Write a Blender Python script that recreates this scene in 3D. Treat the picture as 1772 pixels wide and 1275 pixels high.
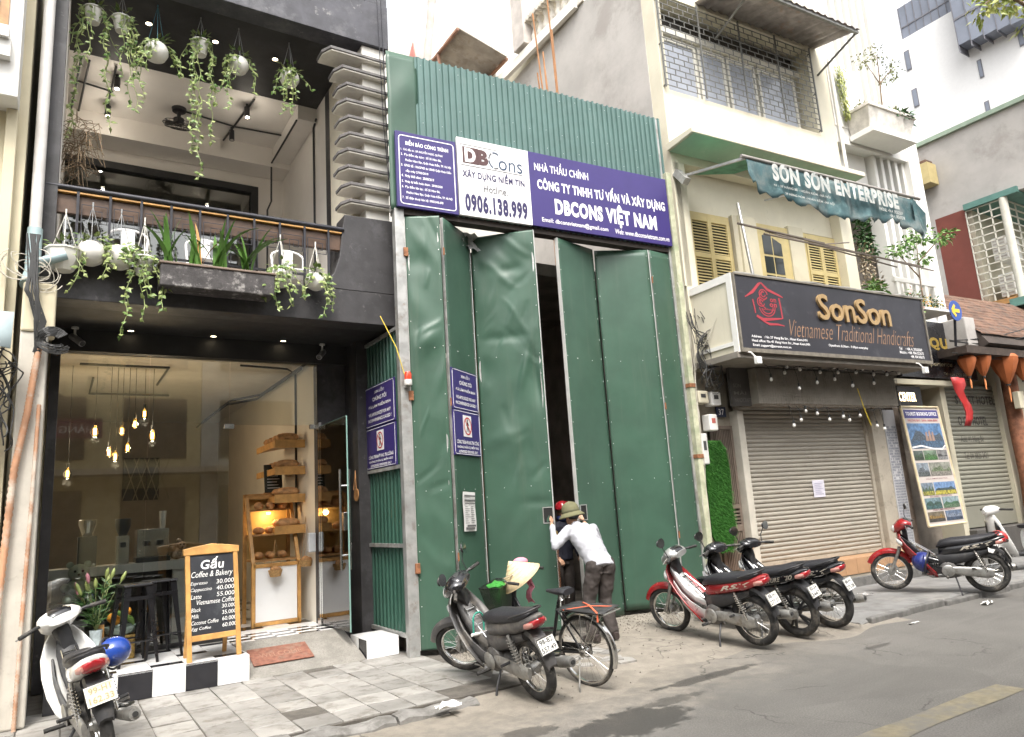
import bpy, math, random
from mathutils import Vector, Matrix, Euler
random.seed(7)
R = math.radians; PI = math.pi
for o in list(bpy.data.objects): bpy.data.objects.remove(o)
scene = bpy.context.scene
COL = scene.collection

# ------------------------------------------------------------------ camera
cam_d = bpy.data.cameras.new('camera'); cam = bpy.data.objects.new('camera', cam_d); COL.objects.link(cam)
cam_d.sensor_width = 36; cam_d.lens = 36*1240/1772; cam_d.clip_start = .05; cam_d.clip_end = 2000
_p, _r, _y = R(10.92), R(-3.735), R(32.75)
_rt0 = Vector((math.cos(_y), -math.sin(_y), 0)); _fw0 = Vector((math.sin(_y), math.cos(_y), 0)); _z = Vector((0, 0, 1))
_fw = math.cos(_p)*_fw0+math.sin(_p)*_z; _up = -math.sin(_p)*_fw0+math.cos(_p)*_z
_rt = math.cos(_r)*_rt0+math.sin(_r)*_up; _up2 = -math.sin(_r)*_rt0+math.cos(_r)*_up
cam.matrix_world = Matrix(((_rt.x, _up2.x, -_fw.x, 0), (_rt.y, _up2.y, -_fw.y, 0), (_rt.z, _up2.z, -_fw.z, 1.65), (0, 0, 0, 1)))
scene.camera = cam

# ------------------------------------------------------------------ sky, sun, exposure
SUN_EL, SUN_AZ = 58, 205      # azimuth measured from +Y clockwise; the sun stands behind the camera, high
w = bpy.data.worlds.new('World'); scene.world = w; w.use_nodes = True
nt = w.node_tree; bg = nt.nodes['Background']
sky = nt.nodes.new('ShaderNodeTexSky'); sky.sky_type = 'NISHITA'; sky.sun_disc = False
sky.sun_elevation = R(SUN_EL); sky.sun_rotation = R(SUN_AZ); sky.dust_density = 6; sky.air_density = 1.3; sky.ozone_density = .6
hs = nt.nodes.new('ShaderNodeHueSaturation'); hs.inputs['Saturation'].default_value = .1
nt.links.new(sky.outputs[0], hs.inputs['Color']); nt.links.new(hs.outputs[0], bg.inputs['Color'])
bg.inputs['Strength'].default_value = .15
sd = bpy.data.lights.new('sun', 'SUN'); so = bpy.data.objects.new('sun', sd); COL.objects.link(so)
sd.energy = 1.; sd.angle = R(16); sd.color = (1, .91, .78)
_d = Vector((math.sin(R(SUN_AZ))*math.cos(R(SUN_EL)), math.cos(R(SUN_AZ))*math.cos(R(SUN_EL)), math.sin(R(SUN_EL))))
so.rotation_euler = _d.to_track_quat('Z', 'Y').to_euler(); so.location = (0, -5, 30)
vs = scene.view_settings; vs.view_transform = 'Standard'; vs.look = 'None'; vs.gamma = 1; vs.use_curve_mapping = False
vs.exposure = 1.5
cy = scene.cycles; cy.use_denoising = True; cy.max_bounces = 6; cy.diffuse_bounces = 4; cy.glossy_bounces = 3; cy.transparent_max_bounces = 10; cy.use_adaptive_sampling = True; cy.adaptive_threshold = .025; cy.caustics_reflective = False; cy.caustics_refractive = False
cy.sample_clamp_indirect = 6

# ------------------------------------------------------------------ materials
MATS = {}
def mat(name, col, rough=.6, metal=0., var=.12, scale=4., bump=.0, bscale=30., dirt=None, streak=None, rand=0., coat=0., emit=None, estr=0., spec=.5, alpha=1., trans=0., scratch=None):
    """one procedural material: base colour with noise variation, optional dirt blotches (colour, amount, scale),
    vertical run-off streaks (colour, amount), brightness jitter per object and fine bump"""
    if name in MATS: return MATS[name]
    m = bpy.data.materials.new(name); m.use_nodes = True; MATS[name] = m
    t = m.node_tree; N = t.nodes; L = t.links; b = N['Principled BSDF']
    tc = N.new('ShaderNodeTexCoord'); oi = N.new('ShaderNodeObjectInfo')
    sh = N.new('ShaderNodeVectorMath'); sh.operation = 'ADD'
    sc = N.new('ShaderNodeVectorMath'); sc.operation = 'SCALE'; sc.inputs[0].default_value = (37, 19, 53)
    L.new(oi.outputs['Random'], sc.inputs['Scale']); L.new(tc.outputs['Object'], sh.inputs[0]); L.new(sc.outputs[0], sh.inputs[1])
    V = sh.outputs[0]
    def noise(s, det=4, ro=.6, vec=None):
        n = N.new('ShaderNodeTexNoise'); n.inputs['Scale'].default_value = s; n.inputs['Detail'].default_value = det; n.inputs['Roughness'].default_value = ro
        L.new(vec or V, n.inputs['Vector']); return n.outputs['Fac']
    def ramp(src, a, bb):
        r = N.new('ShaderNodeMapRange'); r.inputs['From Min'].default_value = a; r.inputs['From Max'].default_value = bb; r.interpolation_type = 'SMOOTHSTEP'
        L.new(src, r.inputs['Value']); return r.outputs['Result']
    def mix(f, a, c, mode='MIX'):
        x = N.new('ShaderNodeMix'); x.data_type = 'RGBA'; x.blend_type = mode
        if isinstance(f, float): x.inputs[0].default_value = f
        else: L.new(f, x.inputs[0])
        for i, q in ((6, a), (7, c)):
            if isinstance(q, tuple): x.inputs[i].default_value = (*q, 1)
            else: L.new(q, x.inputs[i])
        return x.outputs[2]
    cur = tuple(col)
    if var > 0:
        lo = tuple(max(0, c*(1-var)) for c in col); hi = tuple(min(1, c*(1+var)) for c in col)
        cur = mix(ramp(noise(scale, 5), .3, .7), lo, hi)
    if dirt:
        for dc, am, ds in (dirt if isinstance(dirt[0], tuple) and isinstance(dirt[0][0], tuple) else (dirt,)):
            q = ramp(noise(ds, 6, .7), .62-am*.35, .74-am*.2)
            mm = N.new('ShaderNodeMath'); mm.operation = 'MULTIPLY'; mm.inputs[1].default_value = min(1, .35+am); L.new(q, mm.inputs[0])
            cur = mix(mm.outputs[0], cur, tuple(dc))
    if streak:
        mp = N.new('ShaderNodeMapping'); mp.inputs['Scale'].default_value = (9, 9, .55); L.new(V, mp.inputs['Vector'])
        q = ramp(noise(1., 5, .65, mp.outputs[0]), .52, .78)
        mm = N.new('ShaderNodeMath'); mm.operation = 'MULTIPLY'; mm.inputs[1].default_value = streak[1]; L.new(q, mm.inputs[0])
        cur = mix(mm.outputs[0], cur, tuple(streak[0]))
    if scratch:
        mp = N.new('ShaderNodeMapping'); mp.inputs['Scale'].default_value = (60, 60, 2.2); mp.inputs['Rotation'].default_value = (0, .5, 0); L.new(V, mp.inputs['Vector'])
        q = ramp(noise(1., 3, .5, mp.outputs[0]), .73, .78); q2 = ramp(noise(1.1, 2), .5, .62)
        m2 = N.new('ShaderNodeMath'); m2.operation = 'MULTIPLY'; L.new(q, m2.inputs[0]); L.new(q2, m2.inputs[1])
        mm = N.new('ShaderNodeMath'); mm.operation = 'MULTIPLY'; mm.inputs[1].default_value = scratch[1]; L.new(m2.outputs[0], mm.inputs[0])
        cur = mix(mm.outputs[0], cur, tuple(scratch[0]))
    if rand > 0:
        r = N.new('ShaderNodeMapRange'); r.inputs['To Min'].default_value = 1-rand; r.inputs['To Max'].default_value = 1+rand
        L.new(oi.outputs['Random'], r.inputs['Value'])
        h = N.new('ShaderNodeHueSaturation'); L.new(r.outputs[0], h.inputs['Value'])
        if isinstance(cur, tuple): h.inputs['Color'].default_value = (*cur, 1)
        else: L.new(cur, h.inputs['Color'])
        cur = h.outputs[0]
    if isinstance(cur, tuple): b.inputs['Base Color'].default_value = (*cur, 1)
    else: L.new(cur, b.inputs['Base Color'])
    b.inputs['Roughness'].default_value = rough; b.inputs['Metallic'].default_value = metal
    if var > 0 and rough > .12:
        rr = N.new('ShaderNodeMapRange'); rr.inputs['To Min'].default_value = max(.03, rough-.12); rr.inputs['To Max'].default_value = min(1, rough+.12)
        L.new(noise(scale*2.3, 3), rr.inputs['Value']); L.new(rr.outputs[0], b.inputs['Roughness'])
    if bump > 0:
        bp = N.new('ShaderNodeBump'); bp.inputs['Strength'].default_value = min(1, bump); bp.inputs['Distance'].default_value = .01
        L.new(noise(bscale, 6, .65), bp.inputs['Height']); L.new(bp.outputs[0], b.inputs['Normal'])
    b.inputs['Coat Weight'].default_value = coat; b.inputs['Coat Roughness'].default_value = .06
    b.inputs['Specular IOR Level'].default_value = spec
    if alpha < 1: b.inputs['Alpha'].default_value = alpha
    if trans: b.inputs['Transmission Weight'].default_value = trans
    if emit: b.inputs['Emission Color'].default_value = (*emit, 1); b.inputs['Emission Strength'].default_value = estr
    return m
def glassmat(name, tint=(.9, .93, .92), refl=.08):
    """thin window glass: mostly clear, fresnel reflection"""
    if name in MATS: return MATS[name]
    m = bpy.data.materials.new(name); m.use_nodes = True; MATS[name] = m
    t = m.node_tree; N = t.nodes; L = t.links; N.remove(N['Principled BSDF']); out = N['Material Output']
    tr = N.new('ShaderNodeBsdfTransparent'); tr.inputs[0].default_value = (*tint, 1)
    gl = N.new('ShaderNodeBsdfGlossy'); gl.inputs['Roughness'].default_value = .015; gl.inputs[0].default_value = (1, 1, 1, 1)
    fr = N.new('ShaderNodeFresnel'); fr.inputs['IOR'].default_value = 1.5
    ad = N.new('ShaderNodeMath'); ad.operation = 'ADD'; ad.inputs[1].default_value = refl; L.new(fr.outputs[0], ad.inputs[0])
    mx = N.new('ShaderNodeMixShader'); L.new(ad.outputs[0], mx.inputs[0]); L.new(tr.outputs[0], mx.inputs[1]); L.new(gl.outputs[0], mx.inputs[2])
    L.new(mx.outputs[0], out.inputs[0]); return m
def leafmat(name, col, col2, rough=.45):
    if name in MATS: return MATS[name]
    m = mat(name, col, rough, var=.0, spec=.4); t = m.node_tree; N = t.nodes; L = t.links; b = N['Principled BSDF']
    g = N.new('ShaderNodeNewGeometry'); x = N.new('ShaderNodeMix'); x.data_type = 'RGBA'
    L.new(g.outputs['Random Per Island'], x.inputs[0]); x.inputs[6].default_value = (*col, 1); x.inputs[7].default_value = (*col2, 1)
    L.new(x.outputs[2], b.inputs['Base Color']); b.inputs['Subsurface Weight'].default_value = 0
    return m
def lampmat(name, col, strength):
    return mat(name, col, .4, var=0, emit=col, estr=strength)

# ------------------------------------------------------------------ mesh builder
class MB:
    def __init__(s): s.v = []; s.f = []; s.m = None; s.mi = []; s.cur = 0
    def add(s, vs, fs):
        k = len(s.v)
        if s.m is not None: vs = [s.m @ Vector(p) for p in vs]
        s.v += [tuple(p) for p in vs]; s.f += [tuple(i+k for i in q) for q in fs]; s.mi += [s.cur]*len(fs); return s
    def box(s, x0, x1, y0, y1, z0, z1):
        return s.add([(x0, y0, z0), (x1, y0, z0), (x1, y1, z0), (x0, y1, z0), (x0, y0, z1), (x1, y0, z1), (x1, y1, z1), (x0, y1, z1)],
                     [(0, 3, 2, 1), (4, 5, 6, 7), (0, 1, 5, 4), (1, 2, 6, 5), (2, 3, 7, 6), (3, 0, 4, 7)])
    def cbox(s, c, d): return s.box(c[0]-d[0]/2, c[0]+d[0]/2, c[1]-d[1]/2, c[1]+d[1]/2, c[2]-d[2]/2, c[2]+d[2]/2)
    def quad(s, a, b, c, d): return s.add([a, b, c, d], [(0, 1, 2, 3)])
    def bar(s, p, q, w, h=None, up=(0, 0, 1)):
        p, q = Vector(p), Vector(q); h = h or w; d = (q-p).normalized(); u = Vector(up)
        if abs(d.dot(u)) > .97: u = Vector((1, 0, 0)) if abs(d.x) < .9 else Vector((0, 1, 0))
        sx = d.cross(u).normalized(); u = sx.cross(d).normalized(); a, b = sx*w/2, u*h/2
        vs = [p-a-b, p+a-b, p+a+b, p-a+b, q-a-b, q+a-b, q+a+b, q-a+b]
        return s.add(vs, [(0, 1, 2, 3), (7, 6, 5, 4), (0, 4, 5, 1), (1, 5, 6, 2), (2, 6, 7, 3), (3, 7, 4, 0)])
    def rings(s, rs, cap=True, closed=False):
        n = len(rs[0]); vs = [p for r in rs for p in r]; fs = []
        m = len(rs)
        for i in range(m if closed else m-1):
            for j in range(n):
                a = i*n+j; b = i*n+(j+1) % n; c = ((i+1) % m)*n+(j+1) % n; d = ((i+1) % m)*n+j; fs.append((a, b, c, d))
        if cap and not closed: fs += [tuple(range(n-1, -1, -1)), tuple((m-1)*n+j for j in range(n))]
        return s.add(vs, fs)
    def tube(s, pts, r, n=8, cap=True, closed=False, flat=1.):
        P = [Vector(p) for p in pts]; m = len(P); rr = r if isinstance(r, (list, tuple)) else [r]*m
        T = []
        for i in range(m):
            a = P[(i-1) % m] if (closed or i > 0) else P[i]; b = P[(i+1) % m] if (closed or i < m-1) else P[i]
            d = (b-a); T.append(d.normalized() if d.length > 1e-9 else Vector((0, 0, 1)))
        u = Vector((0, 0, 1)) if abs(T[0].z) < .9 else Vector((1, 0, 0)); rs = []
        for i in range(m):
            u = (u-T[i]*u.dot(T[i])); u = u.normalized() if u.length > 1e-6 else T[i].orthogonal().normalized(); v = T[i].cross(u)
            rs.append([P[i]+(u*math.cos(2*PI*j/n)*flat+v*math.sin(2*PI*j/n))*rr[i] for j in range(n)])
        return s.rings(rs, cap, closed)
    def lathe(s, prof, n=16, c=(0, 0, 0), ax='z', cap=True):
        rs = []
        for r, z in prof:
            ring = []
            for j in range(n):
                a = 2*PI*j/n; x, y = r*math.cos(a), r*math.sin(a)
                ring.append({'z': (c[0]+x, c[1]+y, c[2]+z), 'y': (c[0]+x, c[1]+z, c[2]-y), 'x': (c[0]+z, c[1]+x, c[2]+y)}[ax])
            rs.append(ring)
        return s.rings(rs, cap)
    def cyl(s, c, r, h, n=16, ax='z'): return s.lathe([(r, 0), (r, h)], n, c, ax)
    def ell(s, c, rad, n=12, m=7):
        return s.rings([[(c[0]+rad[0]*math.sin(t)*math.cos(2*PI*j/n), c[1]+rad[1]*math.sin(t)*math.sin(2*PI*j/n), c[2]+rad[2]*math.cos(t)) for j in range(n)]
                        for t in [PI-.02-(PI-.04)*i/m for i in range(m+1)]])
    def torus(s, c, R0, r, n=24, m=8, ax='z', a0=0, a1=2*PI, flat=1.):
        full = abs(a1-a0-2*PI) < 1e-6; k = n if full else n+1; rs = []
        for i in range(k):
            a = a0+(a1-a0)*i/n; ring = []
            for j in range(m):
                b = 2*PI*j/m; rho = R0+r*math.cos(b); h = r*math.sin(b)*flat; x, y = rho*math.cos(a), rho*math.sin(a)
                ring.append({'z': (c[0]+x, c[1]+y, c[2]+h), 'y': (c[0]+x, c[1]+h, c[2]+y), 'x': (c[0]+h, c[1]+x, c[2]+y)}[ax])
            rs.append(ring)
        return s.rings(rs, not full, full)
    def prism(s, poly, d0, d1, pl='xz'):
        n = len(poly); f = {'xz': lambda p, d: (p[0], d, p[1]), 'yz': lambda p, d: (d, p[0], p[1]), 'xy': lambda p, d: (p[0], p[1], d)}[pl]
        return s.add([f(p, d0) for p in poly]+[f(p, d1) for p in poly], [tuple(range(n-1, -1, -1)), tuple(range(n, 2*n))]+[(i, (i+1) % n, n+(i+1) % n, n+i) for i in range(n)])
    def loft(s, st, n=16, e=2.6, cap=True):
        """stations (x, z, half width, half height[, y[, tilt]]) along x -> superellipse rings"""
        rs = []
        for q in st:
            x, z, hw, hh = q[:4]; y0 = q[4] if len(q) > 4 else 0; tl = q[5] if len(q) > 5 else 0; ring = []
            for j in range(n):
                a = 2*PI*j/n; ca, sa = math.cos(a), math.sin(a)
                yy = math.copysign(abs(ca)**(2/e), ca)*hw; zz = math.copysign(abs(sa)**(2/e), sa)*hh
                ring.append((x-zz*math.sin(tl), y0+yy, z+zz*math.cos(tl)))
            rs.append(ring)
        return s.rings(rs, cap)
    def build(s, name, m, parent=None, smooth=0, bevel=0, label=None, stuff=False, solid=0, sub=0):
        me = bpy.data.meshes.new(name); me.from_pydata(s.v, [], s.f)
        for q in (m if isinstance(m, (list, tuple)) else [m]): me.materials.append(q)
        if s.cur or any(s.mi): me.polygons.foreach_set('material_index', s.mi)
        me.update()
        if smooth:
            me.shade_smooth(); me.set_sharp_from_angle(angle=R(smooth))
        return link(name, me, parent, bevel, label, stuff, solid, sub)
def link(name, me, parent=None, bevel=0, label=None, stuff=False, solid=0, sub=0):
    o = bpy.data.objects.new(name, me); COL.objects.link(o)
    if parent: o.parent = parent
    if solid:
        d = o.modifiers.new('solid', 'SOLIDIFY'); d.thickness = solid; d.offset = 0
    if sub:
        d = o.modifiers.new('sub', 'SUBSURF'); d.levels = sub; d.render_levels = sub
    if bevel:
        d = o.modifiers.new('bevel', 'BEVEL'); d.width = bevel; d.segments = 2; d.limit_method = 'ANGLE'; d.angle_limit = R(35)
    if label: o['label'] = label
    if stuff: o['kind'] = 'stuff'
    return o
def thing(name, label, cat, loc=(0, 0, 0), rz=0., group=None, rot=None):
    o = bpy.data.objects.new(name, None); COL.objects.link(o); o.location = loc; o.rotation_euler = rot or (0, 0, rz)
    o.empty_display_size = .1; o['label'] = label; o['category'] = cat
    if group: o['group'] = group
    return o
def tag(o, label, cat, group=None):
    o['label'] = label; o['category'] = cat
    if group: o['group'] = group
    return o
def struct(o): o['kind'] = 'structure'; return o
def copy_tree(o, parent=None):
    c = o.copy(); COL.objects.link(c); c.parent = parent
    for ch in list(o.children): copy_tree(ch, c)
    return c
def inst(me, name, parent, loc, rot=(0, 0, 0), sc=(1, 1, 1)):
    o = bpy.data.objects.new(name, me); COL.objects.link(o); o.parent = parent; o.location = loc; o.rotation_euler = rot; o.scale = sc; return o
def text(s, parent, m, x0, z0, x1, z1, y=0., name='lettering', bold=0., shear=0., depth=0., face='-y', align='fit', rx=None):
    """lettering fitted into the rectangle (x0,z0)-(x1,z1) of the parent's face; face '-y' reads from -y, '-x' from -x"""
    c = bpy.data.curves.new('t', 'FONT'); c.body = s; c.offset = bold; c.space_character = 1+max(0, bold)*2.6; c.resolution_u = 3; c.shear = shear; c.extrude = depth
    o = bpy.data.objects.new('t', c); me = bpy.data.meshes.new_from_object(o); bpy.data.objects.remove(o); bpy.data.curves.remove(c)
    if not me.vertices: return None
    xs = [v.co.x for v in me.vertices]; ys = [v.co.y for v in me.vertices]; a, b, d, e = min(xs), max(xs), min(ys), max(ys)
    sx = (x1-x0)/max(1e-6, b-a); sy = (z1-z0)/max(1e-6, e-d)
    for v in me.vertices:
        px = x0+(v.co.x-a)*sx; pz = z0+(v.co.y-d)*sy; h = v.co.z
        if face == '-y': v.co = (px, y-h, pz)
        elif face == '-x': v.co = (y-h, -px, pz)
        elif face == '+z': v.co = (px, pz, y+h)
        elif face == 'uz': v.co = (px, pz, h)
    me.materials.clear(); me.materials.append(m); me.name = name
    return link(name, me, parent)
def stroke(s, pts, y, wd, face='-y', n=None):
    """flat brush stroke in the xz plane of a sign"""
    P = [Vector((p[0], p[1])) for p in pts]; L_, R_ = [], []
    for i, p in enumerate(P):
        a = P[max(0, i-1)]; b = P[min(len(P)-1, i+1)]; d = (b-a).normalized(); nn = Vector((-d.y, d.x)); ww = (wd[i] if isinstance(wd, (list, tuple)) else wd)/2
        L_.append(p+nn*ww); R_.append(p-nn*ww)
    vs = [(p.x, y, p.y) for p in L_]+[(p.x, y, p.y) for p in R_]; k = len(P)
    s.add(vs, [(i, k+i, k+i+1, i+1) for i in range(k-1)]); return s
def arcpts(cx, cz, r, a0, a1, n=12, rz=None): return [(cx+r*math.cos(R(a0+(a1-a0)*i/n)), cz+(rz or r)*math.sin(R(a0+(a1-a0)*i/n))) for i in range(n+1)]
def bez(p0, p1, p2, n=8):
    p0, p1, p2 = Vector(p0), Vector(p1), Vector(p2); return [p0*(1-t)**2+p1*2*t*(1-t)+p2*t*t for t in [i/n for i in range(n+1)]]
def sag(p, q, d, n=8):
    p, q = Vector(p), Vector(q); return [p.lerp(q, i/n)-Vector((0, 0, d*4*(i/n)*(1-i/n))) for i in range(n+1)]

# ================================================================== GROUND
ROADZ = -.08
def ground_mat(name, asphalt, dust, wet, edge):
    """dusty asphalt / worn concrete: dust lies where the pavement breaks up, water patches darken and gloss the surface"""
    m = bpy.data.materials.new(name); m.use_nodes = True; t = m.node_tree; N = t.nodes; L = t.links; b = N['Principled BSDF']
    tc = N.new('ShaderNodeTexCoord'); V = tc.outputs['Object']; sp = N.new('ShaderNodeSeparateXYZ'); L.new(V, sp.inputs[0])
    def noise(s, d=5, r=.6, st=(1, 1, 1)):
        n = N.new('ShaderNodeTexNoise'); n.inputs['Scale'].default_value = s; n.inputs['Detail'].default_value = d; n.inputs['Roughness'].default_value = r
        if st != (1, 1, 1):
            mp = N.new('ShaderNodeMapping'); mp.inputs['Scale'].default_value = st; L.new(V, mp.inputs[0]); L.new(mp.outputs[0], n.inputs['Vector'])
        else: L.new(V, n.inputs['Vector'])
        return n.outputs['Fac']
    def math_(op, a, c, c2=None):
        q = N.new('ShaderNodeMath'); q.operation = op
        for i, v in enumerate((a, c, c2)):
            if v is None: continue
            if isinstance(v, (int, float)): q.inputs[i].default_value = v
            else: L.new(v, q.inputs[i])
        return q.outputs[0]
    def ramp(src, a, c):
        r = N.new('ShaderNodeMapRange'); r.interpolation_type = 'SMOOTHSTEP'; r.inputs['From Min'].default_value = a; r.inputs['From Max'].default_value = c; L.new(src, r.inputs['Value']); return r.outputs[0]
    def mix(f, a, c, mode='MIX'):
        x = N.new('ShaderNodeMix'); x.data_type = 'RGBA'; x.blend_type = mode
        if isinstance(f, float): x.inputs[0].default_value = f
        else: L.new(f, x.inputs[0])
        for i, q in ((6, a), (7, c)):
            if isinstance(q, tuple): x.inputs[i].default_value = (*q, 1)
            else: L.new(q, x.inputs[i])
        return x.outputs[2]
    big = noise(.9, 4); mid = noise(5, 6, .7); fine = noise(75, 4, .8); grit = noise(45, 5, .75); lane = noise(1.6, 5, .65, (.25, 2.2, 1))
    c = mix(ramp(big, .3, .7), tuple(q*.86 for q in asphalt), tuple(q*1.14 for q in asphalt))
    c = mix(math_('MULTIPLY', ramp(lane, .45, .75), .45), c, tuple(q*1.4 for q in asphalt))
    c = mix(math_('MULTIPLY', ramp(fine, .45, .75), .75), c, tuple(q*.45 for q in asphalt))
    c = mix(math_('MULTIPLY', ramp(fine, .5, .3), .5), c, tuple(min(1, q*1.9) for q in asphalt))
    # dust increases towards the pavement
    y = math_('ADD', sp.outputs['Y'], math_('MULTIPLY', math_('SUBTRACT', mid, .5), 1.8)); x = math_('ADD', sp.outputs['X'], math_('MULTIPLY', math_('SUBTRACT', big, .5), 3.))
    d = math_('MULTIPLY', ramp(y, edge[0], edge[1]), ramp(x, edge[3], edge[2]))
    c = mix(math_('MULTIPLY', d, .92), c, mix(ramp(mid, .3, .7), tuple(q*.8 for q in dust), tuple(q*1.15 for q in dust)))
    c = mix(math_('MULTIPLY', ramp(grit, .6, .78), .45), c, tuple(q*.4 for q in dust))
    # cracks
    vo = N.new('ShaderNodeTexVoronoi'); vo.feature = 'DISTANCE_TO_EDGE'; vo.inputs['Scale'].default_value = .75
    wr = N.new('ShaderNodeTexNoise'); wr.inputs['Scale'].default_value = 3.; wr.inputs['Detail'].default_value = 5; L.new(V, wr.inputs['Vector'])
    wa = N.new('ShaderNodeVectorMath'); wa.operation = 'SCALE'; wa.inputs['Scale'].default_value = .55; L.new(wr.outputs['Color'], wa.inputs[0])
    wb = N.new('ShaderNodeVectorMath'); wb.operation = 'ADD'; L.new(V, wb.inputs[0]); L.new(wa.outputs[0], wb.inputs[1]); L.new(wb.outputs[0], vo.inputs['Vector'])
    ck = math_('MULTIPLY', ramp(vo.outputs['Distance'], .012, .002), ramp(noise(.6, 3), .5, .6)); c = mix(math_('MULTIPLY', ck, .75), c, tuple(q*.25 for q in asphalt))
    pa = math_('MULTIPLY', ramp(noise(.35, 2), .56, .58), .35); c = mix(pa, c, tuple(q*.7 for q in asphalt))
    wm = None
    for cx, cy, rx, ry, am in wet:
        dx = math_('DIVIDE', math_('SUBTRACT', sp.outputs['X'], cx), rx); dy = math_('DIVIDE', math_('SUBTRACT', sp.outputs['Y'], cy), ry)
        q = math_('ADD', math_('MULTIPLY', dx, dx), math_('MULTIPLY', dy, dy)); q = math_('ADD', q, math_('MULTIPLY', math_('SUBTRACT', mid, .5), 3.6)); q = math_('ADD', q, math_('MULTIPLY', math_('SUBTRACT', grit, .5), 2.))
        q = math_('MULTIPLY', ramp(q, 1.0, .78), am); wm = q if wm is None else math_('MAXIMUM', wm, q)
    if wm is not None: c = mix(wm, c, (.03, .028, .026))
    L.new(c, b.inputs['Base Color'])
    if wm is not None: L.new(math_('SUBTRACT', .88, math_('MULTIPLY', wm, .45)), b.inputs['Roughness'])
    else: b.inputs['Roughness'].default_value = .88
    bp = N.new('ShaderNodeBump'); bp.inputs['Strength'].default_value = .55; bp.inputs['Distance'].default_value = .012
    L.new(math_('ADD', math_('MULTIPLY', grit, .7), math_('MULTIPLY', fine, .5)), bp.inputs['Height']); L.new(bp.outputs[0], b.inputs['Normal'])
    return m
WET = [(5.45, 5.3, .75, .09, .7), (3.95, 4.72, .6, .3, .75), (3.2, 5.1, .3, .14, .6), (4.6, 4.95, .4, .1, .55), (7.6, 4.9, .22, .06, .5)]
M_road = ground_mat('dusty_asphalt', (.125, .119, .11), (.23, .205, .17), WET, (4.3, 6.0, 4.2, 9.5))
M_apron = ground_mat('worn_concrete', (.2, .18, .155), (.24, .215, .18), WET, (4.4, 6.4, 7.5, 12))
g = MB(); g.box(-60, 90, -40, 60, -.6, ROADZ); road = struct(g.build('road', M_road))
yl = MB(); n = 14
M_yellow = mat('worn_yellow_paint', (.185, .162, .11), .8, var=.15, scale=14, dirt=((.14, .132, .117), .55, 3.), bump=.3, bscale=90)
pts_t = [(.5+i*6.3/n, 3.36+.012*math.sin(i*2.1)) for i in range(n+1)]; pts_b = [(.5+i*6.3/n, 3.13+.012*math.sin(i*1.7+1)) for i in range(n+1)]
yl.add([(x, y, ROADZ+.004) for x, y in pts_t]+[(x, y, ROADZ+.004) for x, y in pts_b], [(n+1+i, n+2+i, i+1, i) for i in range(n)]); yl.build('lane_marking', M_yellow, road)
yl2 = MB(); yl2.quad((10.8, 3.13, ROADZ+.004), (17, 3.13, ROADZ+.004), (17, 3.36, ROADZ+.004), (10.8, 3.36, ROADZ+.004)); yl2.build('lane_marking', M_yellow, road)

# pavement in front of the cafe: mortar bed with single tiles and kerb stones
M_bed = mat('pavement_mortar', (.1, .09, .078), .95, var=.25, scale=9, bump=.6, bscale=60)
pv = MB(); pv.box(-14, 3.95, 6.2, 12, -.5, -.012); pavement = struct(pv.build('pavement', M_bed))
M_tile = mat('grey_stone_tile', (.275, .264, .247), .6, var=.14, scale=3.2, bump=.35, bscale=24, dirt=(((.15, .138, .12), .4, 6.), ((.3, .29, .27), .35, 2.6)), rand=.2, spec=.35)
tw, td = .33, .355
tile_me = []
for k in range(5):
    b = MB(); rr = random.Random(k); j = lambda: rr.uniform(-.006, .006)
    x0, x1, y0, y1 = .005, tw-.004, .005, td-.004; c = .004
    top = [(x0+c+j(), y0+c+j(), 0), (x1-c+j(), y0+c+j(), 0), (x1-c+j(), y1-c+j(), 0), (x0+c+j(), y1-c+j(), 0)]
    lo = [(x0, y0, -.006), (x1, y0, -.006), (x1, y1, -.006), (x0, y1, -.006)]; bt = [(p[0], p[1], -.03) for p in lo]
    b.rings([bt, lo, top]); me = bpy.data.meshes.new('paving_tile'); me.from_pydata(b.v, [], b.f); me.materials.append(M_tile); tile_me.append(me)
rnd = random.Random(3)
for i in range(-8, 11):
    for jx in range(7):
        X = 1.125+(i-3)*tw; Y = 6.27+jx*td-.05
        if X+tw > 3.95 or (rnd.random() < .05 and X > 1.5): continue
        if X > 3.1 and Y < 6.5: continue
        inst(tile_me[rnd.randrange(5)], 'paving_tile', pavement, (X, Y, rnd.uniform(-.004, .003)), (rnd.uniform(-.008, .008), rnd.uniform(-.008, .008), rnd.uniform(-.01, .01)))
M_kerb = mat('kerb_stone', (.2, .193, .182), .85, var=.2, scale=6, bump=.6, bscale=25, dirt=((.11, .104, .095), .5, 5.))
for i in range(-8, 4):
    b = MB(); x0 = -.05+i*.86; x1 = x0+.85
    if x1 > 3.3: x1 = 3.3
    nn = 8; rr = random.Random(i+40); dy = .03*rr.random(); rs = []
    for q in range(nn+1):
        x = x0+.004+(x1-x0-.008)*q/nn; e = rr.uniform(-.012, .012)+(.05*(i > 1)*rr.random()); h = rr.uniform(-.01, .002)-(.03*(i > 1)*rr.random())
        rs.append([(x, 6.24, -.3), (x, 6.24, h), (x, 6.06+e*.5, h), (x, 6.01+e, h-.03), (x, 5.99+e, -.3)])
    b.rings(rs); b.build('kerb_stone', M_kerb, pavement, smooth=40)

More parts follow.
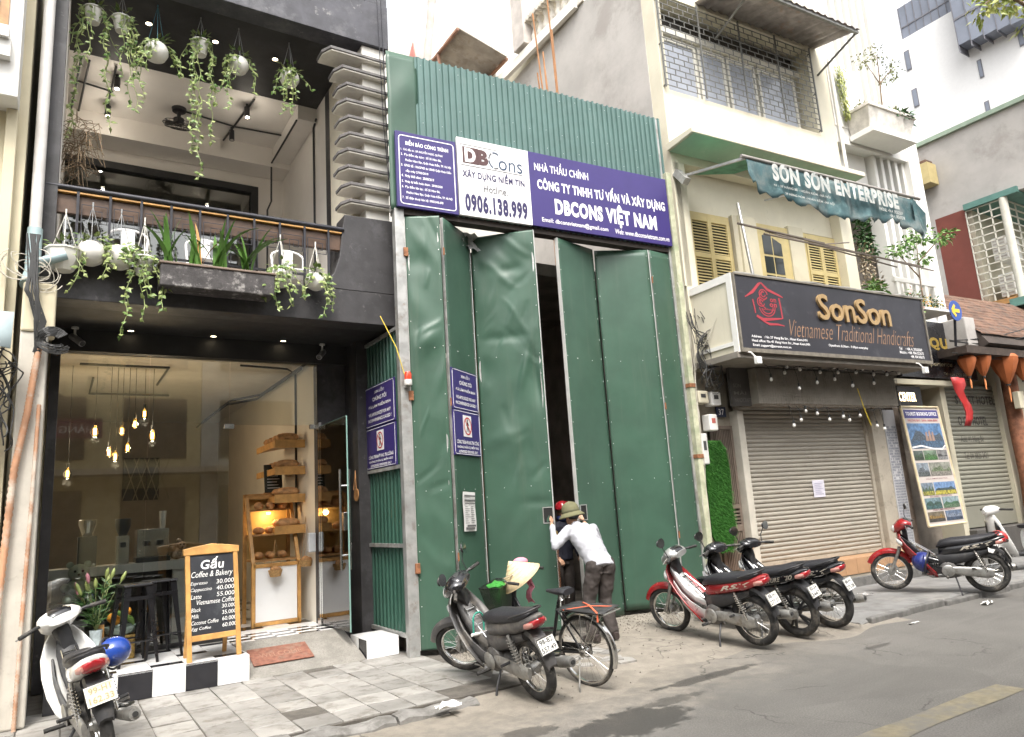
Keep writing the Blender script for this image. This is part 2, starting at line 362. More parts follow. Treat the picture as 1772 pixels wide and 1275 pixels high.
# broken concrete in front of the hoarding: a heaving sheet that runs out onto the road
def hnoise(x, y): return .5*math.sin(x*2.1+1.3*math.sin(y*1.7))+.3*math.sin(y*3.3+x*1.1)+.2*math.sin(x*7.1+y*5.3)
def apron_z(x, y):
    edge = 5.35+.22*math.sin(x*1.3)+.12*math.sin(x*3.7+1); t = max(0, min(1, (y-edge)/1.2)); s = t*t*(3-2*t)
    z = ROADZ-.012+s*(.075)+.006*hnoise(x, y)*s
    mx = math.exp(-((x-6.9)/.85)**2-((y-7.75)/.6)**2); z += .10*mx
    return z
b = MB(); nx, ny = 88, 56
for i in range(nx+1):
    for jx in range(ny+1):
        x = 3.0+6.3*i/nx; y = 5.0+4.4*jx/ny; b.v.append((x, y, apron_z(x, y)-(.03 if x < 3.3 else 0)-(.02 if (x < 3.9 and y > 6.2) else 0)))
b.f = [(i*(ny+1)+q, (i+1)*(ny+1)+q, (i+1)*(ny+1)+q+1, i*(ny+1)+q+1) for i in range(nx) for q in range(ny)]; b.mi = [0]*len(b.f)
apron = struct(b.build('concrete_apron', M_apron, smooth=60))
# broken tiles still lying in the apron
for k in range(16):
    x = rnd.uniform(3.9, 5.4); y = rnd.uniform(6.2, 7.6); b = MB(); s = rnd.uniform(.1, .2); nn = rnd.randint(4, 6); a0 = rnd.random()*6
    poly = [(s*(.7+.5*rnd.random())*math.cos(a0+2*PI*q/nn), s*(.7+.5*rnd.random())*math.sin(a0+2*PI*q/nn)) for q in range(nn)]
    b.prism(poly, -.02, .006, 'xy'); o = b.build('broken_tile', M_tile, apron); o.location = (x, y, apron_z(x, y)+.002); o.rotation_euler = (rnd.uniform(-.03, .03), rnd.uniform(-.03, .03), 0)
# gravel and crumbs
M_grav = mat('rubble', (.24, .215, .18), .95, var=.3, scale=20, rand=.2)
b = MB()
for k in range(900):
    if k < 520: x, y = rnd.gauss(6.8, .5), rnd.gauss(7.6, .3)
    elif k < 700: x, y = rnd.uniform(3.9, 4.8), rnd.uniform(7.6, 8.1)
    else: x, y = rnd.uniform(3.4, 9), rnd.uniform(5.6, 7.8)
    if not 3.4 < x < 9 or y > 8.6: continue
    s = rnd.uniform(.004, .016)*(1.6 if rnd.random() < .06 else 1); z = apron_z(x, y)
    vs = [(x+s*rnd.uniform(.6, 1.2)*q[0], y+s*rnd.uniform(.6, 1.2)*q[1], z+s*(.7*q[2]+.3)) for q in ((1, 0, 0), (-1, 0, 0), (0, 1, 0), (0, -1, 0), (0, 0, 1), (0, 0, -1))]
    b.add(vs, [(0, 2, 4), (2, 1, 4), (1, 3, 4), (3, 0, 4), (2, 0, 5), (1, 2, 5), (3, 1, 5), (0, 3, 5)])
o = b.build('gravel', M_grav, None); o['kind'] = 'stuff'; o['label'] = 'loose gravel and crumbs on the broken concrete before the green gate'; o['category'] = 'gravel'
# pavement beyond, grey concrete with a rough kerb
M_pav2 = mat('grey_concrete_pavement', (.18, .178, .174), .85, var=.15, scale=2.2, bump=.4, bscale=40, dirt=(((.11, .105, .1), .4, 3.), ((.25, .24, .22), .35, 1.2)))
b = MB(); xs = [8.6+.35*i for i in range(90)]; rs = []
for i, x in enumerate(xs):
    e = 5.72+.05*math.sin(x*1.9)+.03*math.sin(x*5.1)+.02*(x-9)*.2; h = .0+.008*math.sin(x*2.3)-(.06 if i == 0 else 0)
    rs.append([(x, e, -.3), (x, e+.01, h-.02), (x, e+.04, h), (x, 6.6, h+.005), (x, 12, h+.01), (x, 12, -.3)])
b.rings(rs); pave2 = struct(b.build('pavement', M_pav2, smooth=30))
M_kerb2 = mat('dark_kerb', (.13, .126, .12), .9, var=.25, scale=7, bump=.5)
for k in range(14):
    x0 = 8.75+k*.9; b = MB(); b.box(x0, x0+.885, 5.645+.025*math.sin(k*1.7), 5.74+.02*math.sin(k), -.3, -.002+.012*math.sin(k*2.2)); o = b.build('kerb_stone', M_kerb2, pave2, bevel=.018); o.rotation_euler = (0, 0, 0)

# ================================================================== the other side of the street (seen only as reflections, shades the lower storeys)
cols = [(.62, .56, .42), (.5, .42, .33), (.66, .62, .55), (.58, .5, .3), (.55, .55, .52), (.6, .47, .4), (.64, .6, .5)]
x = -19.
for k, (wd, ht) in enumerate([(6, 8.6), (5.5, 10.4), (6, 8.2), (5, 9.6), (6, 8.4), (6.5, 10.2), (7, 9)]):
    names = ['pale yellow', 'brown', 'light grey', 'ochre', 'grey', 'pink', 'cream']
    t = thing('shop_house', '%s shop house across the street, behind the camera, %s in its row' % (names[k], ('first', 'second', 'third', 'fourth', 'fifth', 'sixth', 'seventh')[k]), 'house', (x, -2.4, 0), 0, 'houses across the street')
    mw = mat('opposite_wall_%s' % names[k].replace(' ', '_'), cols[k], .8, var=.12, scale=1.5, streak=((.3, .28, .25), .3))
    b = MB(); b.box(0, wd-.02, -8, 0, 0, ht); b.build('wall', mw, t)
    md = mat('opposite_dark_glass', (.05, .055, .06), .2, var=0)
    for fl in range(3):
        for q in range(2):
            b = MB(); z0 = .1 if fl == 0 else 3.6+2.6*(fl-1)
            if z0+1.9 > ht: continue
            b.box(.5+q*wd/2, wd/2-.4+q*wd/2, -.05, .04, z0, z0+(2.7 if fl == 0 else 1.7)); b.build('window' if fl else 'door', md, t)
    b = MB(); b.box(-.01, wd-.03, .0, .9, 3.15, 3.3); b.build('canopy', mat('opposite_canopy', (.4, .36, .3), .8), t)
    x += wd
b = MB(); b.box(-.75, .75, -.02, .02, -.25, .25); bn = thing('street_banner', 'dark street name banner hung across the street', 'banner', (.2, -1.2, 4.3), PI)
b.build('cloth', mat('banner_maroon', (.13, .03, .07), .7), bn); text('HÀNG BÈ', bn, mat('banner_white', (.75, .74, .7), .6), -.55, -.12, .55, .1, -.026)

# ================================================================== CAFE
M_black = mat('black_paint', (.036, .034, .036), .55, var=.25, scale=3, bump=.25, bscale=18, dirt=(((.075, .073, .078), .35, 2.2), ((.3, .29, .28), .02, 7.)))
M_black2 = mat('black_soffit', (.024, .023, .023), .6, var=.2, scale=3, dirt=((.04, .04, .045), .25, 3.))
M_fascia = mat('peeling_black_paint', (.06, .06, .072), .65, var=.25, scale=3.5, bump=.35, bscale=20, dirt=(((.13, .13, .14), .4, 1.8), ((.5, .49, .47), .03, 5.)))
M_white = mat('white_wall', (.7, .66, .6), .75, var=.05, scale=2)
M_ceil = mat('white_ceiling', (.8, .76, .71), .8, var=.04, scale=1.5)
M_cream = mat('cream_wall', (.72, .67, .55), .8, var=.06, scale=2, streak=((.45, .4, .32), .25), dirt=((.5, .46, .38), .2, 3.))
M_iron = mat('black_iron', (.035, .035, .042), .45, .4, var=.2, scale=12)
M_wood = mat('varnished_wood', (.36, .19, .07), .45, var=.25, scale=7, bump=.15, bscale=40)
M_plank = mat('shaded_rail_plank', (.085, .047, .028), .5, var=.25, scale=6, bump=.2)  # brown darkened to carry the shade on the under-lit plank face
M_pine = mat('golden_pine', (.5, .27, .085), .45, var=.2, scale=8, bump=.12)
M_tw = mat('white_glazed_tile', (.78, .78, .78), .14, var=.03, scale=2, dirt=((.5, .48, .45), .08, 6.))
M_tb = mat('black_glazed_tile', (.018, .018, .022), .12, var=.1, scale=4)
M_glass = glassmat('shop_glass', (.93, .95, .93), .045)
M_steel = mat('brushed_steel', (.6, .6, .6), .22, 1., var=.08)
M_pvc = mat('white_plastic', (.75, .74, .71), .45, var=.05)
YC = 8.53
cafe = thing('cafe_building', 'black fronted cafe with balcony above and wide glass shopfront', 'building', (0, YC, 0))
def cb(name, m, *boxes, bevel=0, parent=None, **k):
    b = MB()
    for q in boxes: b.box(*q)
    return b.build(name, m, parent or cafe, bevel=bevel, **k)
cb('beam', M_black, (-.12, 3.735, 0, .34, 4.09, 4.52), bevel=.008)
cb('soffit', M_black2, (-.12, 3.735, .34, 2.2, 4.1, 4.2))
cb('lintel', M_black2, (-.12, 3.735, 1.33, 1.47, 3.83, 4.099))
cb('balcony_floor', mat('balcony_floor', (.42, .4, .37), .7), (-.12, 3.3, .34, 4, 4.2, 4.5))
cb('pier', M_black, (-.12, -.02, 1.2, 1.5, 0, 3.83), bevel=.005)
cb('pier', M_black, (3.5, 3.72, .95, 1.7, 0, 4.1), bevel=.005)
cb('side_wall', M_black, (3.09, 3.5, 1.44, 1.6, 0, 3.83))
# curved bracket wall right of the balcony
b = MB(); prof = [(3.735, 4.52), (3.72, 5.56), (3.04, 5.55), (3.0, 5.3), (2.96, 4.95), (2.88, 4.72), (2.72, 4.56), (2.56, 4.521)]
b.prism(prof[::-1], -.004, .33); b.build('bracket_wall', M_black, cafe, bevel=.008)
# upper storey shell
cb('fascia', M_fascia, (-.12, 3.74, 0, .3, 8.18, 8.86), bevel=.006)
cb('upper_soffit', M_black2, (-.12, 3.3, .3, 1.95, 8.184, 8.4))
cb('upper_ceiling', M_ceil, (-.12, 3.3, 1.95, 4.05, 8.2, 8.4))
cb('upper_side_wall', M_ceil, (3.3, 3.45, 1.5, 4.05, 4.5, 8.2))
cb('upper_side_wall', M_ceil, (-.28, -.12, .3, 8, 4.2, 8.4))
cb('upper_pillar', M_black, (3.29, 3.6, 1.2, 1.5, 4.5, 8.184), bevel=.005)
cb('ceiling_beam', M_ceil, (-.12, 3.3, 3.55, 4.05, 7.85, 8.2), (3.0, 3.3, 1.96, 3.55, 7.95, 8.2))
cb('back_wall', M_ceil, (2.85, 3.3, 4.05, 4.2, 4.5, 8.2), (-.12, 2.85, 4.05, 4.2, 7.62, 8.2))
cb('back_frame', M_black2, (-.12, 2.85, 3.98, 4.16, 7.5, 7.62), (2.73, 2.85, 3.98, 4.16, 4.5, 7.5))
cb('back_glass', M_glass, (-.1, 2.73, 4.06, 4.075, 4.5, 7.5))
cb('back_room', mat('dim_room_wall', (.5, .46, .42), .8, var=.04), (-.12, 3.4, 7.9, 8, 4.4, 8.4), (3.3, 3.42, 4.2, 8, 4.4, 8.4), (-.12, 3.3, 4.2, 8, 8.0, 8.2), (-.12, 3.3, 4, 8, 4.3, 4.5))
cb('column', mat('white_column', (.78, .75, .69), .8, var=.05, streak=((.6, .57, .5), .25)), (3.36, 3.70, .06, 1.2, 5.5, 8.18), bevel=.01)
cb('outer_wall', M_cream, (3.45, 3.75, 1.5, 12, 0, 10.4))
# storey above the fascia: window grille and pier
cb('top_pier', M_fascia, (3.42, 3.74, .02, .5, 8.86, 11), bevel=.006)
cb('top_wall', M_cream, (-.12, 3.42, .5, .7, 8.86, 11))
b = MB()
for i in range(34): b.bar((.1+i*.1, .2, 8.87), (.1+i*.1, .2, 9.9), .016)
b.bar((0, .2, 8.98), (3.42, .2, 8.98), .02); b.bar((0, .2, 9.4), (3.42, .2, 9.4), .02); b.build('window_bars', M_iron, cafe)
# ten stacked fins on the right
fin_me = []
M_fin = mat('fin_plaster', (.8, .76, .68), .8, var=.08, scale=5, streak=((.42, .38, .33), .3)); M_fine = mat('fin_dark_edge', (.13, .123, .122), .75, var=.25, scale=9, bump=.4)
for k in range(10):
    z = 7.95-k*.243; L_ = 2.82 if k == 0 else (2.98 if k < 2 else 3.04+.02*math.sin(k*1.7)); d = .06
    b = MB(); poly = [(L_-.02, .34), (L_-.02, .12), (L_+.06, -.04), (3.71, -.04), (3.71, .3), (3.36, .3), (3.3, .5), (3.28, .5), (3.28, .34)]
    b.prism(poly, z-.03, z+.012, 'xy'); o = b.build('fin', M_fine, cafe, bevel=.005)
    b = MB(); pe = [(p[0]+(.016 if p[0] < 3.2 else -.012), p[1]+(.016 if p[1] < .2 else 0)) for p in poly]; b.prism(pe, z-.05, z-.031, 'xy'); b.build('underside', M_fin, o)
b = MB(); b.box(3.26, 3.36, .3, 1.2, 5.5, 8.1); b.build('fin_backing', M_cream, cafe)
b = MB(); b.tube(sag((3.62, -.06, 8.9), (3.66, -.07, 5.6), 0, 6), .008, 6); b.tube([(3.56, -.06, 8.9), (3.6, -.06, 7), (3.68, -.06, 5.6), (3.74, -.02, 4.1)], .006, 6); b.build('cable', M_iron, cafe)
# balcony railing
rl = thing('balcony_railing', 'black iron balcony railing with square spiral ornaments and a wooden plank', 'railing', (0, YC, 0))
b = MB(); b.tube([(-.24, .0, 5.33), (3.02, .0, 5.33)], .032, 10); b.build('hand_rail', M_iron, rl, smooth=50)
b = MB(); b.box(-.22, 2.99, .03, .09, 5.05, 5.27); b.build('plank', M_plank, rl, bevel=.006)
b = MB(); b.box(-.22, 2.99, -.01, .10, 5.271, 5.292); b.build('plank', M_pine, rl, bevel=.003)
b = MB(); b.bar((-.2, 0, 4.66), (2.75, 0, 4.66), .022); b.build('bottom_rail', M_iron, rl)
for i in range(10):
    x = .06+i*.306
    b = MB(); b.bar((x, 0, 4.5), (x, 0, 5.31), .026); b.build('post', M_iron, rl)
    q = x-.306
    if i and i < 10:
        b = MB(); c = q+.02; sp_ = [(c+.02, 4.66), (c+.02, 5.16), (c+.26, 5.16), (c+.26, 4.96), (c+.1, 4.96), (c+.1, 5.1), (c+.21, 5.1), (c+.21, 5.01), (c+.15, 5.01), (c+.15, 5.06)]
        for a_, e_ in zip(sp_, sp_[1:]): b.bar((a_[0], 0, a_[1]), (e_[0], 0, e_[1]), .007)
        b.build('ornament', M_iron, rl)
# shop glass, door leaf and transom
cb('glass_pane', M_glass, (-.02, .94, 1.4, 1.41, .28, 3.83)); cb('glass_pane', M_glass, (.95, 1.9, 1.4, 1.41, .28, 3.83)); cb('transom_pane', M_glass, (1.91, 3.07, 1.4, 1.41, 2.95, 3.83))
cb('sill', M_black2, (-.02, 1.9, 1.36, 1.46, .26, .3))
for x, z in ((1.9, 2.93), (3.03, 2.93), (1.9, .5)): b = MB(); b.box(x-.06, x+.06, 1.38, 1.43, z-.03, z+.03); b.build('glass_clamp', M_steel, cafe)
M_edge = mat('glass_edge', (.2, .34, .3), .15, var=0)
dr = thing('glass_door', 'glass shop door swung open with long steel pull bars', 'door', (3.08, YC+1.41, .3))
b = MB(); b.box(-.006, .006, -1.2, 0, 0, 2.62); b.build('pane', M_glass, dr)
b = MB(); b.box(-.008, .008, -1.207, -1.2, 0, 2.62); b.box(-.006, .006, -1.2, 0, 2.62, 2.625); b.build('pane_edge', M_edge, dr)
for sx in (-1, 1):
    b = MB(); b.tube([(sx*.06, -1.09, .72), (sx*.06, -1.09, 1.95)], .016, 10); b.tube([(0, -1.09, .9), (sx*.06, -1.09, .9)], .012, 8); b.tube([(0, -1.09, 1.75), (sx*.06, -1.09, 1.75)], .012, 8); b.build('pull_bar', M_steel, dr, smooth=40)
b = MB(); b.box(-.035, .035, -1.14, -1.05, 1.2, 1.42); b.build('lock', M_steel, dr, bevel=.005)
b = MB(); b.box(-.02, .02, -.12, .02, 2.58, 2.68); b.box(-.02, .02, -.12, .02, -.02, .06); b.build('hinge', M_steel, dr)
o = MB(); o.lathe([(0.001, -.006), (.085, -.006), (.09, 0), (.085, .006), (.001, .006)], 20, (3.49, -.02+1.05, 1.95), 'x'); o.tube([(3.47, .98, 2.02), (3.48, 1.03, 2.28), (3.47, 1.08, 2.02)], .006, 6)
hs_ = o.build('hanging_plaque', mat('plaque_wood', (.5, .25, .1), .6, var=.2, scale=15)); hs_.location = (0, YC, 0); tag(hs_, 'round wooden plaque hanging on a cord on the black wall by the glass door', 'plaque')

# ---- chequered platform
plat = thing('tiled_platform', 'low step clad in black and white chequered tiles before the shop window', 'step', (0, YC, 0))
cb('core', mat('mortar', (.25, .24, .22), .9), (.0, 1.85, .0, 1.38, -.3, .25), parent=plat)
tm = {}
def tile_mesh(key, dx, dy, dz, m, bev=.004):
    if key not in tm:
        b = MB(); b.box(0, dx, 0, dy, 0, dz); me = bpy.data.meshes.new('tile'); me.from_pydata(b.v, [], b.f); me.materials.append(m); tm[key] = me
    return tm[key]
T = .31; x0 = .0
for i in range(6):
    blk = i % 2 == 0
    inst(tile_mesh(('f', blk), T-.003, .012, .262, M_tb if blk else M_tw), 'tile', plat, (x0+i*T-.005, -.012, 0.004))
    for j in range(9):
        if j == 0: m = not blk
        else: m = ((i+j) % 2 == 0)
        d = .155
        if j*d+d > 1.38: continue
        wt = not (m and (j in (1, 4, 7) or j % 3 == 1))
        inst(tile_mesh(('t', wt), T-.003, d-.002, .012, M_tw if wt else M_tb), 'tile', plat, (x0+i*T-.005, -.012+j*d, .25+(.001 if (i+j) % 2 else 0)))
for j in range(3):
    inst(tile_mesh(('s', j % 2), .012, .45, .262, M_tw if j % 2 == 0 else M_tb), 'tile', plat, (1.853, -.01+j*.455, .004))
plat2 = thing('tiled_step_end', 'short black and white tiled block at the right end of the cafe ramp', 'step', (3.2, YC-.0, 0))
cb('core', MATS['mortar'], (.012, .40, .012, .55, -.3, .208), parent=plat2)
for k, (bx, m) in enumerate((((.0, .405, 0, .012, .0, .22), M_tw), ((0, .405, .012, .56, .208, .22), M_tw), ((0, .012, .012, .28, 0, .208), M_tb), ((0, .012, .282, .56, 0, .208), M_tw), ((.4, .412, .012, .56, 0, .208), M_tw))):
    cb('tile', m, bx, parent=plat2, bevel=.003)
# ---- concrete ramp + door mat
b = MB(); M_ramp = mat('terrazzo_ramp', (.24, .228, .205), .85, var=.15, scale=5, bump=.5, bscale=70, dirt=(((.15, .138, .12), .45, 60.), ((.18, .168, .15), .3, 3.)))
rs = []
for i in range(11):
    y = i/10*.86; z = .272*min(1, (i/10)**.9)+.002
    rs.append([(1.865, y, -.2), (1.865, y, z), (2.5, y, z+.004), (3.19, y, z), (3.19, y, -.2)])
b.rings(rs); ramp = b.build('ramp', M_ramp)
cb('entrance_floor', MATS['mortar'], (1.865, 3.19, .86, 1.48, 0, .262))
for i in range(5):
    for j in range(5):
        wt = (i+j) % 2 == 0
        inst(tile_mesh(('en', wt), .263, .122, .012, M_tw if wt else M_tb), 'tile', cafe, (1.867+i*.265, .862+j*.124, .262))
ramp.location = (0, YC, 0); struct(ramp)
dm = thing('door_mat', 'worn reddish brown door mat lettered in capitals on the ramp', 'mat', (2.3, YC+.4, .150), 0, rot=(R(17.2), 0, 0))
b = MB(); b.box(-.34, .34, -.2, .2, 0, .014); b.build('pile', mat('coir_red', (.22, .095, .065), .95, var=.25, scale=18, bump=.6, bscale=120, dirt=((.24, .17, .13), .35, 6.)), dm, bevel=.006)
text('WELCOME', dm, mat('mat_lettering', (.3, .17, .12), .95), -.24, -.05, .24, .05, .0165, face='+z')

# ---- interior
shop = thing('cafe_interior', 'cream walled coffee shop room behind the glass front', 'room', (0, YC, 0))
M_iw = mat('shop_wall', (.7, .66, .57), .75, var=.05, scale=1.2)
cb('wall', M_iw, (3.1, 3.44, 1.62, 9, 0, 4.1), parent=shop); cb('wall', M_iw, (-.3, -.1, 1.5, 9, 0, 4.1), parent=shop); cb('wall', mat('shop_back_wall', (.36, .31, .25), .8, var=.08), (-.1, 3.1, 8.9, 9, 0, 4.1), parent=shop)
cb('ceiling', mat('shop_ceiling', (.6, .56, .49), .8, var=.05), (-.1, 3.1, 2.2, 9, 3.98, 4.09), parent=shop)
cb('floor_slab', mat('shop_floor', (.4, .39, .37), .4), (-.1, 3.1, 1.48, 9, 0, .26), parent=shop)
for i in range(7):
    for j in range(14):
        wt = (i+j) % 2 == 0 or (j % 3 == 0)
        inst(tile_mesh(('in', wt), .33, .33, .012, M_tw if wt else M_tb), 'tile', shop, (.8+i*.333, 1.5+j*.333, .262))
M_cond = mat('conduit_black', (.03, .03, .03), .5, var=.1)
b = MB()
for z, dx in ((3.9, .05), (3.82, .12)):
    b.tube([(3.07-dx, 1.7, z-.0), (3.07-dx, 4.5, z), (2.7-dx, 5.2, z), (2.7-dx, 8.5, z)], .02, 6)
b.tube([(.2, 2.6, 3.93), (1.3, 2.6, 3.93), (1.3, 4, 3.93)], .018, 6); b.tube([(.4, 3.6, 3.93), (.4, 5, 3.93), (1.6, 5, 3.93)], .018, 6); b.tube([(2.2, 2.2, 3.93), (2.9, 2.3, 3.93), (3.08, 2.5, 3.9), (3.08, 2.5, .8)], .016, 6)
b.build('conduit', M_cond, shop)
# framed geometric panel on the far wall
b = MB(); b.box(1.2, 1.9, 8.86, 8.9, 2.3, 3.2); b.build('lattice_panel', mat('lattice_dark', (.06, .055, .05), .6), shop)
b = MB()
for i in range(4): b.bar((1.2+i*.2, 8.85, 2.3), (1.5+i*.2, 8.85, 3.2), .02); b.bar((1.5+i*.2, 8.845, 2.3), (1.2+i*.2, 8.845, 3.2), .02)
b.build('lattice_bars', mat('lattice_light', (.3, .26, .2), .6), shop)

M_bulb = lampmat('warm_bulb', (1., .6, .2), 5.); M_fil = lampmat('bulb_glow', (1., .62, .2), 8.)
M_amber = glassmat('amber_glass', (1., .82, .5), .04)
bulb_pos = [(.43, 2.97, 3.07, 'lone bulb at upper left of the cluster'), (.76, 2.97, 3.07, 'second bulb of the upper row from the left'), (.92, 2.97, 3.17, 'third bulb of the upper row'), (1.04, 2.97, 3.32, 'highest bulb of the cluster'), (1.15, 2.97, 3.01, 'rightmost bulb of the cluster'),
            (.61, 2.97, 2.77, 'small bulb at the lower left of the cluster'), (.69, 2.97, 2.71, 'lowest bulb in the middle of the cluster'), (.84, 2.97, 2.83, 'bulb low on the right side of the cluster'), (.13, 2.97, 2.49, 'bulb hanging alone at far left low')]
for k, (x, y, z, lb) in enumerate(bulb_pos):
    t = thing('pendant_lamp', 'glowing bare amber pendant lamp, '+lb, 'lamp', (x, YC+y, z), 0, 'pendant bulbs in the cafe')
    s = 1.25 if k in (0, 4) else 1.
    b = MB(); b.lathe([(.002, -.085*s), (.03*s, -.075*s), (.05*s, -.03*s), (.045*s, .01), (.02, .06), (.014, .075)], 14); b.build('bulb', M_amber, t, smooth=60)
    b = MB(); b.tube([(0, 0, -.05*s), (0, 0, .03)], .017*s, 8); b.build('filament', M_fil, t)
    b = MB(); b.cyl((0, 0, .07), .018, .06, 10); b.tube([(0, 0, .12), (0, 0, 3.98-z)], .004, 5); b.build('cord', M_cond, t)
    if k in (0, 3, 4, 6, 8):
        ld = bpy.data.lights.new('bulb_light', 'POINT'); ld.energy = 4.2; ld.color = (1, .82, .6); ld.shadow_soft_size = .05; lo = bpy.data.objects.new('bulb_light', ld); COL.objects.link(lo); lo.parent = t; lo.location = (0, -.0, -.13)
# bar counter at the window, machines on it
M_marb = mat('white_counter', (.66, .65, .63), .3, var=.06, scale=4)
ct = thing('bar_counter', 'long white bar counter with dark front behind the window', 'counter', (0, YC, 0))
cb('counter_top', M_marb, (-.06, 1.62, 1.6, 2.05, 1.16, 1.27), parent=ct, bevel=.005); cb('front', mat('counter_front', (.06, .055, .05), .6), (0.02, 1.5, 1.75, 2.0, .274, 1.16), parent=ct); cb('end_panel', M_marb, (1.3, 1.6, 1.66, 1.74, .274, 1.16), parent=ct)
def machine(name, label, cat, x, parts_):
    t = thing(name, label, cat, (x, YC+1.85, 1.27))
    for nm, m, fn in parts_:
        b = MB(); fn(b); b.build(nm, m, t, bevel=.004, smooth=40)
M_dk = mat('machine_dark', (.05, .05, .05), .4, var=.1); M_cup = mat('paper_cup', (.75, .72, .66), .6)
machine('coffee_grinder', 'dark coffee grinder with clear hopper on the bar counter, left one', 'grinder', .36, (('body', M_dk, lambda b: b.box(-.1, .1, -.12, .12, 0, .36)), ('hopper', M_steel, lambda b: b.lathe([(.05, .36), (.1, .5), (.1, .56)], 14)), ('tray', M_steel, lambda b: b.box(-.09, .09, -.2, -.12, 0, .04))))
machine('coffee_grinder', 'slim steel coffee grinder on the bar counter, middle one', 'grinder', .74, (('body', M_steel, lambda b: b.box(-.07, .07, -.1, .1, 0, .34)), ('hopper', M_dk, lambda b: b.lathe([(.045, .34), (.09, .46), (.09, .55)], 14)), ('spout', M_dk, lambda b: b.box(-.03, .03, -.16, -.1, .2, .26))))
machine('espresso_machine', 'boxy steel espresso machine with paper cups on top', 'coffee machine', 1.05, (('body', M_steel, lambda b: b.box(-.16, .2, -.15, .2, .06, .4)), ('group_head', M_dk, lambda b: (b.cyl((-.05, -.2, .2), .035, .06), b.cyl((.1, -.2, .2), .035, .06))), ('base', M_dk, lambda b: b.box(-.17, .21, -.24, .2, 0, .06)), ('cup_stack', M_cup, lambda b: (b.lathe([(.03, .4), (.042, .62)], 12, (.14, 0, 0))))))
b = MB(); 
toy = thing('figurine', 'small glazed animal figurine with round heads on the counter end', 'figurine', (1.35, YC+1.72, 1.27))
for q in ((0, 0, .07, .07), (.05, -.02, .17, .055), (-.06, 0, .15, .04), (.09, -.01, .08, .04), (.02, -.02, .23, .03), (-.03, -.03, .06, .05)): b.ell(q[:3], (q[3],)*3, 10, 6)
b.build('body', mat('figurine_glaze', (.5, .36, .26), .25, var=.4, scale=20), toy, smooth=60)
b = MB()
for x, y, z in ((.03, -.075, .185), (.07, -.07, .185), (.05, -.08, .15)): b.ell((x, y, z), (.011,)*3, 8, 5)
b.build('face', mat('figurine_dark', (.05, .04, .03), .3), toy)

# bakery display case and bread shelves along the right wall
case = thing('bakery_case', 'wooden bakery display case with sloping front and white lower panel', 'display case', (2.35, YC+1.95, .274))
M_gold = mat('lit_shelf_back', (.65, .45, .16), .5, var=.1)
b = MB()
for x in (0, .62):
    b.bar((x, .05, 0), (x, .05, .85), .05); b.bar((x, .05, .8), (x, .5, 1.75), .05); b.bar((x, .6, 0), (x, .6, 1.8), .05)
for y, z in ((.05, .03), (.05, .8), (.5, 1.75), (.6, 1.78)): b.bar((0, y, z), (.62, y, z), .05)
b.build('frame', M_pine, case, bevel=.004)
for z, y0 in ((.85, .06), (1.2, .2), (1.55, .36)):
    b = MB(); b.box(0.02, .6, y0, .6, z, z+.025); b.build('shelf', M_wood, case)
b = MB(); b.box(.03, .59, .04, .06, .06, .78); b.build('panel', M_tw, case)
b = MB(); b.box(.02, .6, .6, .615, .85, 1.75); b.build('back', M_gold, case)
ld = bpy.data.lights.new('case_light', 'POINT'); ld.energy = 1.6; ld.color = (1, .72, .36); ld.shadow_soft_size = .04; lo = bpy.data.objects.new('case_light', ld); COL.objects.link(lo); lo.parent = case; lo.location = (.3, .45, 1.48)
b = MB(); b.cyl((.3, .45, 1.5), .03, .03); b.build('lamp', M_bulb, case)
M_bread = mat('bread_crust', (.42, .22, .09), .7, var=.35, scale=14, bump=.3)
def loaf(x, y, z, l, r, rz, lb, grp):
    b = MB(); b.loft([(-l/2, 0, r*.3, r*.25), (-l*.4, 0, r*.8, r*.7), (-l*.2, 0, r, r*.85), (0, 0, r*1.02, r*.9), (l*.2, 0, r, r*.85), (l*.4, 0, r*.8, r*.7), (l/2, 0, r*.3, r*.25)], 10, 2.)
    o = b.build('bread_loaf', M_bread, None, smooth=60); o.location = (x, y, z+r*.8); o.rotation_euler = (0, 0, rz); tag(o, lb, 'bread', grp)
rb = random.Random(5)
for zi, z in enumerate((.875, 1.225, 1.575)):
    for k in range(3):
        loaf(2.5+k*.16, YC+1.95+.4, .274+z, .24, .062, 1.5+rb.uniform(-.3, .3), 'brown bread loaf, %s on the %s shelf of the bakery case' % (('left', 'middle', 'right')[k], ('lower', 'middle', 'top')[zi]), 'loaves on the %s shelf of the case' % ('lower', 'middle', 'top')[zi])
for k, z in enumerate((1.6, 2.04, 2.44, 2.83)):
    ordn = ('lowest', 'second lowest', 'second highest', 'highest')[k]
    t = thing('bread_shelf', 'slanted pine bread tray on the right wall, %s of four' % ordn, 'shelf', (3.1, YC+2.1, z))
    b = MB(); b.add([(0, 0, -.02), (-.42, 0, -.1), (-.42, 1.1, -.1), (0, 1.1, -.02), (0, 0, .0), (-.42, 0, -.08), (-.42, 1.1, -.08), (0, 1.1, 0)], [(0, 3, 2, 1), (4, 5, 6, 7), (0, 1, 5, 4), (1, 2, 6, 5), (2, 3, 7, 6), (3, 0, 4, 7)]); b.build('board', M_pine, t)
    b = MB(); b.box(-.44, -.42, 0, 1.1, -.11, -.02); b.box(-.44, 0, -.015, 0, -.12, .0); b.build('lip', M_pine, t)
    for q in range(4): loaf(2.86, YC+2.16+q*.25, z-.02, .32, .075, rb.uniform(-.2, .2), 'bread loaf in the %s wall tray, %s from the door' % (ordn, ('first', 'second', 'third', 'fourth')[q]), 'loaves in the %s tray' % ordn)
M_wick = mat('wicker', (.42, .25, .1), .8, var=.3, scale=40, bump=.6, bscale=90)
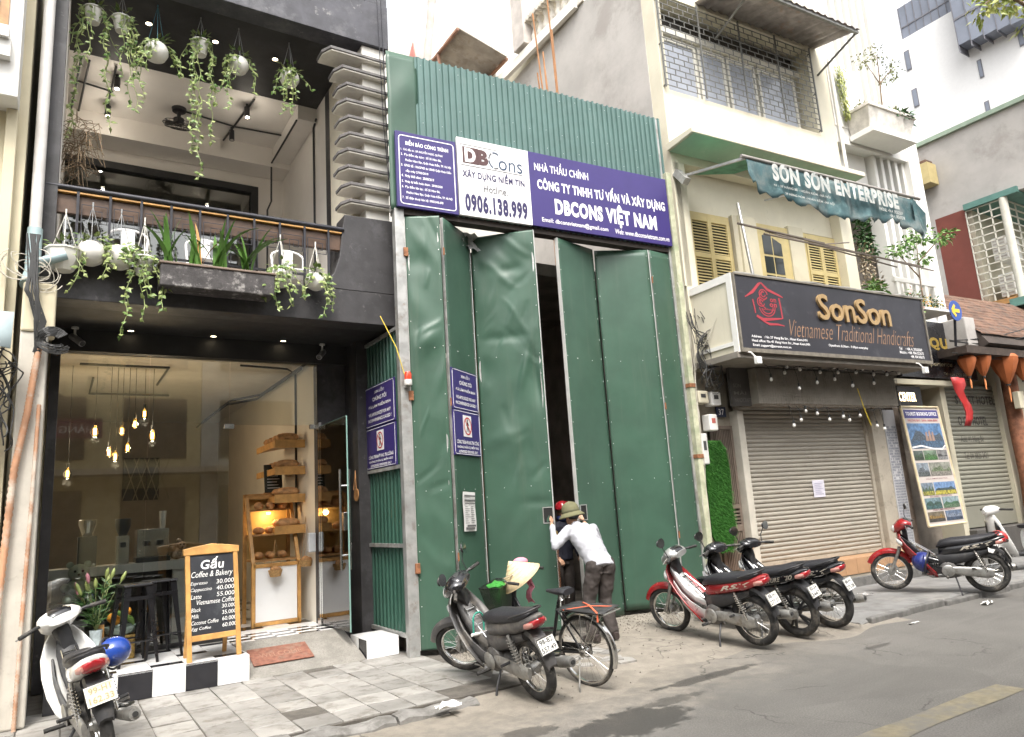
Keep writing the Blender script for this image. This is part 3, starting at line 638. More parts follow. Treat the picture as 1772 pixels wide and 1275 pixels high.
for k, (x, y, z, h) in enumerate(((2.62, 1.9, .92, .5), (3.03, 1.85, 1.02, .75))):
    t = thing('hanging_basket', ('small wicker bread basket hung before the white case panel', 'small wicker bread basket hung on the white wall by the door')[k], 'basket', (x, YC+y, z))
    b = MB(); b.lathe([(.001, 0), (.07, 0), (.1, .09), (.095, .09), (.065, .012), (.001, .012)], 14); b.build('bowl', M_wick, t, smooth=40)
    b = MB()
    for a in (0, 2.1, 4.2): b.tube([(.095*math.cos(a), .095*math.sin(a), .09), (0, 0, .09+h*.8)], .003, 5)
    b.build('cord', M_wick, t)
    b = MB(); b.ell((0, .02, .1), (.06, .05, .045), 10, 6); b.ell((.03, -.03, .09), (.05, .045, .04), 10, 6); b.build('rolls', M_bread, t, smooth=60)
sb = thing('menu_slate', 'small dark menu slate standing on the bakery case', 'slate', (2.75, YC+2.5, 2.09), 0, rot=(R(-10), 0, 0)); b = MB(); b.box(-.13, .13, -.01, .01, 0, .42); b.build('board', mat('slate', (.03, .035, .03), .7), sb, bevel=.004)
b = MB()
for q in range(7): b.box(-.09, .09-.02*(q % 3), -.012, -.011, .06+q*.045, .07+q*.045)
b.build('writing', mat('chalk', (.8, .8, .78), .9, var=.15, scale=60), sb)
sn = thing('hand_dispenser', 'small grey box dispenser on the white wall beside the door', 'dispenser', (3.02, YC+1.5, 1.35)); b = MB(); b.box(-.05, .05, 0, .1, -.13, .13); b.build('case', mat('grey_plastic', (.45, .46, .47), .4), sn, bevel=.015)
# track spots, conduit and fan under the upper ceiling
M_sp = mat('spot_black', (.025, .025, .028), .4, var=.1); M_spl = lampmat('spot_lens', (1, .9, .7), 4.)
sp_lb = ['front one of the left row', 'middle one of the left row', 'rear one of the left row', 'front one of the right row', 'middle one of the right row', 'rear one of the right row']
for k, (x, y) in enumerate(((.48, 10.85), (.41, 11.7), (.38, 12.3), (2.29, 10.83), (2.22, 11.65), (2.14, 12.3))):
    t = thing('track_spotlight', 'black tube spotlight under the balcony ceiling, '+sp_lb[k], 'spotlight', (x, y, 8.2), 0, 'ceiling spotlights')
    b = MB(); b.tube([(0, 0, 0), (0, 0, -.06)], .02, 8); b.tube([(0, .0, -.06), (0, -.02, -.24)], .042, 12); b.build('housing', M_sp, t, smooth=40)
    b = MB(); b.tube([(0, -.02, -.235), (0, -.0205, -.243)], .03, 12); ld = bpy.data.lights.new('spot_light', 'POINT'); ld.energy = 1.6 if k in (0, 1, 3, 5) else 0; ld.color = (1, .9, .76); ld.shadow_soft_size = .03; lo = bpy.data.objects.new('spot_light', ld); COL.objects.link(lo); lo.parent = t; lo.location = (0, -.03, -.3)
    b.build('lens', M_spl if k in (0, 1, 3, 5) else mat('dull_lens', (.5, .48, .44), .3), t)
cd_ = thing('ceiling_conduit', 'black cable conduit running under the white balcony ceiling', 'conduit')
for q in ([(.45, 10.6, 8.17), (.38, 12.4, 8.17)], [(2.35, 10.6, 8.17), (2.13, 12.4, 8.17)], [(1.4, 11.4, 8.17), (2.24, 11.55, 8.17), (3.02, 11.5, 8.17)], [(-.05, 11.2, 8.17), (.45, 11.3, 8.17)], [(2.98, 10.5, 7.92), (2.98, 11.5, 7.92), (2.98, 12.1, 7.92), (2.98, 12.1, 7.2), (2.9, 12.05, 7.0), (2.9, 12.05, 5)], [(.12, 10.6, 8.17), (.02, 12.2, 8.17)], [(.02, 10.6, 8.17), (-.08, 12.2, 8.17)], [(3.28, 10.45, 8.0), (3.28, 10.6, 7.9), (3.28, 10.6, 4.6)]):
    b = MB(); b.tube(q, .016, 6); b.build('conduit', M_cond, cd_)
fn = thing('ceiling_fan', 'dark caged fan hung tilted under the balcony ceiling', 'fan', (1.38, 11.42, 8.2))
b = MB(); b.lathe([(.11, 0), (.1, -.05), (.03, -.06), (.03, -.16), (.08, -.18), (.08, -.26), (.02, -.28)], 16); b.build('motor', M_sp, fn, smooth=40)
hd = MB(); hd.m = Matrix.Translation((0, -.05, -.3)) @ Matrix.Rotation(R(22), 4, 'X')
for rr_, z in ((.24, 0), (.2, -.05), (.2, .05), (.12, -.07), (.05, -.075)): hd.torus((0, 0, z), rr_, .006, 24, 5)
for a in range(16): 
    ca, sa = math.cos(a*PI/8), math.sin(a*PI/8); hd.tube([(.05*ca, .05*sa, -.075), (.2*ca, .2*sa, -.05), (.24*ca, .24*sa, 0), (.2*ca, .2*sa, .05)], .003, 4)
hd.build('cage', M_sp, fn)
hd = MB(); hd.m = Matrix.Translation((0, -.05, -.3)) @ Matrix.Rotation(R(22), 4, 'X')
for a in range(4):
    q = a*PI/2; ca, sa = math.cos(q), math.sin(q); hd.add([(.03*ca-.03*sa, .03*sa+.03*ca, .01), (.2*ca-.07*sa, .2*sa+.07*ca, .03), (.2*ca+.07*sa, .2*sa-.07*ca, -.03), (.03*ca+.03*sa, .03*sa-.03*ca, -.01)], [(0, 1, 2, 3)])
hd.build('blades', mat('fan_blade', (.12, .11, .1), .4), fn)
# recessed downlights
dl_lb = ['left one in the upper soffit', 'middle one in the upper soffit', 'right one in the upper soffit', 'left one in the soffit over the shop window', 'middle one in the soffit over the shop window', 'right one in the soffit over the shop window']
for k, (x, y, z) in enumerate(((.75, 9.42, 8.183), (1.57, 9.42, 8.183), (2.38, 9.45, 8.183), (.7, 9.75, 4.099), (1.66, 9.75, 4.099), (2.56, 9.75, 4.099))):
    t = thing('downlight', 'small round recessed downlight, '+dl_lb[k], 'downlight', (x, y, z), 0, 'recessed downlights')
    b = MB(); b.torus((0, 0, -.004), .042, .008, 18, 6); b.build('rim', M_steel, t, smooth=60); b = MB(); b.cyl((0, 0, -.004), .036, .003, 16); b.build('lens', lampmat('downlight_lens', (1, .83, .55), 6.), t)
# two bullet cameras under the beam
for k, (x, y, s) in enumerate(((.11, 9.78, 1), (3.12, 9.8, -1))):
    t = thing('security_camera', ('grey bullet security camera under the soffit at the left', 'grey bullet security camera under the soffit at the right by the door')[k], 'camera', (x, y, 4.1))
    b = MB(); b.cyl((0, 0, -.02), .04, .02, 14); b.tube([(0, 0, -.02), (0, 0, -.08), (s*.02, -.02, -.12)], .014, 8); b.build('bracket', M_pvc, t, smooth=40)
    b = MB(); b.tube([(-s*.03, .04, -.1), (s*.08, -.1, -.22)], .04, 14); b.build('body', mat('camera_grey', (.32, .32, .33), .4), t, smooth=40); b = MB(); b.tube([(s*.08, -.1, -.22), (s*.084, -.105, -.2245)], .03, 12); b.build('lens', M_dk, t)

# ================================================================== GREEN HOARDING WITH FOLDING GATE
M_green = mat('green_sheet_metal', (.042, .09, .062), .4, .0, var=.12, scale=1.6, bump=.03, bscale=3., streak=((.08, .115, .085), .45), scratch=((.2, .24, .2), .5), spec=.5)
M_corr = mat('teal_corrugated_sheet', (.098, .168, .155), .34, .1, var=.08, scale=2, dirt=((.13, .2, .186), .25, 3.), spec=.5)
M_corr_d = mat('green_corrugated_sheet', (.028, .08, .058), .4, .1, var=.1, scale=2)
M_galv = mat('galvanised_steel', (.42, .42, .41), .45, .55, var=.18, scale=6, dirt=(((.25, .22, .19), .35, 5.), ((.3, .16, .08), .06, 9.)))
M_screw = mat('screw_head', (.7, .72, .7), .35, .6, var=0)
M_rust = mat('rusty_hinge', (.24, .1, .045), .8, var=.35, scale=20, bump=.4)
hrd = thing('green_hoarding', 'tall green sheet metal construction hoarding with folding gate between the two shops', 'hoarding', (3.62, 8.19, 0), R(-3.7))
HM = Matrix.Translation((3.62, 8.19, 0)) @ Matrix.Rotation(R(-3.7), 4, 'Z'); HI = HM.inverted()
def hb(name, m, *bx, bevel=0, parent=None, **k):
    b = MB()
    for q in bx: b.box(*q)
    return b.build(name, m, parent or hrd, bevel=bevel, **k)
hb('post', M_galv, (-.03, .10, -.02, .1, 0, 5.6), bevel=.006); hb('post', M_galv, (4.62, 4.70, -.02, .1, 0, 7.9), bevel=.006)
hb('top_rail', M_galv, (-.05, 4.7, .02, .08, 7.80, 7.86)); hb('mid_rail', M_galv, (-.05, 4.7, .04, .12, 5.58, 5.66)); hb('gate_beam', mat('dark_beam', (.05, .04, .035), .8), (.1, 4.62, -.02, .14, 5.53, 5.62))
# flat sheet at the left, corrugated sheet
def sheet(nu, nv, w_, h_, f):
    b = MB(); b.v = [(w_*i/nu, f(w_*i/nu, h_*j/nv), h_*j/nv) for i in range(nu+1) for j in range(nv+1)]
    b.f = [(i*(nv+1)+j, (i+1)*(nv+1)+j, (i+1)*(nv+1)+j+1, i*(nv+1)+j+1) for i in range(nu) for j in range(nv)]; b.mi = [0]*len(b.f); return b
b = sheet(8, 24, .44, 2.33, lambda u, z: -.03*math.exp(-((z-1.75-.9*(u-.2))/.28)**2)*math.exp(-((u-.25)/.25)**2)+.006*math.sin(z*3)); b.v = [(x-.07, y, z+5.58) for x, y, z in b.v]
b.build('flat_sheet', M_green, hrd, smooth=60, solid=.002)
b = MB(); p = .0955; x = .34; prof = []
while x < 4.70:
    prof += [(x, 0), (x+.028, 0), (x+.038, -.03), (x+.064, -.03), (x+.074, 0)]; x += p
prof = [q for q in prof if q[0] < 4.72]; k = len(prof); jag = random.Random(2)
tops = [7.91+jag.uniform(-.008, .008) for _ in prof]
b.v = [(u, v-.01, 5.6) for u, v in prof]+[(u, v-.01, t) for (u, v), t in zip(prof, tops)]; b.f = [(i, i+1, k+i+1, k+i) for i in range(k-1)]; b.mi = [0]*len(b.f)
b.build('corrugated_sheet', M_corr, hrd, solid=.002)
b = MB()
for z in (7.78, 7.2, 6.9): 
    for i in range(16): b.ell((.42+i*.286, -.04, z+.02*math.sin(i*3)), (.005, .004, .005), 6, 4)
b.build('sheet_screws', M_screw, hrd, stuff=True)
# return wall towards the cafe (faces the cafe door)
b = MB(); y = 8.34; k = 0; prof = []
while y < 9.58: prof += [(y, 0), (y+.035, 0), (y+.047, -.02), (y+.075, -.02), (y+.087, 0)]; y += .12
k = len(prof)
def ret(pt): return HI @ Vector(pt)
b.v = [ret((3.68+v, yy, .24)) for yy, v in prof]+[ret((3.68+v, yy, 4.02)) for yy, v in prof]; b.f = [(i, i+1, k+i+1, k+i) for i in range(k-1)]; b.mi = [0]*len(b.f)
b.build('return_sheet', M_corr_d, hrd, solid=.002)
for z in (.22, 1.27, 2.24, 4.02):
    b = MB(); b.bar(ret((3.65, 8.26, z)), ret((3.65, 9.6, z)), .045); b.build('return_rail', M_galv, hrd)
b = MB(); b.bar(ret((3.66, 9.6, 0)), ret((3.66, 9.6, 4.02)), .05); b.build('return_post', M_galv, hrd)
# gate leaves: (start, end, dents)
PAN = [((3.735, 8.185), (4.135, 7.965), 1, 'leaf'), ((4.2, 8.0), (4.86, 8.475), 0, 'leaf'), ((4.905, 8.505), (5.575, 7.885), 2, 'leaf'),
       ((6.08, 8.0), (6.90, 8.195), 0, 'leaf'), ((6.955, 8.225), (7.745, 7.865), 0, 'leaf'), ((7.775, 7.86), (8.24, 7.90), 0, 'leaf')]
ZB, ZT = .06, 5.50
for pi, (a, c, dent, nm) in enumerate(PAN):
    a3, c3 = Vector((*a, 0)), Vector((*c, 0)); d = (c3-a3); W = d.length; ang = math.atan2(d.y, d.x)
    zb = ZB if pi < 4 else (.1 if pi == 4 else .14)
    fr = bpy.data.objects.new('gate_leaf', None); COL.objects.link(fr); fr.parent = hrd; fr.matrix_local = HI @ Matrix.Translation((a[0], a[1], zb)) @ Matrix.Rotation(ang, 4, 'Z'); fr.empty_display_size = .1
    H = ZT-zb; rr = random.Random(pi+11)
    bumps = []; creases = []
    if dent:
        for q in range(15 if dent == 2 else 9):
            an = rr.uniform(-1.2, 1.2); creases.append((rr.uniform(.1, W-.1), H*(.35+.62*rr.random()), math.sin(an), math.cos(an), rr.uniform(.12, .42), rr.uniform(.03, .075), rr.choice((-1, 1))*rr.uniform(.006, .016)))
    if dent:
        for q in range(26 if dent == 2 else 16):
            zz = H*(.42+.58*rr.random()) if q % 4 else H*rr.random()*.5
            bumps.append((rr.uniform(.05, W-.05), zz, rr.uniform(.06, .2), rr.uniform(.1, .34), rr.choice((-1, 1))*rr.uniform(.006, .017), rr.uniform(-1.2, 1.2)))
        if dent == 2: bumps += [(W*.88, H*.60, .06, .32, .045, -.15), (W*.72, H*.63, .05, .3, -.03, .45), (W*.6, H*.9, .16, .08, .02, .3), (W*.25, H*.82, .08, .3, -.018, .6), (W*.45, H*.72, .3, .07, .016, -.3), (W*.8, H*.3, .2, .06, .012, -.2)]
    else:
        for q in range(7): bumps.append((rr.uniform(.05, W-.05), H*rr.random(), rr.uniform(.15, .3), rr.uniform(.25, .7), rr.choice((-1, 1))*rr.uniform(.002, .006), 0))
    def f(u, z):
        s = .004*math.sin(u*7+z*1.3)*math.sin(z*2.1+pi) if dent else 0
        for cu, cz_, dx_, dz_, ln_, wd_, am_ in creases:
            al = (u-cu)*dx_+(z-cz_)*dz_; pe_ = abs(-(u-cu)*dz_+(z-cz_)*dx_+.02*math.sin(al*9))
            if abs(al) < ln_ and pe_ < wd_: s += am_*(1-pe_/wd_)*(1-(al/ln_)**2)
        for bu, bz, ru, rz_, am, tl in bumps:
            e = (((u-bu)-tl*(z-bz)*.6)/ru)**2+((z-bz)/rz_)**2
            if e < 6: s += am*(1.15 if dent else 1)*math.exp(-e)
        edge = min(1, u/.05, (W-u)/.05); return s*max(0, edge)
    b = sheet(30 if dent else 14, 220 if dent else 50, W, H, f); b.build('sheet', M_green, fr, smooth=75, solid=.0015)
    b = MB()
    for u in (.022, W-.022): b.box(u-.02, u+.02, .004, .044, 0, H)
    b.build('stile', M_galv, fr, bevel=.003)
    b = MB()
    for z in (.022, H*.34, H*.67, H-.022): b.box(.042, W-.042, .03, .06, z-.02, z+.02)
    b.build('crossbar', M_galv, fr)
    b = MB(); z = .15
    while z < H-.05:
        for u in (.03, W-.03): b.ell((u, -.003, z+rr.uniform(-.03, .03)), (.006, .004, .006), 6, 4)
        z += .32
    for q in range(4): b.ell((W*(.3+.4*(q % 2)), -.003+f(W*(.3+.4*(q % 2)), H*(.34 if q < 2 else .67)), H*(.34 if q < 2 else .67)), (.006, .004, .006), 6, 4)
    b.build('screws', M_screw, fr, stuff=True)
    # white-grey edge profile
    b = MB(); 
    for u in ((-.006, .0) if pi in (0, 3) else (W, W+.007)),: b.box(u[0], u[1], -.008, .05, 0, H)
    b.build('edge_strip', mat('edge_strip', (.6, .6, .58), .4, .2, var=.1), fr)
    if pi in (2, 3):
        u0 = W-.13 if pi == 2 else .03; z0 = 1.42-zb
        b = MB(); b.box(u0, u0+.12, -.012, .003, z0, z0+.19); b.build('hatch_shade_plate', mat('hatch_dark', (.01, .01, .01), .9, var=0), fr)  # dark plate painted as the unlit inside, no hole is cut
        b = MB()
        for q in ((u0-.012, u0, z0-.012, z0+.202), (u0+.12, u0+.132, z0-.012, z0+.202)): b.box(q[0], q[1], -.018, .0, q[2], q[3])
        for q in (z0-.012, z0+.19): b.box(u0, u0+.12, -.018, 0, q, q+.012)
        b.build('hatch_frame', M_galv, fr)
for z in (1.0, 3.1, 5.0):
    b = MB(); p_ = HI @ Vector((3.72, 8.16, z)); b.box(p_.x-.03, p_.x+.03, p_.y-.02, p_.y+.01, z-.06, z+.06); b.build('hinge', M_rust, hrd, bevel=.004)
for z in (1.1, 3.0, 5.0):
    for q in ((4.17, 7.95), (7.76, 7.84)):
        b = MB(); p_ = HI @ Vector((*q, z)); b.cyl((p_.x, p_.y, z-.05), .012, .1, 8); b.build('hinge', M_rust, hrd)
# chain and padlock
ch = thing('gate_chain', 'rusty chain hanging from the open edge of the gate', 'chain', (5.57, 7.86, 1.28))
b = MB()
for i in range(24): b.torus((0, -.01, -.03*i), .014, .004, 8, 5, 'y' if i % 2 else 'x')
b.build('links', M_rust, ch)
pl = thing('padlock', 'brass padlock on the gate edge below the hatch', 'padlock', (5.55, 7.85, 1.3)); b = MB(); b.box(-.025, .025, -.03, -.012, -.05, .0); b.build('body', mat('brass', (.6, .42, .13), .35, .8), pl, bevel=.004); b = MB(); b.torus((0, -.02, .0), .018, .005, 12, 6, 'y', 0, PI); b.build('shackle', M_steel, pl)
# dark building site behind
site = thing('building_site', 'dark covered building site behind the gate gap', 'building site', (3.76, 8.7, 0))
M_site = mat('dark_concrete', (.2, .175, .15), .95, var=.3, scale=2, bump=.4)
for nm, q in (('wall', (0, .1, 0, 7, 0, 5.4)), ('wall', (4.72, 4.8, .1, 7, 0, 5.4)), ('wall', (0, 4.8, 6.9, 7, 0, 5.4)), ('unseen_roof_slab', (0, 4.8, .1, 5.6, 5.2, 5.4)), ('floor', (0, 4.8, .05, 7, -.2, .02))):  # unseen roof added to keep the site dark, cut short for light spill
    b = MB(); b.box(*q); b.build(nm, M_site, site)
for k in range(4):
    b = MB(); b.tube([(1.9+.5*k, 1.2+.3*k, 0), (2.0+.5*k, 1.3+.3*k, 5.2)], .03, 8); b.build('prop', M_rust, site)
b = MB(); b.tube([(1.6, .35, .95), (3.4, .4, 1.0)], .015, 6); b.build('bar', M_rust, site)

# ------------------------------------------------------------------ sign boards on the hoarding (local u, -v towards the street)
M_purple = mat('violet_blue_board', (.04, .027, .145), .38, var=.06, scale=2); M_wsign = mat('white_board', (.78, .77, .77), .4, var=.04, scale=2); M_let = mat('white_lettering', (.86, .85, .86), .5, var=0); M_navy = mat('navy_lettering', (.026, .02, .085), .5, var=0); M_grey_l = mat('grey_lettering', (.1, .1, .11), .5, var=0); M_maroon = mat('maroon_logo', (.075, .032, .032), .5, var=0); M_blue_l = mat('blue_logo', (.035, .06, .11), .5, var=0)
def hsign(name, label, u0, u1, z0, z1, m, v=-.09, skew=0.):
    p_ = HM @ Vector((u0, v, z0)); t = thing(name, label, 'sign', p_, R(-3.7)); b = MB(); b.box(0, u1-u0, 0, .045, 0, z1-z0); b.build('board', m, t, bevel=.004); return t, u1-u0, z1-z0
def frame_line(t, x0, x1, z0, z1, w_, y, m, ch=.0, name='border'):
    b = MB()
    for q in ((x0+ch, x1-ch, z0, z0+w_), (x0+ch, x1-ch, z1-w_, z1)): b.box(q[0], q[1], y, y+.003, q[2], q[3])
    for q in ((x0, x0+w_), (x1-w_, x1)): b.box(q[0], q[1], y, y+.003, z0+ch, z1-ch)
    if ch:
        for sx, sz in ((0, 0), (1, 0), (1, 1), (0, 1)):
            cx = x0+ch if sx == 0 else x1-ch; cz = z0+ch if sz == 0 else z1-ch
            aa = {(0, 0): (180, 270), (1, 0): (270, 360), (1, 1): (0, 90), (0, 1): (90, 180)}[(sx, sz)]
            stroke(b, arcpts(cx, cz, ch-w_/2, aa[0], aa[1], 6), y, w_)
    b.build(name, m, t)
t, W, H = hsign('notice_sign', 'violet site notice board with small numbered white text, leftmost on the hoarding', -.01, .87, 5.6, 6.68, M_purple)
frame_line(t, .04, W-.035, .04, H-.05, .012, -.004, M_let, .05)
text('BIỂN BÁO CÔNG TRÌNH', t, M_let, .14, .89, W-.12, .975, -.003, bold=.025)
for k, (s, x, w_) in enumerate((('1.  Chủ đầu tư : BÀ NGUYỄN NGỌC QUỲNH', .07, .6), ('2.  Địa điểm xây dựng : Số 35 Hàng Bè,', .07, .58), ('Phường Hàng Bạc, Quận Hoàn Kiếm, TP. Hà Nội', .13, .66), ('3.  GPXD Số : 106/GPXD do UBND Quận Hoàn Kiếm', .07, .72), ('cấp ngày 27/05/2019', .13, .32), ('4.  Ngày khởi công : 28/08/2019', .07, .46), ('5.  Ngày dự kiến hoàn thành : 28/08/2020', .07, .58), ('6.  Địa điểm liên lạc : Số 35 Hàng Bè,', .07, .54), ('Phường Hàng Bạc, Quận Hoàn Kiếm, TP. Hà Nội', .13, .66), ('7.  Số điện thoại liên hệ: 0983.046.698', .07, .58))):
    text(s, t, M_let, x, .8-k*.077, x+w_, .8-k*.077+.052, -.003, bold=.02)
t, W, H = hsign('company_sign', 'white company sign board with telephone number in the middle of the hoarding', .89, 2.035, 5.61, 6.77, M_wsign)
b = MB(); 
for q in ((.05, .65, 1.06, 1.066), (.05, .056, .76, 1.066)): b.box(q[0], q[1], -.004, -.001, q[2], q[3])
b.box(.05, 1.03, -.004, -.001, .745, .753); b.build('logo_rule', M_grey_l, t)
b = MB(); b.box(.08, .32, -.004, -.001, .785, 1.03); b.build('logo_block', M_maroon, t)
text('D', t, M_wsign, .11, .8, .28, 1.015, -.006, bold=.045, name='logo_letter'); text('B', t, M_maroon, .31, .79, .48, 1.025, -.004, bold=.06, name='logo_letter')
for k, (a0, a1) in enumerate(((50, 110), (120, 175), (185, 250), (258, 300))):
    b = MB(); stroke(b, arcpts(.585, .9, .095, a0, a1, 8, .12), -.004, .022); b.build('logo_arc', M_blue_l if k % 2 == 0 else M_grey_l, t)
text('ons', t, M_blue_l, .64, .77, 1.03, .92, -.004, bold=.0, name='logo_lettering')
text('XÂY DỰNG NIỀM TIN', t, M_navy, .06, .545, 1.05, .725, -.004, bold=.03)
text('Hotline:', t, M_grey_l, .38, .385, .76, .5, -.004, bold=.012); text('0906.138.999', t, M_navy, .08, .06, 1.07, .335, -.004, bold=.05)
t, W, H = hsign('contractor_sign', 'long violet contractor sign with large white Vietnamese lettering on the hoarding', 2.04, 4.65, 5.615, 6.775, M_purple, -.085)
text('NHÀ THẦU CHÍNH', t, M_let, .09, .87, 1.05, 1.06, -.004, bold=.012); text('CÔNG TY TNHH TƯ VẤN VÀ XÂY DỰNG', t, M_let, .12, .545, 2.53, .82, -.004, bold=.035)
text('DBCONS VIỆT NAM', t, M_let, .4, .165, 2.32, .55, -.004, bold=.05); text('Email: dbconsvietnam@gmail.com', t, M_let, .16, .06, 1.34, .15, -.004, bold=.012); text('Web: www.dbconsvietnam.com.vn', t, M_let, 1.47, .065, 2.55, .145, -.004, bold=.012)
# warning pairs
M_red = mat('sign_red', (.5, .03, .03), .5, var=0); M_blk = mat('sign_black', (.02, .02, .02), .5, var=0)
def warn(kind, label, mtx, W, H, lines):
    t = thing('warning_sign', label, 'sign'); t.matrix_world = mtx
    b = MB(); b.box(0, W, 0, .02, 0, H); b.build('board', M_purple, t, bevel=.002); frame_line(t, .012, W-.012, .012, H-.012, .006, -.003, M_let, .03)
    if kind == 'no':
        cx, cz, r = W*.5, H*.66, H*.2
        b = MB(); b.box(cx-r*1.05, cx+r*1.05, -.004, -.001, cz-r*1.2, cz+r*1.2); b.build('pictogram_field', M_wsign, t)
        b = MB(); b.ell((cx-.004, -.006, cz+r*.62), (r*.14, .002, r*.14), 8, 5); stroke(b, [(cx, cz+r*.45), (cx, cz-r*.1)], -.006, r*.3); stroke(b, [(cx, cz), (cx-r*.3, cz-r*.7)], -.006, r*.15); stroke(b, [(cx, cz), (cx+r*.3, cz-r*.7)], -.006, r*.15); stroke(b, [(cx-r*.35, cz+r*.05), (cx, cz+r*.42), (cx+r*.35, cz+.05*r)], -.006, r*.12); b.build('walking_figure', M_blk, t)
        b = MB(); stroke(b, arcpts(cx, cz, r*.93, 0, 360, 24), -.008, r*.15); stroke(b, [(cx-r*.62, cz+r*.65), (cx+r*.62, cz-r*.65)], -.008, r*.14); b.build('prohibition_ring', M_red, t)
    for s, z0, z1, x0, x1 in lines: text(s, t, M_let, W*x0, H*z0, W*x1, H*z1, -.003, bold=.02)
L1 = [('XIN LỖI !', .8, .9, .34, .68), ('CHÚNG TÔI', .62, .74, .27, .75), ('ĐÃ LÀM PHIỀN BẠN', .44, .56, .12, .88), ('WE APOLOGIZE FOR ANY', .26, .34, .12, .88), ('INCONVENIENCE CAUSED !', .12, .2, .1, .9)]
L2 = [('CÔNG TRÌNH ĐANG THI CÔNG', .25, .35, .08, .92), ('KHÔNG PHẬN SỰ MIỄN VÀO', .14, .23, .1, .9), ('AUTHORISED PERSONNEL ONLY', .05, .11, .14, .86)]
mr = Matrix.Translation((3.63, 9.5, 2.84)) @ Matrix.Rotation(R(-90), 4, 'Z'); warn('sorry', 'violet apology sign on the side wall of the hoarding next to the cafe door', mr, 1.02, .56, L1)
mr = Matrix.Translation((3.63, 9.5, 2.27)) @ Matrix.Rotation(R(-90), 4, 'Z'); warn('no', 'violet no entry sign with crossed out figure on the side wall of the hoarding', mr, 1.02, .555, L2)
a2 = R(35.87); mr = Matrix.Translation((4.215, 7.985, 2.93)) @ Matrix.Rotation(a2, 4, 'Z'); warn('sorry', 'violet apology sign fixed to the second gate leaf', mr, .77, .53, L1)
mr = Matrix.Translation((4.205, 7.975, 2.34)) @ Matrix.Rotation(a2, 4, 'Z'); warn('no', 'violet no entry sign with crossed out figure on the second gate leaf', mr, .79, .58, L2)
# paper bill on the same leaf
pb = thing('paper_bill', 'tall white printed bill pasted on the second gate leaf', 'poster'); pb.matrix_world = Matrix.Translation((4.31, 8.06, 1.39)) @ Matrix.Rotation(a2, 4, 'Z') @ Matrix.Rotation(R(2), 4, 'Y')
b = MB(); b.v = [(.36*i/6, -.012-.006*math.sin(i*1.1+j*.8), .49*j/8) for i in range(7) for j in range(9)]; b.f = [(i*9+j, i*9+9+j, i*9+10+j, i*9+j+1) for i in range(6) for j in range(8)]; b.mi = [0]*len(b.f); b.build('sheet', mat('paper', (.68, .67, .66), .8, var=.06, scale=8), pb, smooth=60)
b = MB(); rr = random.Random(9)
for q in ((.02, .34, .43, .45), (.02, .34, .37, .395), (.03, .33, .34, .35), (.04, .3, .02, .05), (.08, .33, .055, .08)): b.box(q[0], q[1], -.024, -.0235, q[2], q[3])
for q in range(9): b.box(.03, .1+rr.random()*.1, -.024, -.0235, .1+q*.025, .106+q*.025); b.box(.2, .26+rr.random()*.06, -.024, -.0235, .1+q*.025, .108+q*.025)
b.build('print', mat('print_ink', (.12, .12, .12), .8), pb)
# red warning beacon on the post
bc = thing('warning_beacon', 'red warning beacon on a white base fixed to the steel post', 'beacon', (3.66, 8.10, 3.22))
b = MB(); b.lathe([(.001, 0), (.045, 0), (.05, .01), (.05, .07), (.001, .07)], 16); b.build('base', M_pvc, bc, smooth=40); b = MB(); b.lathe([(.045, .07), (.045, .14), (.035, .17), (.001, .18)], 16); b.build('dome', mat('beacon_red', (.65, .05, .02), .15, var=.05, coat=.5), bc, smooth=50)
b = MB(); b.box(-.03, .03, .0, .08, -.02, 0); b.build('bracket', M_galv, bc); b = MB(); b.tube([(-.03, .02, .12), (-.1, .1, .5), (-.22, .3, .95)], .006, 6); b.build('cable', mat('yellow_cable', (.6, .45, .04), .5), bc)
# crumpled plastic sheeting over the gate top
b = MB(); rr = random.Random(4)
b.v = [(4.62+.4*i/8+rr.uniform(-.02, .02), 8.36+rr.uniform(-.06, .06)+.012*i, 5.3+.22*j/5+rr.uniform(-.03, .03)) for i in range(9) for j in range(6)]; b.f = [(i*6+j, i*6+6+j, i*6+7+j, i*6+j+1) for i in range(8) for j in range(5)]; b.mi = [0]*len(b.f)
o = b.build('plastic_sheeting', mat('grey_plastic_film', (.4, .4, .4), .3, var=.1), None, smooth=30); tag(o, 'crumpled grey plastic film stuffed above the second gate leaf', 'plastic film')

# ================================================================== houses behind the hoarding
M_bleach = mat('bleached_white_wall', (.8, .78, .72), .8, var=.05, scale=1, streak=((.55, .52, .46), .3))
wh = thing('white_house', 'white rear house with ledges and balustrade above the green hoarding', 'house', (0, 0, 0))
M_wgrey = mat('grey_trim', (.5, .46, .43), .8, var=.15, scale=3)
b = MB(); b.prism([(13.3, 3), (26, 3), (26, 17), (17.5, 17), (16.6, 14.2), (13.3, 15.5)], 8.62, 13, 'yz'); b.build('wall', M_bleach, wh)
for z0, dz, y1 in ((11.6, .22, 13.3), (12.25, .06, 16.5), (12.4, .06, 16.5), (11.2, .12, 15.0)):
    b = MB(); b.box(8.52, 8.62, 13.3 if y1 > 13.3 else 10, max(y1, 19), z0, z0+dz); b.build('ledge', M_wgrey if dz < .2 else M_bleach, wh)
b = MB(); b.box(8.45, 8.9, 11.75, 12.2, 11.9, 14.5); b.build('corner_pier', M_wgrey, wh)
M_bal = mat('stone_baluster', (.62, .58, .52), .85, var=.15, scale=8, dirt=((.35, .32, .28), .3, 5.))
for k in range(8):
    b = MB(); b.lathe([(.09, 0), (.09, .04), (.05, .07), (.09, .2), (.1, .28), (.06, .42), (.05, .5), (.085, .56), (.09, .62)], 12, (8.72, 10.05+k*.23, 11.78)); b.build('baluster', M_bal, wh, smooth=40)
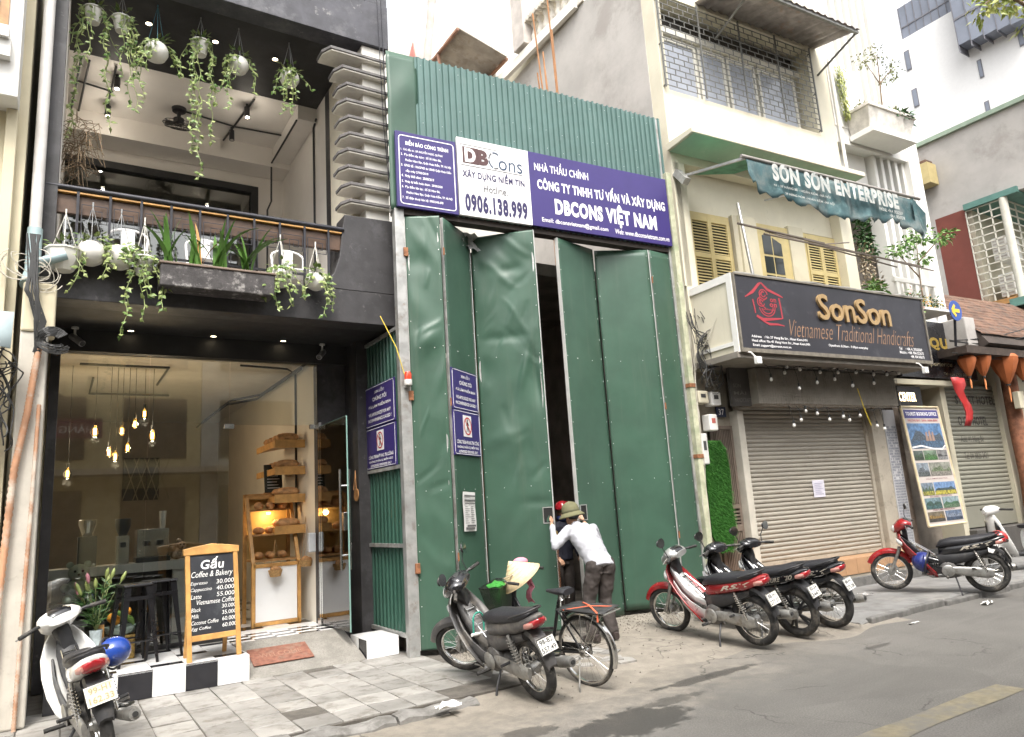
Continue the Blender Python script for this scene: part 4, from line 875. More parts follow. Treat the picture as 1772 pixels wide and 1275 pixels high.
b = MB(); b.box(8.58, 8.88, 9.8, 11.75, 11.64, 11.78); b.build('base_rail', M_bal, wh)
b = MB()
for k in range(17): b.cyl((8.5, 9.75+k*.125, 12.46), .065, .42, 8, 'x')
b.build('scalloped_cap', M_bal, wh, smooth=40)
b = MB()
for (y, z) in ((14.6, 13.1), (14.6, 13.35), (14.9, 13.25), (14.4, 12.85), (14.8, 12.95)): b.box(8.6, 8.63, y, y+.12, z, z+.12)
b.build('vent_bricks', mat('vent_dark', (.15, .13, .11), .9), wh)
aw = thing('corrugated_awning', 'small grey corrugated roof awning on a rusty frame behind the hoarding', 'awning', (7.3, 13.6, 11.6))
b = MB(); k = 0
for i in range(25):
    y = .09*i-.9; b.v += [(.0, y, .9+.03*math.sin(i*1.6)), (1.3, y, .55+.03*math.sin(i*1.6))]
b.f = [(2*i, 2*i+1, 2*i+3, 2*i+2) for i in range(24)]; b.mi = [0]*24; b.build('sheet', mat('asbestos_sheet', (.4, .36, .32), .9, var=.15, dirt=((.25, .2, .15), .3, 3.)), aw, smooth=60, solid=.02)
b = MB(); b.bar((0, -.9, .86), (0, 1.25, .86), .06); b.bar((1.3, -.9, .5), (1.3, 1.25, .5), .06); b.bar((.0, .1, .86), (0, .1, -2), .06); b.build('frame', mat('rusty_frame', (.28, .15, .1), .8, var=.2), aw)
rp = thing('red_gable_sheet', 'pinkish red sheet gable with a drain pipe at the edge of the white house', 'roof', (8.4, 17.0, 13.2)); b = MB(); b.prism([(-.3, 0), (2.2, 0), (.3, 2.2)], -.04, 0, 'yz'); b.build('sheet', mat('faded_red_sheet', (.5, .2, .17), .7, var=.1), rp); b = MB(); b.tube([(-.1, -.4, -.3), (-.1, -1.2, 2.6), (-.1, -1.5, 4.5)], .12, 10); b.build('drain_pipe', M_wgrey, rp, smooth=40)
for k, (x0, z1, dx) in enumerate(((7.06, 10.5, -.06), (7.4, 11.2, 0), (7.46, 10.4, .03), (7.26, 9.9, .02), (7.33, 9.6, .0), (7.2, 9.5, -.01))):
    b = MB(); b.tube([(x0+.08, 9.4+.05*k, 5.3), (x0+.06, 9.4+.05*k, 8.5), (x0+dx, 9.4+.05*k, z1)], .016, 6)
    o = b.build('reinforcing_bar', mat('rust_bar', (.34, .17, .08), .85, var=.2), None, smooth=40); tag(o, 'rusty upright reinforcing bar above the hoarding, '+['leftmost and tall', 'tallest one', 'tall, just right of the tallest', 'middling one between the tall bars', 'short one in the middle', 'shortest one'][k], 'rebar', 'reinforcing bars')

# ================================================================== HANDICRAFT SHOP HOUSE (cream, black sign box)
SA = R(-3.2); SM = Matrix.Translation((8.45, 7.88, 0)) @ Matrix.Rotation(SA, 4, 'Z')
def sthing(name, label, cat, u, v, z, group=None, rz=0.): return thing(name, label, cat, SM @ Vector((u, v, z)), SA+rz, group)
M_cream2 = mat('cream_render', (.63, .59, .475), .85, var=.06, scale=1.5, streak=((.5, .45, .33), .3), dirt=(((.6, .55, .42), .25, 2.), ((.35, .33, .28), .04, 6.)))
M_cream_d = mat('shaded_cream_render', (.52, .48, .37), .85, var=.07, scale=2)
M_party = mat('grey_cement_render', (.42, .4, .38), .9, var=.13, scale=.7, bump=.4, bscale=6, dirt=(((.31, .285, .265), .35, .9), ((.5, .475, .45), .35, .5)))
M_mint = mat('mint_paint', (.33, .47, .36), .75, var=.1, scale=2, dirt=((.6, .58, .52), .15, 3.))
M_yel = mat('yellow_joinery', (.5, .41, .2), .6, var=.08, scale=5)
M_dkgl = mat('dark_pane', (.03, .035, .035), .12, var=0)
M_beige = mat('beige_pillar', (.34, .305, .25), .8, var=.12, scale=3, dirt=(((.2, .18, .145), .35, 6.), ((.2, .18, .15), .1, 14.)))
ss = sthing('handicraft_shop_house', 'cream three storey shop house with shutters and a grilled upper window', 'building', 0, 0, 0)
def sb_(name, m, *bx, bevel=0, parent=None, **k):
    b = MB()
    for q in bx: b.box(*q)
    return b.build(name, m, parent or ss, bevel=bevel, **k)
sb_('wall', M_cream2, (.1, 4.65, .22, .5, 6.46, 8.58), (.1, 4.65, .5, 8, 3.6, 6), (.1, 4.65, 2, 8, 6, 12)); sb_('party_wall', M_party, (.06, .1, .3, 5.4, 5, 11.62)); sb_('front_corner', M_cream2, (.07, .22, .0, .3, 5, 11.9))
sb_('upper_wall', M_cream2, (.22, 4.65, .0, .218, 7.2, 8.56), (4.1, 4.65, 0, .4, 8.56, 11.9), (.22, 4.1, 0, .4, 10.45, 11.9))
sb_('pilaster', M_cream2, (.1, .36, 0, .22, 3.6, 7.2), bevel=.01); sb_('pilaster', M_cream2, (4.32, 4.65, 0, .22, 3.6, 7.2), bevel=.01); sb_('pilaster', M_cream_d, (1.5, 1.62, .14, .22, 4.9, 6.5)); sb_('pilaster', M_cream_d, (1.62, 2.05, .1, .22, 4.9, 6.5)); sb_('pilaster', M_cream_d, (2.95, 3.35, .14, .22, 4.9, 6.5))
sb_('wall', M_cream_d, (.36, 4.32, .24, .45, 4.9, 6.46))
def louvre(u0, u1, z0, z1, n):
    t = bpy.data.objects.new('shutter', None); COL.objects.link(t); t.parent = ss; t.location = (u0, .2, z0); W, H = u1-u0, z1-z0
    b = MB(); b.box(-.05, W+.05, -.02, .03, H, H+.07); b.box(-.06, 0, -.02, .03, -.1, H); b.box(W, W+.06, -.02, .03, -.1, H)
    for k in range(2):
        a, e = k*W/2, (k+1)*W/2; s = .045
        for q in ((a, a+s), (e-s, e)): b.box(q[0], q[1], -.04, -.0, 0, H-.002)
        for z in (0, H*.47, H-.09): b.box(a+s, e-s, -.038, -.002, z, z+.085)
    b.build('frame', M_yel, t, bevel=.003)
    b = MB(); b.box(0, W, .0, .012, 0, H); b.build('shadow_gap', mat('louvre_dark', (.03, .028, .022), .9), t)
    b = MB()
    for k in range(2):
        a, e = k*W/2+.045, (k+1)*W/2-.045
        for z0_, z1_ in ((.085, H*.47), (H*.47+.085, H-.09)):
            m = max(2, int((z1_-z0_)/.052))
            for i in range(m):
                z = z0_+(i+.5)*(z1_-z0_)/m; b.add([(a, -.034, z-.018), (e, -.034, z-.018), (e, -.006, z+.012), (a, -.006, z+.012), (a, -.034, z-.011), (e, -.034, z-.011), (e, -.006, z+.019), (a, -.006, z+.019)], [(0, 3, 2, 1), (4, 5, 6, 7), (0, 1, 5, 4), (1, 2, 6, 5), (2, 3, 7, 6), (3, 0, 4, 7)])
    b.build('louvre_slats', M_yel, t, stuff=True)
louvre(.5, 1.4, 4.95, 6.38, 2); louvre(3.45, 4.28, 4.95, 6.36, 2)
# arched glazed door
dt = bpy.data.objects.new('balcony_door', None); COL.objects.link(dt); dt.parent = ss; dt.location = (2.1, .19, 4.9)
b = MB(); b.box(0, .85, -.02, .03, 0, 1.55); b.build('leaf', M_yel, dt, bevel=.003)
for i in range(2):
    for j in range(3):
        x0, z0 = .14+i*.26, .25+j*.36; b = MB(); z1 = z0+.32+(.0 if j < 2 else (.1 if i == 0 else .02)); z1b = z1+(.0 if j < 2 else (-.06 if i == 0 else -.1))
        b.prism([(x0, z0), (x0+.23, z0), (x0+.23, z1 if (i == 0) else z1b), (x0, z1b if i == 0 else z1)], -.026, -.021); b.build('pane', M_dkgl, dt)
# canopy slab with mint underside
b = MB(); b.prism([(-.62, 7.4), (.0, 7.36), (.0, 7.5), (-.62, 7.49)], .0, 4.4, 'yz'); b.build('canopy', M_cream2, ss, bevel=.01)
b = MB(); b.prism([(-.6, 7.392), (-.01, 7.352), (-.01, 7.358), (-.6, 7.398)], .05, 4.36, 'yz'); b.build('canopy_soffit', M_mint, ss)
b = MB(); b.bar((.5, -.52, 7.52), (1.35, -.5, 7.52), .07, .04); b.build('board', M_wgrey, ss)
# barred upper window
M_wf = mat('white_frame', (.72, .7, .63), .6, var=.05); M_pglass = mat('reflecting_pane', (.42, .45, .52), .12, var=.12, scale=.8, spec=.8)
sb_('window_recess', mat('recess_dark', (.06, .055, .05), .9), (.22, 4.1, .38, .45, 8.56, 10.45))
for u0, u1 in ((.35, 1.28), (1.33, 2.02), (2.08, 2.85), (2.92, 4.0)):
    o = sb_('window_frame', M_wf, (u0, u1, .3, .37, 8.6, 8.68), (u0, u1, .3, .37, 9.82, 9.9), (u0, u0+.06, .3, .37, 8.68, 9.82), (u1-.06, u1, .3, .37, 8.68, 9.82)); sb_('pane', M_pglass, (u0+.06, u1-.06, .33, .345, 8.68, 9.82), parent=o)
sb_('lintel', M_wf, (.22, 4.1, .24, .37, 9.92, 10.06))
gr = MB(); M_bar = mat('window_bar_paint', (.16, .16, .15), .5, .3, var=.2, scale=20)
z = 8.6; rows = []
while z < 10.4: gr.bar((.1, -.06, z), (4.12, -.06, z), .012); rows.append(z); z += .115
for k, z in enumerate(rows[:-1]):
    u = .12+(k % 2)*.11
    while u < 4.12: gr.bar((u, -.06, z), (u, -.06, z+.115), .012); u += .235
gr.build('grille_bars', M_bar, ss, stuff=True)
for u in (.1, 1.05, 2.1, 3.1, 4.12):
    b = MB(); b.bar((u, -.06, 8.56), (u, -.06, 10.42), .025)
    if u in (.1, 4.12): [b.bar((u, -.06, z), (u, .05, z), .02) for z in (8.6, 9.4, 10.3)]
    b.build('grille_upright', M_bar, ss)
# corrugated roof over the top window
b = MB(); n = 46
for i in range(n+1):
    u = 1.1+i*3.3/n; w_ = .025*math.cos(i*PI*.75); b.v += [(u, .1, 10.55+w_), (u, -1.0, 10.3+w_)]
b.f = [(2*i, 2*i+1, 2*i+3, 2*i+2) for i in range(n)]; b.mi = [0]*n; b.build('corrugated_roof', mat('old_tin', (.3, .27, .26), .6, .3, var=.25, scale=4, dirt=((.3, .15, .08), .25, 3.)), ss, smooth=60, solid=.006)
b = MB(); b.bar((1.1, -.95, 10.26), (4.4, -.95, 10.26), .05); b.bar((4.35, -.95, 10.25), (4.35, .0, 9.9), .03); b.bar((1.5, -.95, 10.25), (1.5, 0, 9.9), .03); b.build('roof_frame', M_bar, ss)
# torn awning with lettering
aw = sthing('fabric_awning', 'tattered teal fabric awning valance with white shop lettering above the black sign', 'awning', .22, -1.4, 6.62)
M_teal = mat('teal_cloth', (.045, .1, .11), .8, var=.2, scale=3, dirt=(((.16, .18, .175), .45, 1.6), ((.12, .2, .2), .3, 6.)))
b = MB(); nu, nv = 70, 8
for i in range(nu+1):
    for j in range(nv+1):
        u = 4.28*i/nu; t_ = j/nv; hh = .62 if u < 3.9 else .62+.15*(u-3.9)
        hh *= 1-.12*math.sin(u*2.3)-.3*math.exp(-(u/.25)**2)
        b.v.append((u+.02*math.sin(j+u*6), -.03*t_-.045*t_*math.sin(u*9+t_*2)-.02*math.sin(u*23)*t_, -.02-hh*t_+(.04*math.sin(u*21)*t_ if j == nv else 0)))
b.f = [(i*(nv+1)+j, (i+1)*(nv+1)+j, (i+1)*(nv+1)+j+1, i*(nv+1)+j+1) for i in range(nu) for j in range(nv)]; b.mi = [0]*len(b.f); b.build('valance', M_teal, aw, smooth=70, solid=.002)
b = MB(); b.tube([(-.08, 0, 0), (4.42, 0, .03)], .03, 8); b.build('front_tube', mat('weathered_steel', (.3, .28, .26), .6, .4, var=.2), aw, smooth=50)
for u in (.0, 4.2): b = MB(); b.bar((u, 0, -.02), (u-.05, 1.38, .28), .04); b.build('arm', M_galv, aw)
b = MB(); b.bar((-.1, 1.35, .35), (-.1, 1.15, .1), .12); b.build('bracket', M_galv, aw); b = MB(); b.bar((2.1, .1, -.05), (2.0, 1.38, .2), .03); b.build('arm', M_galv, aw)
b = MB(); b.add([(0, .0, 0), (0, 1.35, .32), (.7, .85, .24), (.55, .0, .02)], [(0, 1, 2, 3)]); b.build('cloth_remnant', mat('striped_green_cloth', (.08, .22, .14), .85, var=.3, scale=6), aw, solid=.003)
M_aw = mat('faded_lettering', (.42, .43, .41), .8, var=.2, scale=8, dirt=((.16, .2, .2), .3, 7.))
text('SƠN SƠN ENTERPRISE', aw, M_aw, .42, -.36, 3.55, -.06, -.12, bold=.05); text('41 - 37 HÀNG BÈ - HOÀN KIẾM - HÀ NỘI', aw, M_aw, .4, -.47, 1.7, -.4, -.13, bold=.01); text('39 HÀNG HÒM - HOÀN KIẾM - HÀ NỘI', aw, M_aw, .62, -.58, 1.76, -.51, -.14, bold=.01); text('PHONE: +84.4. 39262069', aw, M_aw, 2.95, -.46, 3.6, -.4, -.13, bold=.01); text('+84.4. 38247078', aw, M_aw, 3.2, -.55, 3.62, -.49, -.14, bold=.01)
b = MB(); b.v = [(4.1, -.05, -.02), (4.35, -.1, -.3), (4.38, -.05, -.62), (4.2, -.06, -.8), (4.12, -.02, -.5), (4.0, -.1, -.3)]; b.f = [(0, 1, 2, 4), (2, 3, 4), (0, 4, 5)]; b.mi = [0]*3; b.build('torn_corner', M_teal, aw, solid=.003)
# old support pole and tangle of struts
b = MB(); b.tube([(1.42, -.1, 6.6), (1.05, -.55, 5.0)], .028, 8); b.build('stay_pole', M_galv, ss, smooth=50)
b = MB(); b.tube([(.9, -.5, 6.0), (3.1, -.45, 5.95)], .022, 6); b.tube([(1.6, -.45, 5.98), (4.6, -.8, 5.55)], .015, 6); b.tube([(2.2, -.4, 6.0), (5.4, -1.0, 5.5)], .015, 6); b.tube([(1.5, -.5, 5.9), (5.2, -.9, 5.6)], .018, 6); b.tube([(2.9, -.45, 5.9), (4.2, -.2, 6.2)], .012, 6); b.build('awning_struts', mat('rusty_strut', (.2, .17, .15), .7, .3, var=.2), ss)
# ---------------- black sign box
sg = sthing('shop_sign', 'long black sign box with raised gold lettering and red house emblem', 'sign', .15, -.9, 3.72)
M_sblk = mat('sign_black_panel', (.028, .028, .036), .45, var=.12, scale=1.5, dirt=((.07, .07, .08), .2, 4.)); M_goldl = mat('gold_letter', (.37, .25, .12), .4, .1, var=.06); M_redl = mat('emblem_red', (.36, .04, .055), .45, var=.08, scale=6); M_script = mat('bronze_script', (.3, .18, .11), .5, var=0)
b = MB(); b.box(0, 4.82, .02, .9, -.0, 1.2); b.build('casing', M_cream2, sg)
b = MB(); b.box(.03, 4.79, -.02, .02, .04, 1.19); b.build('panel', M_sblk, sg)
b = MB()
for q in ((0, 4.82, 1.19, 1.215), (0, 4.82, -.02, .04)): b.box(q[0], q[1], -.04, .03, q[2], q[3])
for q in ((0, .03), (4.79, 4.82)): b.box(q[0], q[1], -.04, .03, .04, 1.19)
b.build('frame', mat('sign_frame', (.19, .17, .14), .6, .2, var=.2, scale=10), sg)
b = MB(); b.box(-.022, -.0, .0, .1, -.02, 1.22); b.box(-.022, 0, .1, .98, 1.1, 1.22); b.box(-.025, 0, .1, .98, .1, .16); b.build('side_batten', M_pvc, sg)
b = MB(); b.v = [(.05+.3*i, -.02+.03*math.sin(i*3.1), 1.222+.012*math.sin(i*2.3)) for i in range(17)]; pts = b.v; b = MB(); b.tube(pts, .02, 6); b.build('loose_cable', mat('grey_cable', (.3, .29, .27), .7), sg)
text('SonSon', sg, M_goldl, 1.85, .6, 3.74, 1.04, -.035, bold=.012, depth=.03, name='raised_letters')
text('Vietnamese Traditional Handicrafts', sg, M_script, 1.13, .28, 4.37, .56, -.023, shear=.5, bold=-.014)
for s, x0, x1, z0 in (('Address   : No 37 Hang Be Str., Hoan Kiem,HN', .25, 1.5, .205), ('Head office: No 41 Hang Hom Str., Hoan Kiem,HN', .25, 1.55, .138), ('Email: support@sonson.com.vn', .26, 1.1, .07), ('Openfrom: 8.30am - 9.00pm everyday', 2.01, 3.02, .155), ('Tel     : +84. 4. 39262069', 3.9, 4.57, .205), ('Mobi/e : +84. 904 023675', 3.9, 4.6, .138), ('+84. 904 045678', 4.2, 4.6, .07)):
    text(s, sg, M_let, x0, z0, x1, z0+.052, -.023, bold=.012)
em = MB()
stroke(em, [(.22, .73), (.42, .85), (.6, 1.03), (.66, 1.06)], -.024, [.02, .06, .05, .03]); stroke(em, [(.66, 1.06), (.8, .93), (1.08, .84), (1.18, .8)], -.024, [.03, .06, .04, .015])
stroke(em, [(.4, .7), (.42, .55), (.43, .42)], -.0235, .03); stroke(em, [(1.07, .78), (1.09, .6), (1.1, .36)], -.0235, .035); stroke(em, [(.45, .37), (.6, .3), (.85, .33), (1.1, .36)], -.0245, [.05, .07, .05, .02]); stroke(em, [(.6, .27), (.75, .22), (.95, .23), (1.13, .21)], -.024, [.02, .05, .04, .015])
for cx, cz, r, a0, a1 in ((.68, .82, .1, 0, 330), (.68, .82, .05, 60, 360), (.6, .66, .09, 20, 340), (.6, .66, .045, 0, 300), (.78, .72, .2, 120, 250), (.74, .58, .2, 190, 370), (.74, .58, .15, 200, 360)): stroke(em, arcpts(cx, cz, r, a0, a1, 14), -.0238, .022)
em.v = [(.22+(x-.22)*.88, y, .44+(z-.21)*.79) for x, y, z in em.v]; em.build('emblem', M_redl, sg); text('on', sg, M_redl, .76, .81, .9, .87, -.024, bold=.03, name='emblem_lettering'); text('on', sg, M_redl, .74, .73, .9, .79, -.024, bold=.03, name='emblem_lettering'); text('handicrafts', sg, M_redl, .56, .67, .85, .7, -.024, bold=.02, name='emblem_lettering')
# spot lamps under the sign ends
for k, u in enumerate((.28, 4.45)):
    t = sthing('flood_lamp', ('small white flood lamp under the left end of the black sign', 'small white flood lamp under the right end of the black sign')[k], 'lamp', u, -.98, 3.68); b = MB(); b.tube([(0, .06, .02), (0, 0, 0), (.04, -.04, -.08)], .012, 6); b.build('arm', M_pvc, t); b = MB(); b.cbox((.06, -.06, -.13), (.1, .07, .11)); b.build('head', M_pvc, t, bevel=.01)
# soffit, mesh box, roller shutter
sb_('soffit', mat('soffit_dirty', (.2, .18, .155), .9, var=.2, scale=3), (.1, 4.9, -.88, .6, 3.62, 3.71))
o = sb_('shutter_box', mat('grimy_box', (.25, .228, .195), .85, var=.15, scale=3, dirt=((.18, .155, .12), .4, 2.)), (1.02, 4.64, -.36, .08, 3.02, 3.6), bevel=.006)
b = MB()
for i in range(62): b.bar((1.02+i*.0595, -.395, 2.98), (1.02+i*.0595, -.395, 3.62), .005)
for i in range(11): b.bar((1.02, -.395, 2.98+i*.064), (4.66, -.395, 2.98+i*.064), .005)
b.build('wire_mesh', mat('dusty_wire', (.22, .2, .17), .8), ss, stuff=True)
sh = sthing('roller_shutter', 'closed beige steel roller shutter with a paper note stuck on it', 'shutter', 1.0, .12, .46)
M_slat = mat('beige_slat', (.325, .3, .255), .5, .1, var=.06, scale=1.5, dirt=((.26, .235, .195), .3, 2.), rand=.05)
SW = 3.18; me = MB(); prof = [(0, 0), (-.006, .004), (-.017, .018), (-.02, .036), (-.016, .054), (-.005, .066), (0, .07)]; k = len(prof)
me.v = [(0, p[0], p[1]) for p in prof]+[(SW, p[0], p[1]) for p in prof]; me.f = [(i, k+i, k+i+1, i+1) for i in range(k-1)]
smesh = bpy.data.meshes.new('slat'); smesh.from_pydata(me.v, [], me.f); smesh.materials.append(M_slat); smesh.shade_smooth()
for i in range(36): inst(smesh, 'slat', sh, (0, 0, .06+i*.0705))
b = MB(); b.box(0, SW, -.02, .012, 0, .06); b.build('bottom_bar', M_beige, sh, bevel=.004)
for q in ((-.07, 0), (SW, SW+.07)):
    b = MB(); b.box(q[0], q[1], -.05, .03, 0, 2.62); b.build('guide_rail', M_beige, sh, bevel=.004)
pn = sthing('paper_note', 'white handwritten note stuck on the beige shutter', 'note', 2.56, .09, 1.48); b = MB(); b.v = [(.3*i/5, -.004*math.sin(i*2+j), .29*j/5) for i in range(6) for j in range(6)]; b.f = [(i*6+j, i*6+6+j, i*6+7+j, i*6+j+1) for i in range(5) for j in range(5)]; b.mi = [0]*25; b.build('sheet', mat('note_paper', (.62, .6, .68), .85, var=.05), pn, smooth=60)
b = MB()
for q in range(7): b.box(.04, .25-.04*(q % 3), -.009, -.0085, .05+q*.03, .056+q*.03)
b.build('writing', mat('ink_blue', (.25, .25, .38), .8), pn)
# pillars, step, side door
sb_('pillar', M_beige, (4.25, 4.62, -.03, .4, 0, 3.02), bevel=.01); sb_('pillar', mat('white_post', (.46, .43, .37), .7, var=.1, scale=4, streak=((.4, .36, .3), .3)), (.82, .96, -.05, .2, 0.02, 2.95), bevel=.006)
sb_('wall', M_beige, (.0, .82, .12, .4, 2.72, 3.65), (-.05, .3, .12, .4, 0, 2.72), (.96, 4.4, .3, .4, 2.9, 3.65))
mos = sb_('mosaic_pillar', mat('mosaic_base', (.5, .5, .52), .6, var=.1), (4.68, 5.02, .0, .4, 0, 3.0))
b = MB(); rr = random.Random(8)
for i in range(9):
    for j in range(44):
        if rr.random() < .8 or j < 24: b.box(4.70+i*.034, 4.728+i*.034, -.004, .0, .5+j*.05, .54+j*.05)
b.build('mosaic_tiles', mat('mosaic_chip', (.3, .31, .34), .3, var=.3, scale=40), mos, stuff=True)
M_or = mat('orange_tile', (.4, .235, .13), .4, var=.08, scale=5)
stp = sthing('door_step', 'orange tiled step below the beige shutter', 'step', 0, 0, 0); b = MB(); b.box(-.1, 4.75, -.28, .3, -.2, .44); b.build('core', M_beige, stp)
for i in range(15): b = MB(); b.box(.2+i*.3, .495+i*.3, -.292, -.28, .2, .44); b.build('tile', M_or, stp, bevel=.002)
for i in range(15): b = MB(); b.box(.2+i*.3, .495+i*.3, -.29, .1, .44, .452); b.build('tile', M_or, stp, bevel=.002)
b = MB(); b.box(-.1, 4.75, -.36, -.292, -.2, .16); b.build('plinth', M_kerb2, stp, bevel=.01)
sd_ = sthing('side_door', 'narrow brown grille door left of the beige shutter', 'door', .32, .1, .3); M_brn = mat('brown_steel_door', (.16, .125, .1), .6, .1, var=.15, scale=5)
b = MB(); b.box(0, .5, .03, .05, 0, 2.42); b.build('backing', mat('door_dark', (.05, .042, .035), .8), sd_)
b = MB()
for q in ((0, .05, 0, 2.42), (.45, .5, 0, 2.42), (.05, .45, 0, .06), (.05, .45, 2.36, 2.42), (.05, .45, .75, .85), (.05, .45, 1.1, 1.16)): b.box(q[0], q[1], -.01, .03, q[2], q[3])
b.build('frame', M_brn, sd_, bevel=.003)
b = MB()
for i in range(11): b.box(.06+i*.036, .078+i*.036, 0, .025, 1.16, 2.36); b.box(.06+i*.036, .078+i*.036, 0, .025, .06, .75)
for i in range(4): b.box(.05, .45, 0, .025, .87+i*.055, .9+i*.055)
b.build('bars', M_brn, sd_)
# artificial turf panel
tf = sthing('turf_panel', 'bright green artificial grass strip hanging beside the narrow door', 'grass panel', -.02, -.05, .75); b = MB(); b.prism([(.1, 1.72), (.4, 1.72), (.5, 1.6), (.54, 1.2), (.5, .7), (.52, .4), (.4, .05), (.16, 0), (.0, .3), (.02, .9), (-.0, 1.5)], .0, .02); b.build('mat', mat('turf_base', (.02, .09, .01), .9), tf)
b = MB(); rr = random.Random(21)
for k in range(5200):
    x, z = rr.uniform(0, .53), rr.uniform(.02, 1.72)
    if z < .3 and (x < .16*(1-z/.3) or x > .42+.1*z/.3): continue
    if z > 1.6 and x > .42: continue
    h = rr.uniform(.03, .065); a = rr.uniform(-.6, .6)-.3; dx = math.sin(a)*h*.5; w_ = .0035
    b.add([(x-w_, -.002, z), (x+w_, -.002, z), (x+dx, -h, z-h*.35+rr.uniform(-.02, .02))], [(0, 1, 2)])
b.build('blades', leafmat('turf_blade', (.015, .1, .008), (.08, .27, .04), .6), tf, stuff=True)
# meters, cables, number plate
for k, (u, z, w_, h, m, lb) in enumerate(((.16, 2.62, .17, .26, M_pvc, 'small white electric box with red print above the turf panel'), (-.06, 2.1, .13, .48, mat('meter_grey', (.55, .54, .52), .5), 'tall rounded grey meter cover left of the turf panel'), (-.02, 3.05, .22, .2, M_cream_d, 'square beige meter box under the cable tangle'), (.26, 3.02, .2, .22, M_pvc, 'white electric meter with small window under the cable tangle'))):
    t = sthing('meter_box', lb, 'meter box', u, -.02, z); b = MB(); b.box(0, w_, -.08, .1, 0, h); b.build('case', m, t, bevel=.02); b = MB(); b.box(w_*.25, w_*.7, -.084, -.08, h*.45, h*.75); b.build('window', mat('print_red', (.45, .12, .1), .6) if k == 0 else M_dk, t)
npl = sthing('house_number', 'dark house number plate over the narrow door', 'plate', .5, .08, 2.86); b = MB(); b.box(0, .2, -.01, .01, 0, .16); b.build('plate', mat('plate_blue', (.03, .04, .09), .4), npl); text('37', npl, M_let, .04, .03, .16, .13, -.012, bold=.02)
bp_ = sthing('wall_panel', 'dark panel with faint lettering between the meters and the shutter box', 'panel', .6, -.2, 3.0); b = MB(); b.box(0, .42, 0, .06, 0, .62); b.build('board', mat('dark_panel', (.07, .065, .06), .6, var=.15), bp_)
for k, s in enumerate(('SƠN', 'MÀI', 'HANDICRAFT')): text(s, bp_, mat('faint_lettering', (.16, .15, .14), .7), .05, .3-.12*k, .22+.1*k, .37-.12*k, -.002, bold=.01)
cbm = MB(); rr = random.Random(6)
for k in range(13):
    u0 = rr.uniform(-.15, .1); pts = [(u0+rr.uniform(-.1, .1), -.1+rr.uniform(-.1, .1), 4.6+rr.random()*.3)]
    for q in range(5): pts.append((.02+rr.uniform(-.2, .5), -.25+rr.uniform(-.15, .12), 4.2-q*.22+rr.uniform(-.22, .22)))
    pts.append((rr.uniform(-.05, .5), -.06, 3.25)); sm = []
    for q in range(len(pts)-2): sm += bez((Vector(pts[q])+Vector(pts[q+1]))/2, pts[q+1], (Vector(pts[q+1])+Vector(pts[q+2]))/2, 4)
    cbm.tube(sm, rr.choice((.005, .006, .009)), 5)
for k in range(5): cbm.torus((.1+.03*k, -.25, 3.75+.03*k), .2+.02*k, .008, 24, 5, 'y')
o = cbm.build('cable_tangle', mat('black_cable', (.03, .03, .03), .55), None); o.matrix_world = SM; tag(o, 'tangle of black cables and coils beside the left end of the black sign', 'cables')
cbm = MB()
for k in range(12):
    pts = [(-.12+rr.uniform(-.04, .04), -.1, 5.0-q*.7) for q in range(7)]; pts = [(p[0]+rr.uniform(-.05, .05), p[1], p[2]) for p in pts]; cbm.tube(pts, .005, 5)
    cbm.tube([(.35+.05*k, -.92, 4.94), (.2+rr.uniform(-.1, .2), -.5, 4.3), (.0, -.12, 3.9+rr.uniform(-.2, .2)), (rr.uniform(-.1, .3), -.1, 3.3)], .004, 5) if k < 6 else None
o = cbm.build('cable_bundle', mat('beige_cable', (.5, .47, .4), .6), None); o.matrix_world = SM; tag(o, 'pale thin cables running down beside the right edge of the hoarding', 'cables')
M_pole = mat('mossy_pole', (.42, .42, .3), .85, var=.25, scale=5, dirt=((.28, .33, .2), .4, 3.)); po = sthing('cable_pole', 'mossy narrow pole with rusty brackets at the right edge of the hoarding', 'pole', -.13, -.06, 0); b = MB(); b.box(-.05, .05, -.05, .05, 0, 6.9); b.build('shaft', M_pole, po, bevel=.01); b = MB(); b.box(-.06, .06, -.06, .06, 2.2, 2.26); b.box(-.06, .06, -.06, .06, 3.3, 3.36); b.build('band', M_rust, po)
# festoon bulbs
M_wb = mat('milky_bulb', (.78, .77, .74), .3, var=0); M_sock = mat('bulb_socket', (.03, .03, .03), .5, var=0)
fb = [(1.14, 3.38), (1.47, 3.5), (1.54, 3.6), (1.85, 3.57), (1.77, 3.25), (2.31, 3.64), (2.34, 3.54), (2.23, 3.36), (2.72, 3.64), (2.8, 3.55), (2.69, 3.43), (3.02, 3.64), (3.29, 3.57), (3.48, 3.64), (3.14, 3.33), (3.74, 3.39), (3.77, 3.55), (4.03, 3.64), (4.15, 3.56), (4.51, 3.6)]
fb2 = [(1.68, 2.66), (1.87, 2.75), (2.01, 2.9), (2.29, 2.86), (2.58, 2.76), (2.95, 2.81), (3.1, 2.75), (3.4, 2.83), (3.83, 2.65), (4.03, 2.6)]
bm1 = MB(); bm1.lathe([(.001, -.095), (.014, -.092), (.026, -.075), (.027, -.06), (.017, -.035), (.014, -.025)], 10); bm1_me = None
ords = ['first', 'second', 'third', 'fourth', 'fifth', 'sixth', 'seventh', 'eighth', 'ninth', 'tenth', 'eleventh', 'twelfth', 'thirteenth', 'fourteenth', 'fifteenth', 'sixteenth', 'seventeenth', 'eighteenth', 'nineteenth', 'twentieth']
